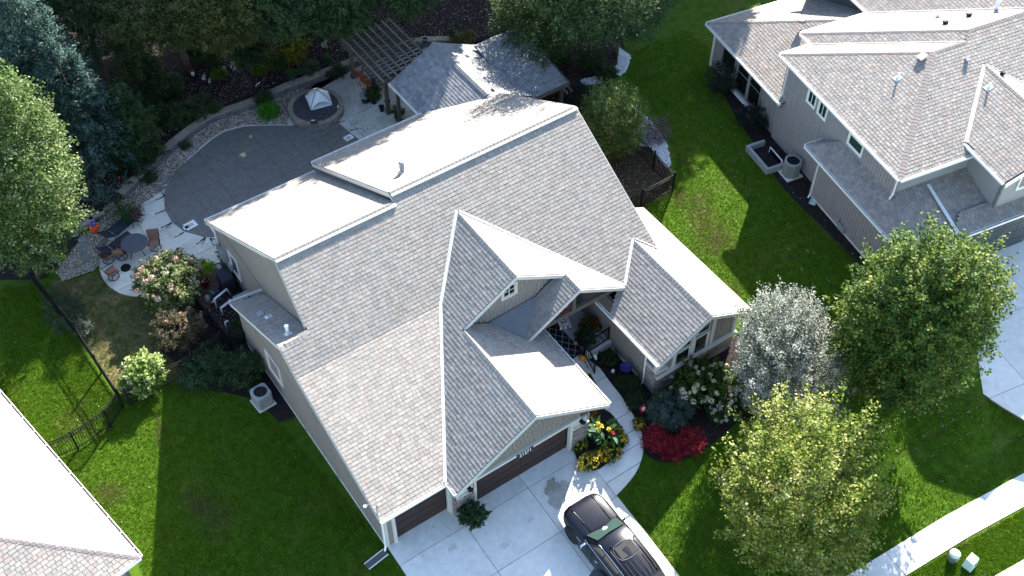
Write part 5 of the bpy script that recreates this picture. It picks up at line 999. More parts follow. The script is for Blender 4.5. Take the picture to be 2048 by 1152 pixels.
# neighbour side
shrub('rose_bush', 'dark shrub against the corner windows of the neighbour sunroom', 1447, 155, (.95, .8, .95), .95, [(.010, .02, .012), (.022, .04, .026), (.045, .07, .05)], 170, 34, seed=91, leaf=.09)
rb_ = shrub('rose_bush', 'dark rose bush with a few red blooms below the sunroom windows', 1508, 232, (.95, .8, .65), .7, [(.008, .016, .012), (.018, .032, .022), (.035, .055, .04)], 150, 34, seed=92, leaf=.09); blooms(rb_, 5, .05, [(.5, .02, .03), (.6, .05, .05)], 2, (.95, .8, .65), .7)
shrub('smoke_bush', 'purple-grey airy bush in the white stones by the black fence', 1312, 262, (.75, .75, .6), .65, [(.03, .016, .022), (.075, .05, .06), (.15, .11, .12), (.24, .2, .2)], 170, 30, seed=93, leaf=.07, wid=.4, spread=.15)
shrub('shrub', 'dark spiky low shrub by the pavilion corner', 1150, 190, (.9, 1.0, .5), .5, [(.006, .012, .012), (.014, .026, .026), (.03, .045, .045)], 150, 34, seed=94, leaf=.14, wid=.15)
# back bed planting
for i, (px, py, R_, zc, pal, lb, lf) in enumerate((
    (590, 103, (.75, .7, .5), .5, [(.05, .07, .008), (.12, .14, .012), (.22, .2, .02), (.3, .2, .03)], 'yellowing hosta clump, the right one of the three in the back bed', .22),
    (548, 118, (.5, .5, .4), .4, [(.04, .06, .008), (.1, .12, .012), (.2, .17, .02)], 'yellowing hosta clump, the middle one of the three in the back bed', .2),
    (518, 134, (.45, .45, .35), .35, [(.03, .055, .008), (.08, .1, .012), (.15, .14, .02)], 'yellowing hosta clump, the left one of the three in the back bed', .2),
    (425, 120, (.35, .35, .5), .7, [(.015, .035, .012), (.03, .06, .02), (.05, .09, .03)], 'small weeping plant left of the white statues', .14),
    (438, 148, (.28, .25, .2), .2, [(.05, .1, .01), (.11, .18, .02)], 'lime leaved hosta among the white statues', .14),
    (395, 215, (.9, .8, .6), .6, PAL_DK, 'dark rounded shrub at the left of the raised mulch bed', .1),
    (615, 135, (.4, .35, .35), .4, [(.02, .035, .015), (.06, .08, .04), (.12, .13, .07)], 'grassy plant in the red pot on the wall', .16),
    (672, 145, (.5, .45, .3), .3, [(.012, .022, .01), (.03, .045, .02), (.06, .08, .04)], 'dark low shrub between the hot tub and the pergola post', .1),
    (925, 80, (.9, .5, .3), .3, [(.03, .045, .01), (.09, .1, .03), (.2, .18, .07)], 'sunlit mixed planting behind the pavilion', .12),
    (560, 128, (.3, .3, .3), .3, PAL_DK, 'dark small shrub in front of the yellowing hostas', .1),
    (430, 215, (.3, .3, .25), .25, PAL_DK, 'low dark plant on the wall edge next to the teal bowl', .1),
    (295, 315, (.5, .4, .3), .3, PAL_DK, 'dark trailing shrub over the left part of the stone wall', .1))):
    shrub('garden_plant', lb, px, py, R_, zc, pal, 90, 30, 'plant', 100 + i, z=.38, leaf=lf, wid=.4, slen=.4)
gs = shrub('shrub', 'vivid green mounded shrub on the gravel by the hot tub', 538, 222, (.52, .42, .42), .4, [(.03, .14, .008), (.06, .24, .012), (.10, .34, .03)], 150, 34, seed=120, leaf=.07, z=.04); shrub('shrub', 'small dark shrub above the vivid green one by the wall', 527, 198, (.45, .35, .3), .55, PAL_DK, 90, 32, seed=121, leaf=.08, z=.04)
shrub('shrub', 'low creeping plant on the gravel below the wall', 372, 293, (.25, .2, .14), .14, PAL_DK, 40, 28, seed=122, leaf=.06, z=.04); shrub('shrub', 'dark creeping plants at the foot of the left wall', 300, 355, (.5, .3, .2), .2, PAL_DK, 60, 28, seed=123, leaf=.07, z=.04)

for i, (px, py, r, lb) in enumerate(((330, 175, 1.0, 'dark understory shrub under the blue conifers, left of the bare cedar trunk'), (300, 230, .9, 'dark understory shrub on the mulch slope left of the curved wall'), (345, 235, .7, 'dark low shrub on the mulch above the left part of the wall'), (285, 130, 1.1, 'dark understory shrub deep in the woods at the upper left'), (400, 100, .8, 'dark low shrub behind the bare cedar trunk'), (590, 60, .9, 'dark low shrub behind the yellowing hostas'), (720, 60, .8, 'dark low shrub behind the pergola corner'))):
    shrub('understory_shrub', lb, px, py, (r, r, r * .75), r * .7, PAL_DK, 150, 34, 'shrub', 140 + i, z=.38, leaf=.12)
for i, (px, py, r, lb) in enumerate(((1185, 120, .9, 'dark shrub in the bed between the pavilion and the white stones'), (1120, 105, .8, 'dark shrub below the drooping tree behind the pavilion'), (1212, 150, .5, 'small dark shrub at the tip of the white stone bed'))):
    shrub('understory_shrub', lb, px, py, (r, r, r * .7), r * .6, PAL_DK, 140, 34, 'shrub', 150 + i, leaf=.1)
# ------------------------------------------------------------------ fences
def fence(label, pts, n_post=None, ht=1.3, gap=.11, sep=2.3, z=0):
    """black metal picket fence along plan points"""
    P = [Vector((p[0], p[1], z)) for p in pts]; r = thing('metal_fence', label, 'fence', P[0]); o0 = P[0]; pm = MB().box((0, 0, ht / 2), (.022, .022, ht - .05)).mesh('picket', 'black_metal'); pk = MB()
    for i, (a, b) in enumerate(zip(P[:-1], P[1:])):
        L = (b - a).length; n = max(1, round(L / sep)); a_, b_ = a - o0, b - o0; an = math.atan2((b - a).y, (b - a).x)
        for h in (ht - .06, ht - .22, .16): MB().bar(a_ + V3(0, 0, h), b_ + V3(0, 0, h), .035, .04).build('rail', 'black_metal', r)
        for k in range(n + (1 if i == len(P) - 2 else 0)): p = a_.lerp(b_, k / n); o = MB().box(p + V3(0, 0, ht / 2 + .04), (.075, .075, ht + .08), rz=an).build('post', 'black_metal', r); MB().lathe([(.06, 0), (.06, .02), (.015, .05)], p + V3(0, 0, ht + .08), 6).build('post_cap', 'black_metal', o)
        m = int(L / gap)
        for k in range(1, m): p = a_.lerp(b_, k / m); pk.box(p + V3(0, 0, ht / 2 + .02), (.02, .02, ht - .06), rz=an)
    tag(pk.build('pickets', 'black_metal', r), kind='stuff'); return r
G2 = lambda *a: tuple(gxy(x, y) for x, y in a)
fence('black picket fence running down the left lawn from the patio to the corner', G2((72, 572), (160, 680), (248, 815)))
fence('black picket fence from the bottom left roof to the pale hydrangea corner', G2((70, 935), (157, 899), (222, 855), (248, 815)))
fence('black picket fence from the pale hydrangea corner to the dark green shrubs', G2((262, 812), (300, 790), (392, 745), (450, 700)))
fence('short black fence beside the pump bed, below the big hydrangea', G2((385, 605), (465, 700), (505, 692)), ht=1.2)
fence('black picket fence closing the back right corner of the near house', [(14.55, 9.75), (18.83, 9.75), (19.15, 13.4), (18.6, 16.5)])
fence('short black gate fence seen under the pavilion eave', [(9.6, 19.3), (9.6, 20.6)], ht=1.1)
# ------------------------------------------------------------------ condensers, pump, window well
def condenser(label, loc, rz, s=.76, h=.86, rnd=False):
    r = thing('air_conditioner', label, 'air conditioner', loc, rz); n = 8; k = .30 if rnd else .12
    def ring(sz, z): 
        q = sz / 2; c = k * sz; return [(q - c, -q), (q, -q + c), (q, q - c), (q - c, q), (-q + c, q), (-q, q - c), (-q, -q + c), (-q + c, -q)]
    MB().prism(ring(s * .98, 0), .04, h * .94).build('coil', 'car_black', r)
    pts = ring(s, 0); gr = []
    for i in range(8):
        a, b = Vector((*pts[i], 0)), Vector((*pts[(i + 1) % 8], 0)); m = max(2, int((b - a).length / .052))
        for j in range(m): p = a.lerp(b, (j + .5) / m); d = (b - a).normalized(); MB().box(p + V3(0, 0, h * .48), ((b - a).length / m * .68, .02, h * .86), X=d, Y=V3(-d.y, d.x, 0)).build('louvre', 'ac_grey', r)
    q = [Vector((x * 1.03, y * 1.03, 0)) for x, y in pts]; R_ = s * .40; N2 = 32; mb = MB()
    top = [(math.cos(2 * PI * i / N2) * R_, math.sin(2 * PI * i / N2) * R_) for i in range(N2)]
    def sq(a):  # outline of the lid in direction a
        d = Vector((math.cos(a), math.sin(a), 0)); best = 9
        for i in range(8):
            p0, p1 = q[i], q[(i + 1) % 8]; e = p1 - p0; den = d.x * e.y - d.y * e.x
            if abs(den) < 1e-9: continue
            t = (p0.x * e.y - p0.y * e.x) / den
            if t > 0: best = min(best, t)
        return d * best
    vs = []
    for i in range(N2): a = 2 * PI * i / N2; o = sq(a); vs += [(top[i][0], top[i][1], h), (o.x, o.y, h - .015), (o.x, o.y, h - .09), (top[i][0], top[i][1], h - .12)]
    fs = []
    for i in range(N2):
        a, b = i * 4, ((i + 1) % N2) * 4; fs += [(a, a + 1, b + 1, b), (a + 1, a + 2, b + 2, b + 1), (a, b, b + 3, a + 3)]
    mb.add(vs, fs); mb.build('lid', 'ac_grey', r); f = MB().lathe([(R_, h - .2), (R_ * .1, h - .2)], (0, 0, 0), 24).build('fan_well', 'car_black', r)
    for k_ in range(3): a = k_ * 2.1; MB().add([(0, 0, h - .16), (R_ * .85 * math.cos(a), R_ * .85 * math.sin(a), h - .13), (R_ * .85 * math.cos(a + .9), R_ * .85 * math.sin(a + .9), h - .18)], [(0, 1, 2)]).build('fan_blade', 'steel', r)
    for rr in (.3, .55, .8, .98): MB().tube([(R_ * rr * math.cos(t), R_ * rr * math.sin(t), h + .005) for t in np.linspace(0, 2 * PI, 25)], .005, 4, cap=False).build('grille_ring', 'black_metal', r)
    MB().box((0, 0, .02), (s * 1.15, s * 1.15, .08)).build('pad', 'concrete', r); MB().box((s * .52, -s * .2, h * .6), (.02, .14, .2)).build('label_plate', 'paper', r); return r
condenser('square grey air conditioner on the lawn edge beside the left house wall', (-4.95, 9.85, 0), .06)
condenser('round cornered grey air conditioner in the neighbour mulch bed by the window well', (*gxy(1580, 348), 0), math.radians(-10), .86, 1.0, True)
t = thing('window_well', 'concrete basement window well beside the neighbour house wall', 'window well', (*gxy(1533, 318), 0), math.radians(-10.2))
for b, d in (((-.62, 0, .1), (.16, 2.1, .55)), ((-.05, -.98, .1), (.98, .16, .55)), ((-.05, .98, .1), (.98, .16, .55))): MB().box(b, d).build('well_wall', 'grey_paint', t)
MB().box((-.05, 0, .02), (1.0, 1.85, .02)).build('well_floor', 'mulch', t); wn = MB().box((.42, -.2, .2), (.05, 1.2, .4)).build('window', 'white', t); MB().box((.39, -.2, .2), (.02, 1.05, .3)).build('pane', 'glass', wn)
t = thing('pool_pump', 'pool pump set with white pipes and black box beside the left house wall', 'pool pump', (-3.45, 15.9, 0), 0)
MB().box((.15, .95, .55), (.62, .75, 1.0)).build('filter_box', 'navy', t, bevel=.04); MB().box((.3, -.75, .48), (.85, .8, .8)).build('heater', 'ac_grey', t, bevel=.04)
for x in (.2, .45): MB().box((x + .1, -.75, .885), (.14, .22, .02)).build('heater_grille', 'car_black', t)
for pts, r_ in (([(-.85, .1, .1), (-.85, .1, .75), (-.1, .3, .8), (.0, .3, .3)], .055), ([(-.8, -.45, .1), (-.8, -.45, .62), (-.2, -.35, .66)], .06), ([(-1.0, -1.3, 0), (-1.0, -1.3, .55), (-.85, -1.3, .55)], .05), ([(-.95, .55, .1), (-.8, .25, .45)], .05)): MB().tube(pts, r_, 8).build('pipe', 'pvc', t, True)
MB().tube([(-.75, .9, .5), (-.65, .6, .55)], .05, 8).build('valve', 'teal', t, True); MB().tube([(-.5, .85, .45), (-.4, .65, .45)], .04, 8).build('valve', 'blue_glaze', t, True); MB().lathe([(.13, .0), (.13, .4), (.06, .48)], (-1.0, .75, 0), 12).build('strainer', 'ac_grey', t, True); MB().lathe([(.12, .6), (.12, .68)], (-.25, -.35, 0), 12).build('strainer_lid', 'ac_grey', t); MB().box((.2, 1.75, .75), (.2, .3, .3)).build('control_box', 'ac_grey', t)
# ------------------------------------------------------------------ splash guards, utility boxes
def splash(label, p, rz, m, L_=1.15):
    t = thing('splash_block', label, 'splash block', p, rz); MB().box((0, -L_ / 2, .03), (.34, L_, .03)).build('trough', m, t)
    for s in (-1, 1): MB().box((s * .16, -L_ / 2, .06), (.025, L_, .07)).build('edge', 'pvc' if m == 'deck_dark' else m, t)
splash('grey splash trough under the downspout at the left garage corner', (-4.2, .30, .01), math.radians(-82), 'deck_dark', 1.0); splash('green splash block under the neighbour downspout', (*gxy(1632, 392), .02), math.radians(-62), 'util_green', .75)
t = thing('utility_pedestal', 'round dark green utility drum with pale lid on the verge', 'utility box', tuple(atg(1903, 1120))); MB().lathe([(.21, 0), (.21, .52)], (0, 0, 0), 20).build('drum', 'util_dark', t, True); MB().lathe([(.23, .5), (.23, .56), (.18, .62), (.02, .64)], (0, 0, 0), 20).build('lid', 'util_green', t, True)
for k in range(3): MB().box((-.08 + .08 * k, -.212, .3), (.02, .01, .08)).build('mark', 'paper', t)
t = thing('utility_box', 'pale green square utility box on the verge by the sidewalk', 'utility box', tuple(atg(1938, 1133)), math.radians(8)); MB().add([(-.24, -.2, 0), (.24, -.2, 0), (.24, .24, 0), (-.24, .24, 0), (-.22, -.15, .62), (.22, -.15, .62), (.22, .22, .66), (-.22, .22, .66)], [(3, 2, 1, 0), (4, 5, 6, 7), (0, 1, 5, 4), (1, 2, 6, 5), (2, 3, 7, 6), (3, 0, 4, 7)]).build('cabinet', 'util_green', t, bevel=.015); MB().box((0, -.19, .4), (.14, .02, .05)).build('handle', 'util_dark', t)
# ------------------------------------------------------------------ patio furniture
t = thing('patio_table', 'round dark mosaic patio table next to the two loungers', 'table', (-6.0, 21.6, .034)); MB().lathe([(.62, .66), (.66, .685), (.66, .705), (.64, .715)], (0, 0, 0), 36).build('tabletop', 'table_top', t)
for k in range(4): a = k * PI / 2 + .5; MB().tube([(.52 * math.cos(a), .52 * math.sin(a), 0), (.3 * math.cos(a), .3 * math.sin(a), .35), (.45 * math.cos(a), .45 * math.sin(a), .66)], .022, 6).build('leg', 'black_metal', t, True)
def swivel(label, px, py, rz, sl):
    t = thing('patio_chair', label, 'chair', (*gxy(px, py), .034), rz, 'patio chairs at the round table')
    mb = MB()
    for k in range(5): mb.box((0, -.22 + k * .11, .43), (.50, .104, .03))
    for k in range(5):
        pass
    s_ = MB().add([(-.26, -.25, .44), (.26, -.25, .44), (.26, .2, .40), (.26, .34, .62), (.26, .42, .95), (-.26, .42, .95), (-.26, .34, .62), (-.26, .2, .40)], [(0, 1, 2, 7), (7, 2, 3, 6), (6, 3, 4, 5)]).build('sling', sl, t); so = s_.modifiers.new('s', 'SOLIDIFY'); so.thickness = .02
    for i in range(9): f = i / 8; 
    for s in (-1, 1): MB().tube([(s * .28, .42, .95), (s * .28, .3, .6), (s * .29, .2, .62), (s * .30, -.22, .64), (s * .28, -.26, .44), (s * .28, .2, .40)], .018, 6).build('arm', 'black_metal', t, True)
    MB().tube([(.27 * math.cos(a), .27 * math.sin(a), .03) for a in np.linspace(0, 2 * PI, 21)], .018, 6, cap=False).build('base_ring', 'black_metal', t, True)
    for k in range(4): a = k * PI / 2 + .78; MB().tube([(.27 * math.cos(a), .27 * math.sin(a), .03), (0, 0, .12), (0, 0, .4)], .016, 6).build('leg', 'black_metal', t, True)
    return t
swivel('brown sling chair on the right of the round table, turned to the pool', 312, 497, math.radians(-25), 'sling'); swivel('brown sling chair pushed up at the lower left of the round table', 245, 515, math.radians(150), 'sling'); swivel('brown sling chair nearest to the lawn, with its full back showing', 228, 555, math.radians(100), 'sling'); swivel('brown sling chair half hidden at the gravel edge behind the lowest one', 218, 522, math.radians(95), 'sling')
def lounger(label, px, py, rz):
    t = thing('sun_lounger', label, 'sun lounger', (*gxy(px, py), .034), rz, 'dark sling loungers on the patio')
    prof = [(-.95, .33), (-.3, .36), (.3, .34), (.36, .36), (.95, .72)]
    for name, pr in (('seat', prof[:3]), ('backrest', prof[3:])):
        mb = MB(); vs = [(s * .31, y, z) for y, z in pr for s in (-1, 1)]; mb.add(vs, [(2 * i, 2 * i + 1, 2 * i + 3, 2 * i + 2) for i in range(len(pr) - 1)]); o = mb.build(name, 'navy', t); so = o.modifiers.new('s', 'SOLIDIFY'); so.thickness = .02
    for s in (-1, 1):
        MB().tube([(s * .33, y, z) for y, z in prof], .022, 6).build('side_rail', 'black_metal', t, True)
        for y in (-.75, .45): MB().tube([(s * .33, y, .34), (s * .33, y + .05, 0)], .02, 6).build('leg', 'black_metal', t)
        MB().tube([(s * .34, .0, .35), (s * .36, .15, .56), (s * .36, .5, .56)], .018, 6).build('arm', 'black_metal', t, True)
    return t
lounger('dark sling lounger further from the round table, next to the orange planter', 238, 468, math.radians(112)); lounger('dark sling lounger partly hidden behind the round table', 238, 500, math.radians(108))
t = thing('umbrella_base', 'black round umbrella base standing on the patio', 'umbrella base', (*gxy(252, 537), .034)); MB().lathe([(.25, 0), (.25, .04), (.08, .09), (.04, .1), (.035, .3)], (0, 0, 0), 24).build('base', 'black_metal', t)
for k in range(10): a = k * PI / 5; MB().bar((.06 * math.cos(a), .06 * math.sin(a), .095), (.23 * math.cos(a), .23 * math.sin(a), .055), .012, .012).build('rib', 'black_metal', t)
def pot(name, label, px, py, r, h, m, z=.03, plant=None, cat='pot', rim=True, prof=None):
    t = thing(name, label, cat, (*gxy(px, py, z), z)); MB().lathe(prof or [(r * .7, 0), (r, h * .95), (r * 1.08, h * .95), (r * 1.08, h), (r * .92, h), (r * .9, h * .86)], (0, 0, 0), 20).build('pot', m, t, True); MB().lathe([(r * .9, h * .86), (.01, h * .9)], (0, 0, 0), 16).build('soil', 'mulch', t)
    if plant:
        R_, zc, pal, n, lf, wd = plant; Q, C_, bp = crown(n, 30, (R_, R_, R_ * .8), h + zc, pal, leaf=lf, wid=wd, slen=.4, up=.5, spread=.08, seed=int(px)); npobj('foliage', Q, 4, 'leaf', C_, t)
    return t
pot('urn', 'orange glazed urn with dark blue lid at the end of the stone wall', 191, 462, .2, .5, 'orange', .04, prof=[(.15, 0), (.22, .1), (.24, .32), (.2, .42), (.17, .46), (.1, .5)], cat='urn'); o = bpy.data.objects[-1] if False else None
t = thing('jar_lid', 'dark blue round lid on the orange urn', 'lid', (*gxy(191, 462, .04), .54)); MB().lathe([(.18, 0), (.19, .06), (.14, .12), (.02, .14)], (0, 0, 0), 18).build('lid', 'blue_glaze', t, True)
PALM = [(.015, .045, .012), (.03, .08, .02), (.06, .12, .03)]
pm_ = pot('potted_palm', 'potted palm in a yellow pot by the curved wall', 256, 440, .18, .36, 'yellow_pot', .034, None, 'potted plant')
for i in range(26):
    a = RNG.random() * 2 * PI; L_ = RNG.uniform(.5, .95); h_ = RNG.uniform(.3, .9); pts = [np.array([math.cos(a) * L_ * s, math.sin(a) * L_ * s, .36 + h_ * s * 1.5 - .8 * s * s * L_]) for s in np.linspace(0, 1, 9)]
    P = np.repeat(np.array(pts), 6, 0); sd = np.tile([-1, 1], len(P) // 2)[:, None]; dv = np.array([-math.sin(a), math.cos(a), 0]); A = dv * sd + np.array([math.cos(a), math.sin(a), 0]) * .6; P = P + A * .09 + RNG.normal(size=P.shape) * .015
    npobj('frond', leafquads(P, nrmz(RNG.normal(size=P.shape) * .3 + [0, 0, 1]), A, .2, .03), 4, 'leaf', lerpcol(PALM, RNG.random(len(P))), pm_)
pot('flower_pot', 'pink flowered pot on the pool deck beside the palm', 272, 440, .16, .26, 'grey_paint', .034, (.24, .15, [(.05, .03, .03), (.12, .06, .07), (.35, .14, .15)], 60, .07, .6), 'potted plant'); pot('flower_pot', 'red pot with leafy plant half behind the big hydrangea', 412, 573, .22, .55, 'red_pot', .02, None)
pot('planter', 'leafy green planter in a white pot against the left stone pier', 946, 1048, .2, .34, 'white', .034, (.42, .38, [(.015, .035, .015), (.03, .065, .025), (.06, .11, .04)], 150, .1, .6), 'planter')
pot('flower_pot', 'bright teal pot standing on the garden wall', 587, 160, .15, .42, 'teal', .52, (.2, .1, PALM, 20, .12, .4), 'potted plant'); pot('flower_pot', 'small red pot on the wall right of the teal pot', 612, 148, .09, .18, 'red_pot', .52); pot('flower_pot', 'teal bowl of dark flowers on the left part of the wall', 277, 344, .2, .16, 'teal', .52, (.18, .08, [(.02, .02, .02), (.06, .03, .05), (.12, .06, .08)], 40, .08, .6), 'potted plant'); pot('bowl', 'small blue dish on the left part of the wall', 259, 366, .1, .07, 'teal', .52, None, 'bowl')
pot('flower_pot', 'brown barrel pot on the wall behind the pavilion', 905, 75, .2, .36, 'deck_dark', .52, (.18, .05, PAL_DK, 20, .1, .3), 'potted plant'); pot('flower_pot', 'dark blue pot on the wall between pergola and pavilion', 850, 85, .18, .3, 'blue_glaze', .45); pot('flower_pot', 'blue pot by the foot of the front pergola post', 764, 222, .15, .36, 'navy', .034, None); pot('flower_pot', 'dark planter with leafy plant left of the front pergola post', 748, 205, .25, .42, 'navy', .034, (.42, .3, PAL_DK, 70, .12, .4), 'potted plant'); pot('flower_pot', 'tall dark jar right of the front pergola post', 776, 215, .16, .5, 'navy', .034); pot('flower_pot', 'plant pot by the small gate under the pavilion', 797, 240, .18, .3, 'black_metal', .034, (.3, .2, PALM, 50, .12, .35), 'potted plant')
pot('bowl', 'teal glass bowl at the wall edge in front of the mulch', 439, 211, .13, .1, 'teal', .40, None, 'bowl'); pot('flower_pot', 'pale blue pot in the planting left of the pergola', 652, 124, .14, .26, 'teal', .45, (.15, .05, PALM, 20, .1, .4), 'potted plant')
t = thing('side_table', 'round dark wicker side table on the patio under the pergola', 'table', (*gxy(732, 203), .034)); MB().lathe([(.24, 0), (.26, .1), (.16, .22), (.26, .36), (.32, .4)], (0, 0, 0), 20).build('base', 'navy', t, True); MB().lathe([(.34, .40), (.34, .45)], (0, 0, 0), 24).build('tabletop', 'grey_paint', t)
def barchair(label, px, py, rz):
    t = thing('bar_chair', label, 'chair', (*gxy(px, py), .034), rz, 'orange bar chairs under the pergola')
    for i, s in enumerate((-.12, -.04, .04, .12)): MB().box((0, s * 1.3, .74), (.40, .085, .025)).build('seat_slat', 'orange_wood', t)
    for k in range(4): MB().box((0, .24 + .02 * k, .84 + .1 * k), (.40, .02, .075)).build('back_slat', 'orange_wood', t)
    for s in (-1, 1): MB().bar((s * .2, -.2, 0), (s * .2, .18, .76), .03, .03).build('leg', 'orange_wood', t); MB().bar((s * .2, .24, 0), (s * .2, -.14, .74), .03, .03).build('leg', 'orange_wood', t); MB().bar((s * .2, .18, .74), (s * .2, .32, 1.22), .03, .03).build('back_post', 'orange_wood', t)
    MB().bar((-.2, -.1, .25), (.2, -.1, .25), .025, .025).build('foot_rail', 'orange_wood', t)
barchair('orange folding bar chair nearest the back pergola post', 722, 168, math.radians(75)); barchair('orange folding bar chair in the middle of the row', 731, 176, math.radians(75)); barchair('orange folding bar chair nearest the front pergola post', 740, 185, math.radians(75))
t = thing('bar_table', 'dark high table behind the orange bar chairs', 'table', (*gxy(748, 172), .034)); MB().box((0, 0, 1.0), (.7, 1.5, .04)).build('tabletop', 'deck_dark', t)
for x in (-.3, .3):
    for y in (-.65, .65): MB().box((x, y, .49), (.05, .05, .98)).build('leg', 'black_metal', t)
t = thing('folded_umbrella', 'dark blue folded patio umbrella leaning by the front pergola post', 'umbrella', (*gxy(752, 190), .034)); MB().lathe([(.03, 0), (.03, .5), (.2, .55), (.14, 1.2), (.03, 1.7)], (0, 0, 0), 9).build('canopy', 'navy', t)
t = thing('white_bowl', 'white dish on the wall behind the pergola corner', 'bowl', (*gxy(829, 97, .1), .1)); MB().lathe([(.12, 0), (.3, .12), (.3, .15), (.1, .05)], (0, 0, 0), 18).build('bowl', 'white', t, True)
# stepping stones and lower wall caps
for i, (px, py, r_) in enumerate(((187, 378, .34), (174, 400, .36), (158, 425, .33), (142, 442, .3), (148, 465, .3), (166, 478, .3), (166, 496, .33), (174, 515, .3), (111, 515, .28))):
    a0 = RNG.random() * 6; c = gxy(px, py, .06); pts = [(c[0] + r_ * RNG.uniform(.75, 1.15) * math.cos(a0 + k * 2 * PI / 6), c[1] + r_ * RNG.uniform(.75, 1.15) * math.sin(a0 + k * 2 * PI / 6)) for k in range(6)]
    lab = ('topmost flagstone of the stepping path in the dark mulch', 'second flagstone down the stepping path in the dark mulch', 'third flagstone down the stepping path in the dark mulch', 'flagstone of the path left of the lower wall caps', 'flagstone of the path touching the lowest wall cap', 'flagstone in the gravel below the orange urn', 'flagstone in the gravel left of the loungers', 'lowest flagstone in the gravel by the brown chairs', 'lone flagstone near the top of the left fence')[i]
    tag(MB().prism(pts, .0, .075).build('stepping_stone', 'flag'), lab, 'stepping stone', 'flagstones of the garden path')
lw = thing('garden_wall', 'low step of flat stone caps ending at the orange urn', 'garden wall', (*gxy(190, 430), 0))
for i, (px, py) in enumerate(((212, 412), (192, 428), (171, 444))):
    c = Vector((*gxy(px, py, .28), 0)) - Vector((*gxy(190, 430), 0)); MB().box(c + V3(0, 0, .24), (.86, .42, .08), rz=math.radians(2)).build('cap_stone', 'wall_stone', lw); MB().box(c + V3(0, 0, .1), (.84, .36, .19), rz=math.radians(2)).build('block', 'block', lw)
# statues, signs
def statue(label, px, py, s, pose=0, z=.4, m='statue'):
    t = thing('animal_statue', label, 'statue', (*gxy(px, py, z), z), pose)
    bm = bmesh.new(); 
    for (c, r) in (((0, 0, .20 * s), (.13 * s, .17 * s, .20 * s)), ((0, -.1 * s, .36 * s), (.10 * s, .10 * s, .14 * s)), ((0, -.16 * s, .52 * s), (.10 * s, .11 * s, .10 * s)), ((0, -.26 * s, .49 * s), (.05 * s, .07 * s, .045 * s))):
        q = bmesh.ops.create_uvsphere(bm, u_segments=10, v_segments=8, radius=1); bmesh.ops.transform(bm, matrix=Matrix.LocRotScale(Vector(c), None, Vector(r)), verts=q['verts'])
    me = bpy.data.meshes.new('body'); bm.to_mesh(me); bm.free(); me.materials.append(MATS[m]); me.polygons.foreach_set('use_smooth', [True] * len(me.polygons)); inst('body', me, t)
    for sx in (-1, 1): MB().lathe([(.04 * s, 0), (.045 * s, .05 * s), (.03 * s, .26 * s)], (sx * .07 * s, -.16 * s, 0), 8).build('leg', m, t, True); MB().lathe([(.035 * s, 0), (.01 * s, .1 * s)], (sx * .07 * s, -.13 * s, .58 * s), 6).build('ear', m, t, True)
    return t
statue('white sitting dog statue in the mulch, the right one of the group', 466, 138, .95, .2); statue('upright white animal statue left of the sitting dog', 450, 145, .85, -.5); statue('crouching white statue near the cedar trunk', 407, 160, .6, 1.0); statue('small pale round statue with blue tint in front of the crouching one', 419, 166, .45, 2.0); statue('pale curled statue in the dark mulch behind the pergola', 648, 95, .9, 1.2)
t = thing('garden_sign', 'white printed card on a short stake in the mulch bed', 'sign', (*gxy(517, 176, .4), .4), .15); MB().box((0, 0, .28), (.24, .02, .40), X=V3(1, 0, 0), Y=V3(0, .77, .64), Z=V3(0, -.64, .77)).build('card', 'paper', t); MB().bar((0, .03, 0), (0, .03, .3), .02, .02).build('stake', 'black_metal', t)
for k, m_ in enumerate(('util_green', 'blue_glaze', 'util_green')): MB().box((.02, -.02 - .05 * (1 - k), .28 + .1 * (k - 1) * -1 + .0), (.10 - .02 * k, .012, .05), X=V3(1, 0, 0), Y=V3(0, .77, .64), Z=V3(0, -.64, .77)).build('print', m_, t)
t = thing('gnome', 'small red and white figure beside the cedar trunk', 'figurine', (*gxy(386, 150, .4), .4)); MB().lathe([(.1, 0), (.11, .2), (.07, .26)], (0, 0, 0), 10).build('body', 'white', t, True); MB().lathe([(.09, .26), (.02, .42)], (0, 0, 0), 10).build('hat', 'red', t, True)
t = thing('bird_ornament', 'red bird ornament on a stake behind the left wall', 'ornament', (*gxy(241, 365, .4), .4), .5); MB().lathe([(.01, -.16), (.05, -.06), (.05, .04), (.01, .12)], (0, 0, .35), 8).build('body', 'red', t, True); MB().bar((0, 0, 0), (0, 0, .3), .015, .015).build('stake', 'black_metal', t)
# porch things
t = thing('rug', 'dark porch rug with pale trellis pattern', 'rug', (7.55, 4.75, .385)); MB().box((0, 0, .006), (1.75, 2.1, .012)).build('mat', 'rug', t)
for i in range(-4, 5):
    for s in (-1, 1):
        pts = []
        for y in np.linspace(-1.0, 1.0, 41):
            x = i * .42 + s * y * .85
            if abs(x) <= .85: pts.append((x, y))
        if len(pts) > 1: MB().bar((*pts[0], .014), (*pts[-1], .014), .022, .004).build('pattern_line', 'rug_line', t)
t = thing('porch_chair', 'dark porch chair with red cushion under the entry gable', 'chair', (8.55, 5.45, .385), math.radians(-20)); MB().box((0, 0, .42), (.6, .55, .08)).build('seat', 'black_metal', t); MB().box((0, .27, .75), (.6, .06, .7)).build('backrest', 'red', t)
for sx in (-1, 1):
    for sy in (-1, 1): MB().box((sx * .26, sy * .23, .2), (.05, .05, .4)).build('leg', 'black_metal', t)
t = thing('blanket', 'white blanket with printed figures draped over the porch chair', 'blanket', (8.55, 5.45, .385), math.radians(-20)); MB().box((0, .30, .80), (.56, .10, .66)).box((0, -.02, .475), (.56, .62, .02)).build('cloth', 'white', t)
for x in (-.22, 0, .22): MB().box((x, -.36, .40), (.12, .02, .2)).build('tassel', 'white', t)
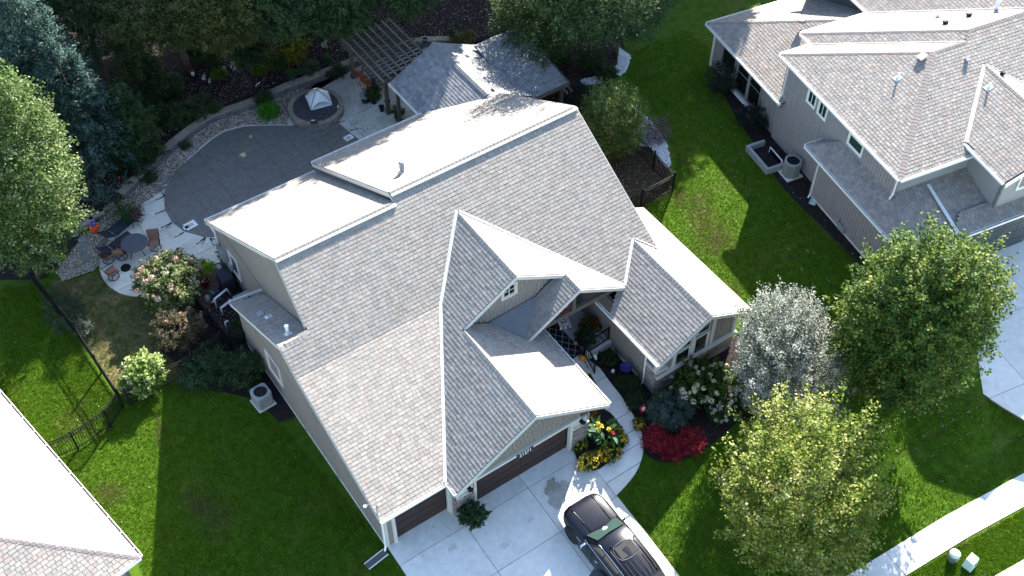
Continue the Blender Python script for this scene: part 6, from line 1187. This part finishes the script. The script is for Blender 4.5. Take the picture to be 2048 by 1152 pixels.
for (x, y, s, m_) in ((-.15, .05, .10, 'blue_glaze'), (.02, .1, .13, 'deck_dark'), (.17, .15, .07, 'blue_glaze'), (.16, 0, .06, 'blue_glaze'), (.05, -.1, .09, 'orange_wood'), (-.1, -.12, .08, 'blue_glaze')): MB().box((x, y, .489), (s, s * 1.2, .006)).build('print', m_, t)
def pumpkin(label, px, py, r, m, z, grp=None):
    t = thing('pumpkin', label, 'pumpkin', (*gxy(px, py, z), z), 0, grp); mb = MB(); n = 30; k = 9
    for i in range(k + 1):
        th = PI * i / k
        for j in range(n): a = 2 * PI * j / n; rr = r * math.sin(th) * (1 - .09 * abs(math.sin(a * 5))); mb.v.append((rr * math.cos(a), rr * math.sin(a), r * .8 - r * .78 * math.cos(th)))
    for i in range(k):
        for j in range(n): mb.f.append([i * n + j, i * n + (j + 1) % n, (i + 1) * n + (j + 1) % n, (i + 1) * n + j]); mb.c.append((1, 1, 1))
    mb.build('rind', m, t, True); MB().tube([(0, 0, r * 1.5), (.02, 0, r * 1.8)], r * .12, 6).build('stalk', 'bark', t); return t
pumpkin('orange pumpkin on the porch step', 1164, 719, .17, 'pumpkin', .26); pumpkin('small orange pumpkin touching the larger one on the step', 1169, 722, .09, 'pumpkin', .2); pumpkin('white pumpkin at the rug corner', 1153, 687, .16, 'white_pumpkin', .39); pumpkin('striped white gourd at the top of the steps by the railing', 1172, 708, .2, 'white_pumpkin', .3)
pot('flower_pot', 'porch pot with orange autumn flowers behind the railing', 1180, 665, .2, .35, 'black_metal', .385, (.33, .25, [(.03, .03, .01), (.08, .05, .01), (.45, .18, .02)], 70, .1, .4), 'potted plant'); pot('flower_pot', 'blue and white patterned pot behind the porch railing', 1197, 661, .18, .4, 'blue_glaze', .385); pot('flower_pot', 'leafy dark planter at the porch railing corner', 1172, 690, .22, .35, 'black_metal', .385, (.38, .3, PAL_DK, 80, .12, .4), 'potted plant')
t = thing('birdbath', 'purple glazed birdbath in the entry bed', 'birdbath', (*gxy(1250, 752), .02)); MB().lathe([(.16, 0), (.16, .04), (.07, .1), (.06, .5), (.12, .58)], (0, 0, 0), 18).build('pedestal', 'blue_glaze', t, True); MB().lathe([(.1, .56), (.24, .62), (.29, .68), (.285, .69), (.22, .64), (.02, .62)], (0, 0, 0), 28).build('basin', 'blue_glaze', t, True)
t = thing('yard_sign', 'white lettered welcome stakes beside the porch railing', 'sign', (*gxy(1188, 728), .02), .1)
for x, h in ((0, .6), (.05, .42)): MB().lathe([(.02, h - .1), (.09, h - .06), (.09, h + .06), (.03, h + .1)], (x, 0, 0), 10).build('face', 'white', t, True)
MB().bar((0, 0, 0), (0, 0, .6), .02, .02).build('stake', 'black_metal', t); MB().lathe([(.1, 0), (.08, .12), (.02, .2)], (.35, -.9, 0), 10).build('stone_light', 'white', t, True)
t = thing('garden_flag', 'red garden flag with white arrowhead emblem by the walk', 'flag', (*gxy(1275, 838), .02), math.radians(10)); MB().tube([(0, 0, 0), (0, 0, .85), (.3, 0, .85)], .01, 6).build('pole', 'black_metal', t)
fl = MB(); N3 = 6
for i in range(N3 + 1):
    for j in range(4): fl.v.append((.02 + .32 * i / N3, .02 * math.sin(i * 1.2) - .16 * (1 - j / 3), .84 - .30 * (1 - j / 3)))
for i in range(N3):
    for j in range(3): fl.f.append([i * 4 + j, (i + 1) * 4 + j, (i + 1) * 4 + j + 1, i * 4 + j + 1]); fl.c.append((1, 1, 1))
fo = fl.build('cloth', 'flag_red', t)
nf = V3(0, -.88, .47); uf = V3(0, .47, .88); cf = V3(.18, -.09, .70)
em = lambda pts, o: [cf + V3(1, 0, 0) * x + uf * y + nf * o for x, y in pts]
MB().slab(em([(-.10, .02), (-.04, .075), (.04, .075), (.10, .03), (.115, 0), (.09, -.03), (.03, -.075), (-.05, -.07)], .022), nf * .004).build('emblem', 'white', t)
tx = text_part('KC', cf + nf * .03, (math.radians(62), 0, 0), .085, 'flag_red', t, .002, 'emblem_letters')
# ------------------------------------------------------------------ the parked car
cp_ = atg(*pxof((3.26, -5.06, .034)))
CX = thing('parked_car', 'black sport utility vehicle parked on the driveway facing the garage', 'car', (cp_.x, cp_.y, cp_.z + .034))
CX.scale = (1, 1, 1.05); CX.rotation_euler = (math.atan(.085), 0, 0)
# local frame: +y is the nose
def loft(st, n_):
    mb = MB(); m = len(st); k = len(st[0])
    for s in st: mb.v += [tuple(p) for p in s]
    for i in range(m - 1):
        for j in range(k - 1): mb.f.append([i * k + j, (i + 1) * k + j, (i + 1) * k + j + 1, i * k + j + 1]); mb.c.append((1, 1, 1))
    mb.f.append([j for j in range(k)]); mb.f.append([(m - 1) * k + j for j in range(k)][::-1]); mb.c += [(1, 1, 1)] * 2
    return mb
def ring(y, hw, zb, zbelt, ztop, tw, cr=.0):
    """half sections mirrored: sill, flank, belt, shoulder, top"""
    L = [(-hw * .93, y, zb), (-hw, y, zb + .16), (-hw * 1.0, y, zb + .42), (-hw * .985, y, zbelt - .06), (-hw * .95, y, zbelt), (-tw, y, ztop), (-tw * .45, y, ztop + cr), (0, y, ztop + cr * 1.2)]
    return L + [(-x, y_, z) for x, y_, z in L[:-1][::-1]]
S_ = [ring(2.42, .62, .42, .78, .83, .50), ring(2.36, .80, .34, .90, .97, .62, .01), ring(2.15, .93, .28, 1.0, 1.07, .76, .02), ring(1.75, .985, .27, 1.04, 1.12, .79, .025), ring(1.2, .99, .27, 1.06, 1.15, .80, .03), ring(.85, .99, .27, 1.05, 1.14, .82, .03), ring(.2, .99, .27, 1.07, 1.12, .86), ring(-1.0, .99, .27, 1.09, 1.13, .86), ring(-1.9, .985, .27, 1.10, 1.14, .85), ring(-2.3, .95, .32, 1.08, 1.12, .82), ring(-2.48, .88, .42, 1.04, 1.08, .76)]
body = loft(S_, 0).build('body', 'car_paint', CX, True); b_ = body.modifiers.new('e', 'EDGE_SPLIT'); b_.split_angle = math.radians(38); sb = body.modifiers.new('s', 'SUBSURF'); sb.levels = sb.render_levels = 1; body.modifiers.move(1, 0)
def gring(y, hb, zb, ht, zt): return [(-hb, y, zb), (-(hb * .45 + ht * .55), y, zb * .45 + zt * .55), (-ht, y, zt - .05), (-ht * .88, y, zt), (0, y, zt + .025), (ht * .88, y, zt), (ht, y, zt - .05), ((hb * .45 + ht * .55), y, zb * .45 + zt * .55), (hb, y, zb)]
Gs = [gring(.95, .84, 1.12, .80, 1.14), gring(.25, .87, 1.10, .72, 1.62), gring(-.1, .88, 1.10, .70, 1.73), gring(-.6, .88, 1.10, .70, 1.78), gring(-1.6, .87, 1.10, .69, 1.77), gring(-2.15, .84, 1.08, .66, 1.72), gring(-2.42, .80, 1.06, .70, 1.12)]
loft(Gs, 0).build('roof', 'car_paint', CX, True).modifiers.new('e', 'EDGE_SPLIT').split_angle = math.radians(32)
# glass set just proud of the cabin
ws = [(-.74, .86, 1.165), (.74, .86, 1.165), (.66, .30, 1.60), (0, .33, 1.63), (-.66, .30, 1.60)]
MB().slab([Vector(p) + V3(0, .012, .016) for p in ws], V3(0, .006, .008)).build('windscreen', 'car_glass', CX)
0 and MB().add([(-.55, .8, 1.245), (.55, .8, 1.245), (.45, .45, 1.50), (-.45, .45, 1.50)], [(0, 1, 2, 3)]).build('dash_reflection', 'green_glass', CX)
MB().slab([(-.64, -2.40, 1.18), (.64, -2.40, 1.18), (.58, -2.20, 1.62), (-.58, -2.20, 1.62)], V3(0, -.03, .0)).build('rear_window', 'car_glass', CX)
for s in (-1, 1):
    def side(y, t): # on the flank between belt and roof
        hb, zb, ht, zt = .88, 1.12, .70, 1.72; return V3(s * (hb + (ht - hb) * t + .012), y, zb + (zt - zb) * t)
    for (a, b_, c_, d) in ((.62, -.28, -.28, .16), (-.36, -1.22, -1.22, -.36), (-1.30, -2.10, -1.85, -1.30)):
        MB().slab([side(a, .06), side(b_, .06), side(c_, .80), side(d, .80 if d < .1 else .74)], V3(s * .006, 0, .003)).build('side_window', 'glass', CX)
    MB().tube([side(.78, .0), side(-.3, .0), side(-2.15, .02)], .014, 5).build('window_trim', 'chrome', CX); MB().tube([side(.72, .03), side(.14, .86), side(-.4, .93), side(-1.7, .92), side(-2.12, .1)], .012, 5).build('window_trim', 'chrome', CX)
    MB().tube([(s * .60, -.35, 1.775), (s * .61, -.45, 1.835), (s * .61, -1.8, 1.835), (s * .60, -1.95, 1.775)], .022, 6).build('roof_rail', 'car_black', CX, True)
    m_ = MB().box((s * 1.12, .62, 1.14), (.24, .12, .17)).build('mirror', 'chrome', CX, bevel=.035); MB().bar((s * .92, .62, 1.10), (s * 1.05, .62, 1.12), .08, .05).build('mirror_arm', 'car_black', m_)
    MB().box((s * .995, .15, .62), (.012, .015, .9)).box((s * .997, -.95, .62), (.012, .015, .9)).build('door_gap', 'car_black', CX)
    for y in (-.15, -1.2): MB().tube([(s * 1.0, y - .1, .93), (s * 1.03, y, .94), (s * 1.0, y + .1, .93)], .016, 6).build('door_handle', 'chrome', CX, True)
    MB().box((s * .965, -.2, .30), (.06, 2.6, .07)).build('sill_trim', 'chrome', CX); MB().box((s * .995, 1.02, .86), (.014, .28, .06)).build('side_vent', 'chrome', CX)
    MB().slab([(s * .62, 2.34, .72), (s * .86, 2.10, .74), (s * .90, 1.92, .88), (s * .66, 2.26, .86)], V3(s * .02, .03, .02)).build('headlight', 'lamp_clear', CX); MB().slab([(s * .78, -2.44, .80), (s * .93, -2.30, .80), (s * .92, -2.28, 1.02), (s * .76, -2.42, 1.02)], V3(s * .03, -.03, 0)).build('tail_light', 'lamp_red', CX)
    for y in (1.50, -1.42):
        wth = thing('wheel', None, None); wth.parent = CX; wth.location = (s * .90, y, .385); wth.rotation_euler = (0, PI / 2 * s, 0)
        ty = MB().lathe([(.25, -.12), (.37, -.12), (.385, -.09), (.385, .09), (.37, .12), (.25, .12)], (0, 0, 0), 28).build('tyre', 'tyre', wth, True); MB().lathe([(.26, .10), (.25, .115), (.235, .06), (.02, .05)], (0, 0, 0), 28).build('rim', 'rim', wth, True)
        for k in range(10): a = k * PI / 5; MB().bar((.04 * math.cos(a), .04 * math.sin(a), .10), (.24 * math.cos(a), .24 * math.sin(a), .105), .035, .03, up=(0, 0, 1)).build('spoke', 'rim', wth)
        MB().lathe([(.40, -.02), (.43, .0), (.43, .10), (.40, .115)], (s * 0, 0, 0), 28).build('wheel_arch', 'car_black', wth, True)
for s in (-1, 1): MB().tube([(s * .50, .9, 1.155), (s * .52, 1.4, 1.165), (s * .54, 2.0, 1.10), (s * .52, 2.2, 1.05)], .022, 6).build('bonnet_crease', 'car_paint', CX, True)
MB().box((0, 2.44, .60), (1.0, .04, .30)).build('grille', 'car_black', CX); MB().box((0, 2.40, .36), (1.3, .08, .12)).build('bumper_intake', 'car_black', CX); MB().box((0, .92, 1.14), (1.3, .10, .02)).build('cowl', 'car_black', CX)
MB().bar((-.1, .88, 1.19), (.55, .84, 1.20), .02, .015).bar((-.65, .86, 1.19), (-.12, .80, 1.22), .02, .015).build('wiper', 'car_black', CX)
# roof details
sr_ = MB(); rr = [(-.42, -.35), (.42, -.35), (.42, -.95), (-.42, -.95)]; sr_.tube([(x, y, 1.80) for x, y in smooth_closed(rr, 4)] + [(rr[0][0], rr[0][1], 1.80)], .010, 4, cap=False); sr_.build('sunroof_seal', 'rim', CX); MB().box((0, -.65, 1.792), (.8, .56, .012)).build('sunroof', 'car_black', CX)
for x in (-.42, -.21, 0, .21, .42): MB().box((x, -1.55, 1.795), (.025, .85, .014)).build('roof_rib', 'car_black', CX)
MB().lathe([(.05, 0), (.02, .06)], (-.45, -.25, 1.78), 8).build('antenna', 'car_black', CX, True)
MB().slab([(-.64, -2.12, 1.755), (.64, -2.12, 1.755), (.62, -2.45, 1.72), (-.62, -2.45, 1.72)], V3(0, 0, .03)).build('spoiler', 'car_black', CX); MB().box((-.05, -2.38, 1.765), (.75, .06, .015)).build('brake_light', 'lamp_red', CX); MB().box((0, -2.50, .48), (1.6, .12, .16)).build('rear_bumper', 'car_black', CX)
# ------------------------------------------------------------------ marks on the concrete
def blob(px, py, rx, ry, m, z, seed, name='water_stain', rz=0):
    g = np.random.default_rng(seed); c = atg(px, py, z); pts = []
    for k in range(40): a = 2 * PI * k / 40; r = 1 + .22 * math.sin(3 * a + seed) + .14 * math.sin(7 * a + 2 * seed) + g.normal() * .05; x, y = rx * r * math.cos(a), ry * r * math.sin(a); pts.append((c.x + x * math.cos(rz) - y * math.sin(rz), c.y + x * math.sin(rz) + y * math.cos(rz), z + float(hz(0, c.y + x * math.sin(rz) + y * math.cos(rz)))))
    return tag(MB().add(pts, [tuple(range(40))]).build(name, m), kind='structure')
mat('wet', (.26, .24, .20), .45, .25, 7, spec=.4); mat('wet3', (.50, .485, .45), .8, .15, 7, spec=.2); mat('wet2', (.33, .32, .29), .6, .2, 7, spec=.3)
blob(1115, 985, .66, .48, 'wet2', .0400, 3, rz=.4); blob(1104, 972, .38, .26, 'wet', .0460, 5, rz=.3)

MB().box((-.25, .62, 1.34), (.34, .22, .03), X=V3(1, 0, 0), Y=V3(0, -.78, .62), Z=V3(0, .62, .78)).build('dash_tray', 'grey_paint', CX); MB().lathe([(.13, 0), (.13, .02), (.07, .05)], (-.02, .60, 1.385), 14).build('dash_ornament', 'util_green', CX)
for i, (px, py, rx, ry) in enumerate(((1010, 1090, .25, .12), (1060, 1040, .16, .1), (1150, 930, .14, .2), (905, 1095, .2, .14), (1225, 960, .2, .3))): blob(px, py, rx, ry, 'wet3', .0405, 20 + i, 'faint_stain')
# ------------------------------------------------------------------ grass blades, fallen leaves, mulch chips
LAWN_PX = {
 'a': ([(0, 575), (70, 570), (250, 820), (100, 905), (0, 790)], 16000), 'b': ([(100, 905), (250, 820), (390, 755), (470, 795), (560, 850), (700, 1010), (780, 1105), (812, 1160), (290, 1160), (275, 1110)], 34000),
 'c': ([(1370, 60), (1415, 90), (1440, 180), (1510, 300), (1570, 380), (1640, 455), (1740, 540), (1700, 700), (1640, 690), (1560, 600), (1490, 625), (1260, 395), (1300, 400), (1352, 350), (1345, 290), (1290, 190), (1255, 150), (1270, 100)], 34000),
 'd': ([(1285, 925), (1350, 930), (1420, 895), (1500, 840), (1610, 825), (1670, 700), (1960, 790), (2048, 845), (2048, 940), (1690, 1150), (1358, 1160), (1236, 990), (1265, 960)], 34000), 'e': ([(2048, 1018), (2060, 1112), (1990, 1150), (1818, 1150)], 7000)}
def blades(name, P, h, wd, pal, seed, m='blade'):
    g = np.random.default_rng(seed); n = len(P); P = np.repeat(P, 3, 0) + np.hstack([g.normal(size=(n * 3, 2)) * .035, np.zeros((n * 3, 1))]); a = g.random(n * 3) * 2 * PI; d = np.stack([np.cos(a), np.sin(a), np.zeros_like(a)], 1); l = np.hstack([g.normal(size=(n * 3, 2)) * .35, np.ones((n * 3, 1))]); hh = h * g.uniform(.5, 1.2, (n * 3, 1)); w_ = wd * g.uniform(.6, 1.2, (n * 3, 1))
    T = np.stack([P - d * w_, P + d * w_, P + l * hh], 1); tn = np.repeat(g.random(n), 3) * .6 + g.random(n * 3) * .4; o = npobj(name, T, 3, m, lerpcol(pal, tn)); return tag(o, kind='stuff')
PAL_G = [(.027, .082, .002), (.064, .155, .003), (.115, .215, .006), (.24, .27, .055)]
Pg = np.vstack([atvg(sample_px(q, n)) for q, n in LAWN_PX.values()])
blades('grass', Pg, .07, .014, PAL_G, 1)
Pt = atv(sample_px([(100, 565), (150, 560), (200, 545), (240, 590), (300, 595), (330, 600), (320, 700), (400, 745), (250, 800), (165, 690)], 7000)); blades('thin_grass', Pt, .06, .014, [(.03, .05, .01), (.08, .09, .025), (.15, .13, .06), (.2, .16, .1)], 2)
def litter(name, P, size, pal, seed, z=.02, m='litter'):
    g = np.random.default_rng(seed); n = len(P); P = P.copy(); P[:, 2] += g.uniform(.01, .03, n) + z - .01; N3_ = nrmz(g.normal(size=(n, 3)) * .35 + [0, 0, 1]); s = size * g.uniform(.5, 1.3, n); o = npobj(name, leafquads(P, N3_, g.normal(size=(n, 3)), s, s * .6), 4, m, lerpcol(pal, g.random(n))); return tag(o, kind='stuff')
PAL_L = [(.16, .11, .07), (.3, .24, .16), (.45, .40, .30), (.5, .42, .22)]
bedpx = [(520, 180), (690, 120), (830, 76), (960, 76), (1100, 60), (1240, 80), (1230, 0), (480, 0), (440, 60), (390, 170), (430, 215)]
litter('fallen_leaves', np.vstack([atv(sample_px(bedpx, 5200), .40 * np.ones(5200)), atv(sample_px([(300, 330), (430, 215), (380, 150), (240, 250), (150, 420), (210, 410)], 900), .40 * np.ones(900))]), .085, [(.08, .055, .045), (.2, .15, .12), (.34, .28, .24), (.42, .30, .22)], 3)
litter('lawn_leaves', np.vstack([atvg(sample_px([(1250, 60), (1415, 60), (1440, 180), (1490, 280), (1500, 400), (1420, 300), (1345, 270), (1290, 200)], 800)), atv(sample_px(LAWN_PX['a'][0], 120)), atv(sample_px(LAWN_PX['b'][0], 60)), atvg(sample_px([(1700, 800), (1960, 790), (2040, 850), (2000, 900), (1700, 900)], 160))]), .058, [(.12, .1, .05), (.24, .2, .11), (.36, .32, .2)], 4, .05)
litter('deck_leaves', np.vstack([atv(sample_px([(700, 170), (760, 110), (800, 240), (720, 275), (690, 230)], 330)), atv(sample_px(pcp + [(780, 330), (560, 430)] + pcl, 170), .04 * np.ones(170)), atv(sample_px([(690, 245), (740, 240), (735, 262), (695, 262)], 60)), atv(sample_px([(600, 262), (690, 262), (700, 290), (620, 300)], 110), .04 * np.ones(110))]), .07, [(.05, .035, .03), (.12, .09, .06), (.4, .36, .3)], 5, .045)
litter('spa_leaves', atv(sample_px([(590, 205), (680, 205), (660, 235), (610, 235)], 26), .54 * np.ones(26)), .06, PAL_L, 6, .01)
litter('roof_leaves', np.array([(x, y, pB(x, y)[2] + .03) for x, y in RNG.uniform([15.2, 17.5], [17.5, 22], (420, 2))]), .07, [(.2, .16, .1), (.45, .38, .24), (.55, .45, .2)], 7, .0)
litter('path_leaves', np.vstack([atvg(sample_px([(800, 1075), (920, 1030), (1090, 1060), (1000, 1150), (820, 1150)], 60)), atv(sample_px([(1140, 480), (1560, 380), (1640, 470), (1740, 540), (1690, 500)], 1), 0 * np.ones(1)), atv(sample_px([(1470, 230), (1560, 370), (1690, 500), (1735, 545), (1660, 400), (1540, 240)], 260)), atv(sample_px([(1440, 690), (1640, 700), (1660, 770), (1520, 830)], 260))]), .06, [(.04, .035, .03), (.14, .10, .08), (.36, .3, .26)], 8, .03)
def chips(name, P, pal, seed, s=.06):
    return litter(name, P, s, pal, seed, .012)
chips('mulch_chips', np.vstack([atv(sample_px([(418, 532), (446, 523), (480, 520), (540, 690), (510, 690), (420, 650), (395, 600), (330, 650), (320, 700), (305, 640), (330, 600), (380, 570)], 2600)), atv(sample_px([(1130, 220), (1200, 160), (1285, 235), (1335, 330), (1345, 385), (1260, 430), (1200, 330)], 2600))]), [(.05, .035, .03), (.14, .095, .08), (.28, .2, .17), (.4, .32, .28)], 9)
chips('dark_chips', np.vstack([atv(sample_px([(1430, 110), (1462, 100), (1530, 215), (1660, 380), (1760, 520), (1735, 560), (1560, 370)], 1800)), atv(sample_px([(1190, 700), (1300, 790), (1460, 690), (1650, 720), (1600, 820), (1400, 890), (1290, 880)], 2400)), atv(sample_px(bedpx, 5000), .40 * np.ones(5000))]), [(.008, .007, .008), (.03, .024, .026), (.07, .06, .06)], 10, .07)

def clip_lines(lines, per=60):
    P = []
    for (a, b) in lines:
        t = RNG.random(per); t = t[np.sin(t * 60 + a[0]) > -.3]; P.append(atvg(np.array(a)[None] * (1 - t[:, None]) + np.array(b)[None] * t[:, None] + RNG.normal(size=(len(t), 2)) * .9))
    return np.vstack(P)
litter('grass_clippings', clip_lines([((1400, 240), (1585, 545)), ((1436, 290), (1645, 600)), ((1478, 310), (1665, 575)), ((1512, 385), (1640, 520)), ((1370, 300), (1560, 570)), ((1830, 935), (2005, 828)), ((1790, 905), (1960, 812)), ((1880, 965), (2048, 868)), ((1730, 880), (1850, 820))]), .07, [(.10, .14, .04), (.2, .23, .11), (.32, .33, .22)], 12, .05)

def patch(px, py, r, n): return atvg(np.array([px, py]) + RNG.normal(size=(n, 2)) * r)
blades('dry_grass', np.vstack([patch(430, 1030, (24, 26), 900), patch(400, 1010, (14, 12), 300), patch(1432, 480, (24, 20), 1300), patch(1400, 420, (14, 26), 700), patch(1360, 395, (9, 12), 300), patch(1455, 590, (16, 18), 500), patch(318, 860, (4, 20), 160), patch(220, 985, (22, 14), 500), patch(150, 840, (22, 18), 260), patch(1890, 1090, (30, 12), 300)]), .06, .016, [(.08, .07, .03), (.2, .16, .085), (.34, .28, .17)], 30)
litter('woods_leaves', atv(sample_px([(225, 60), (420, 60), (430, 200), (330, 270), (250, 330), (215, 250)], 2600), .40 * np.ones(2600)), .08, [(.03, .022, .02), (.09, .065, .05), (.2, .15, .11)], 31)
litter('side_bed_leaves', atv(sample_px([(960, 60), (1100, 40), (1240, 60), (1250, 105), (1180, 165), (1130, 220)], 1300)), .08, [(.05, .035, .03), (.16, .12, .09), (.34, .28, .22)], 32)
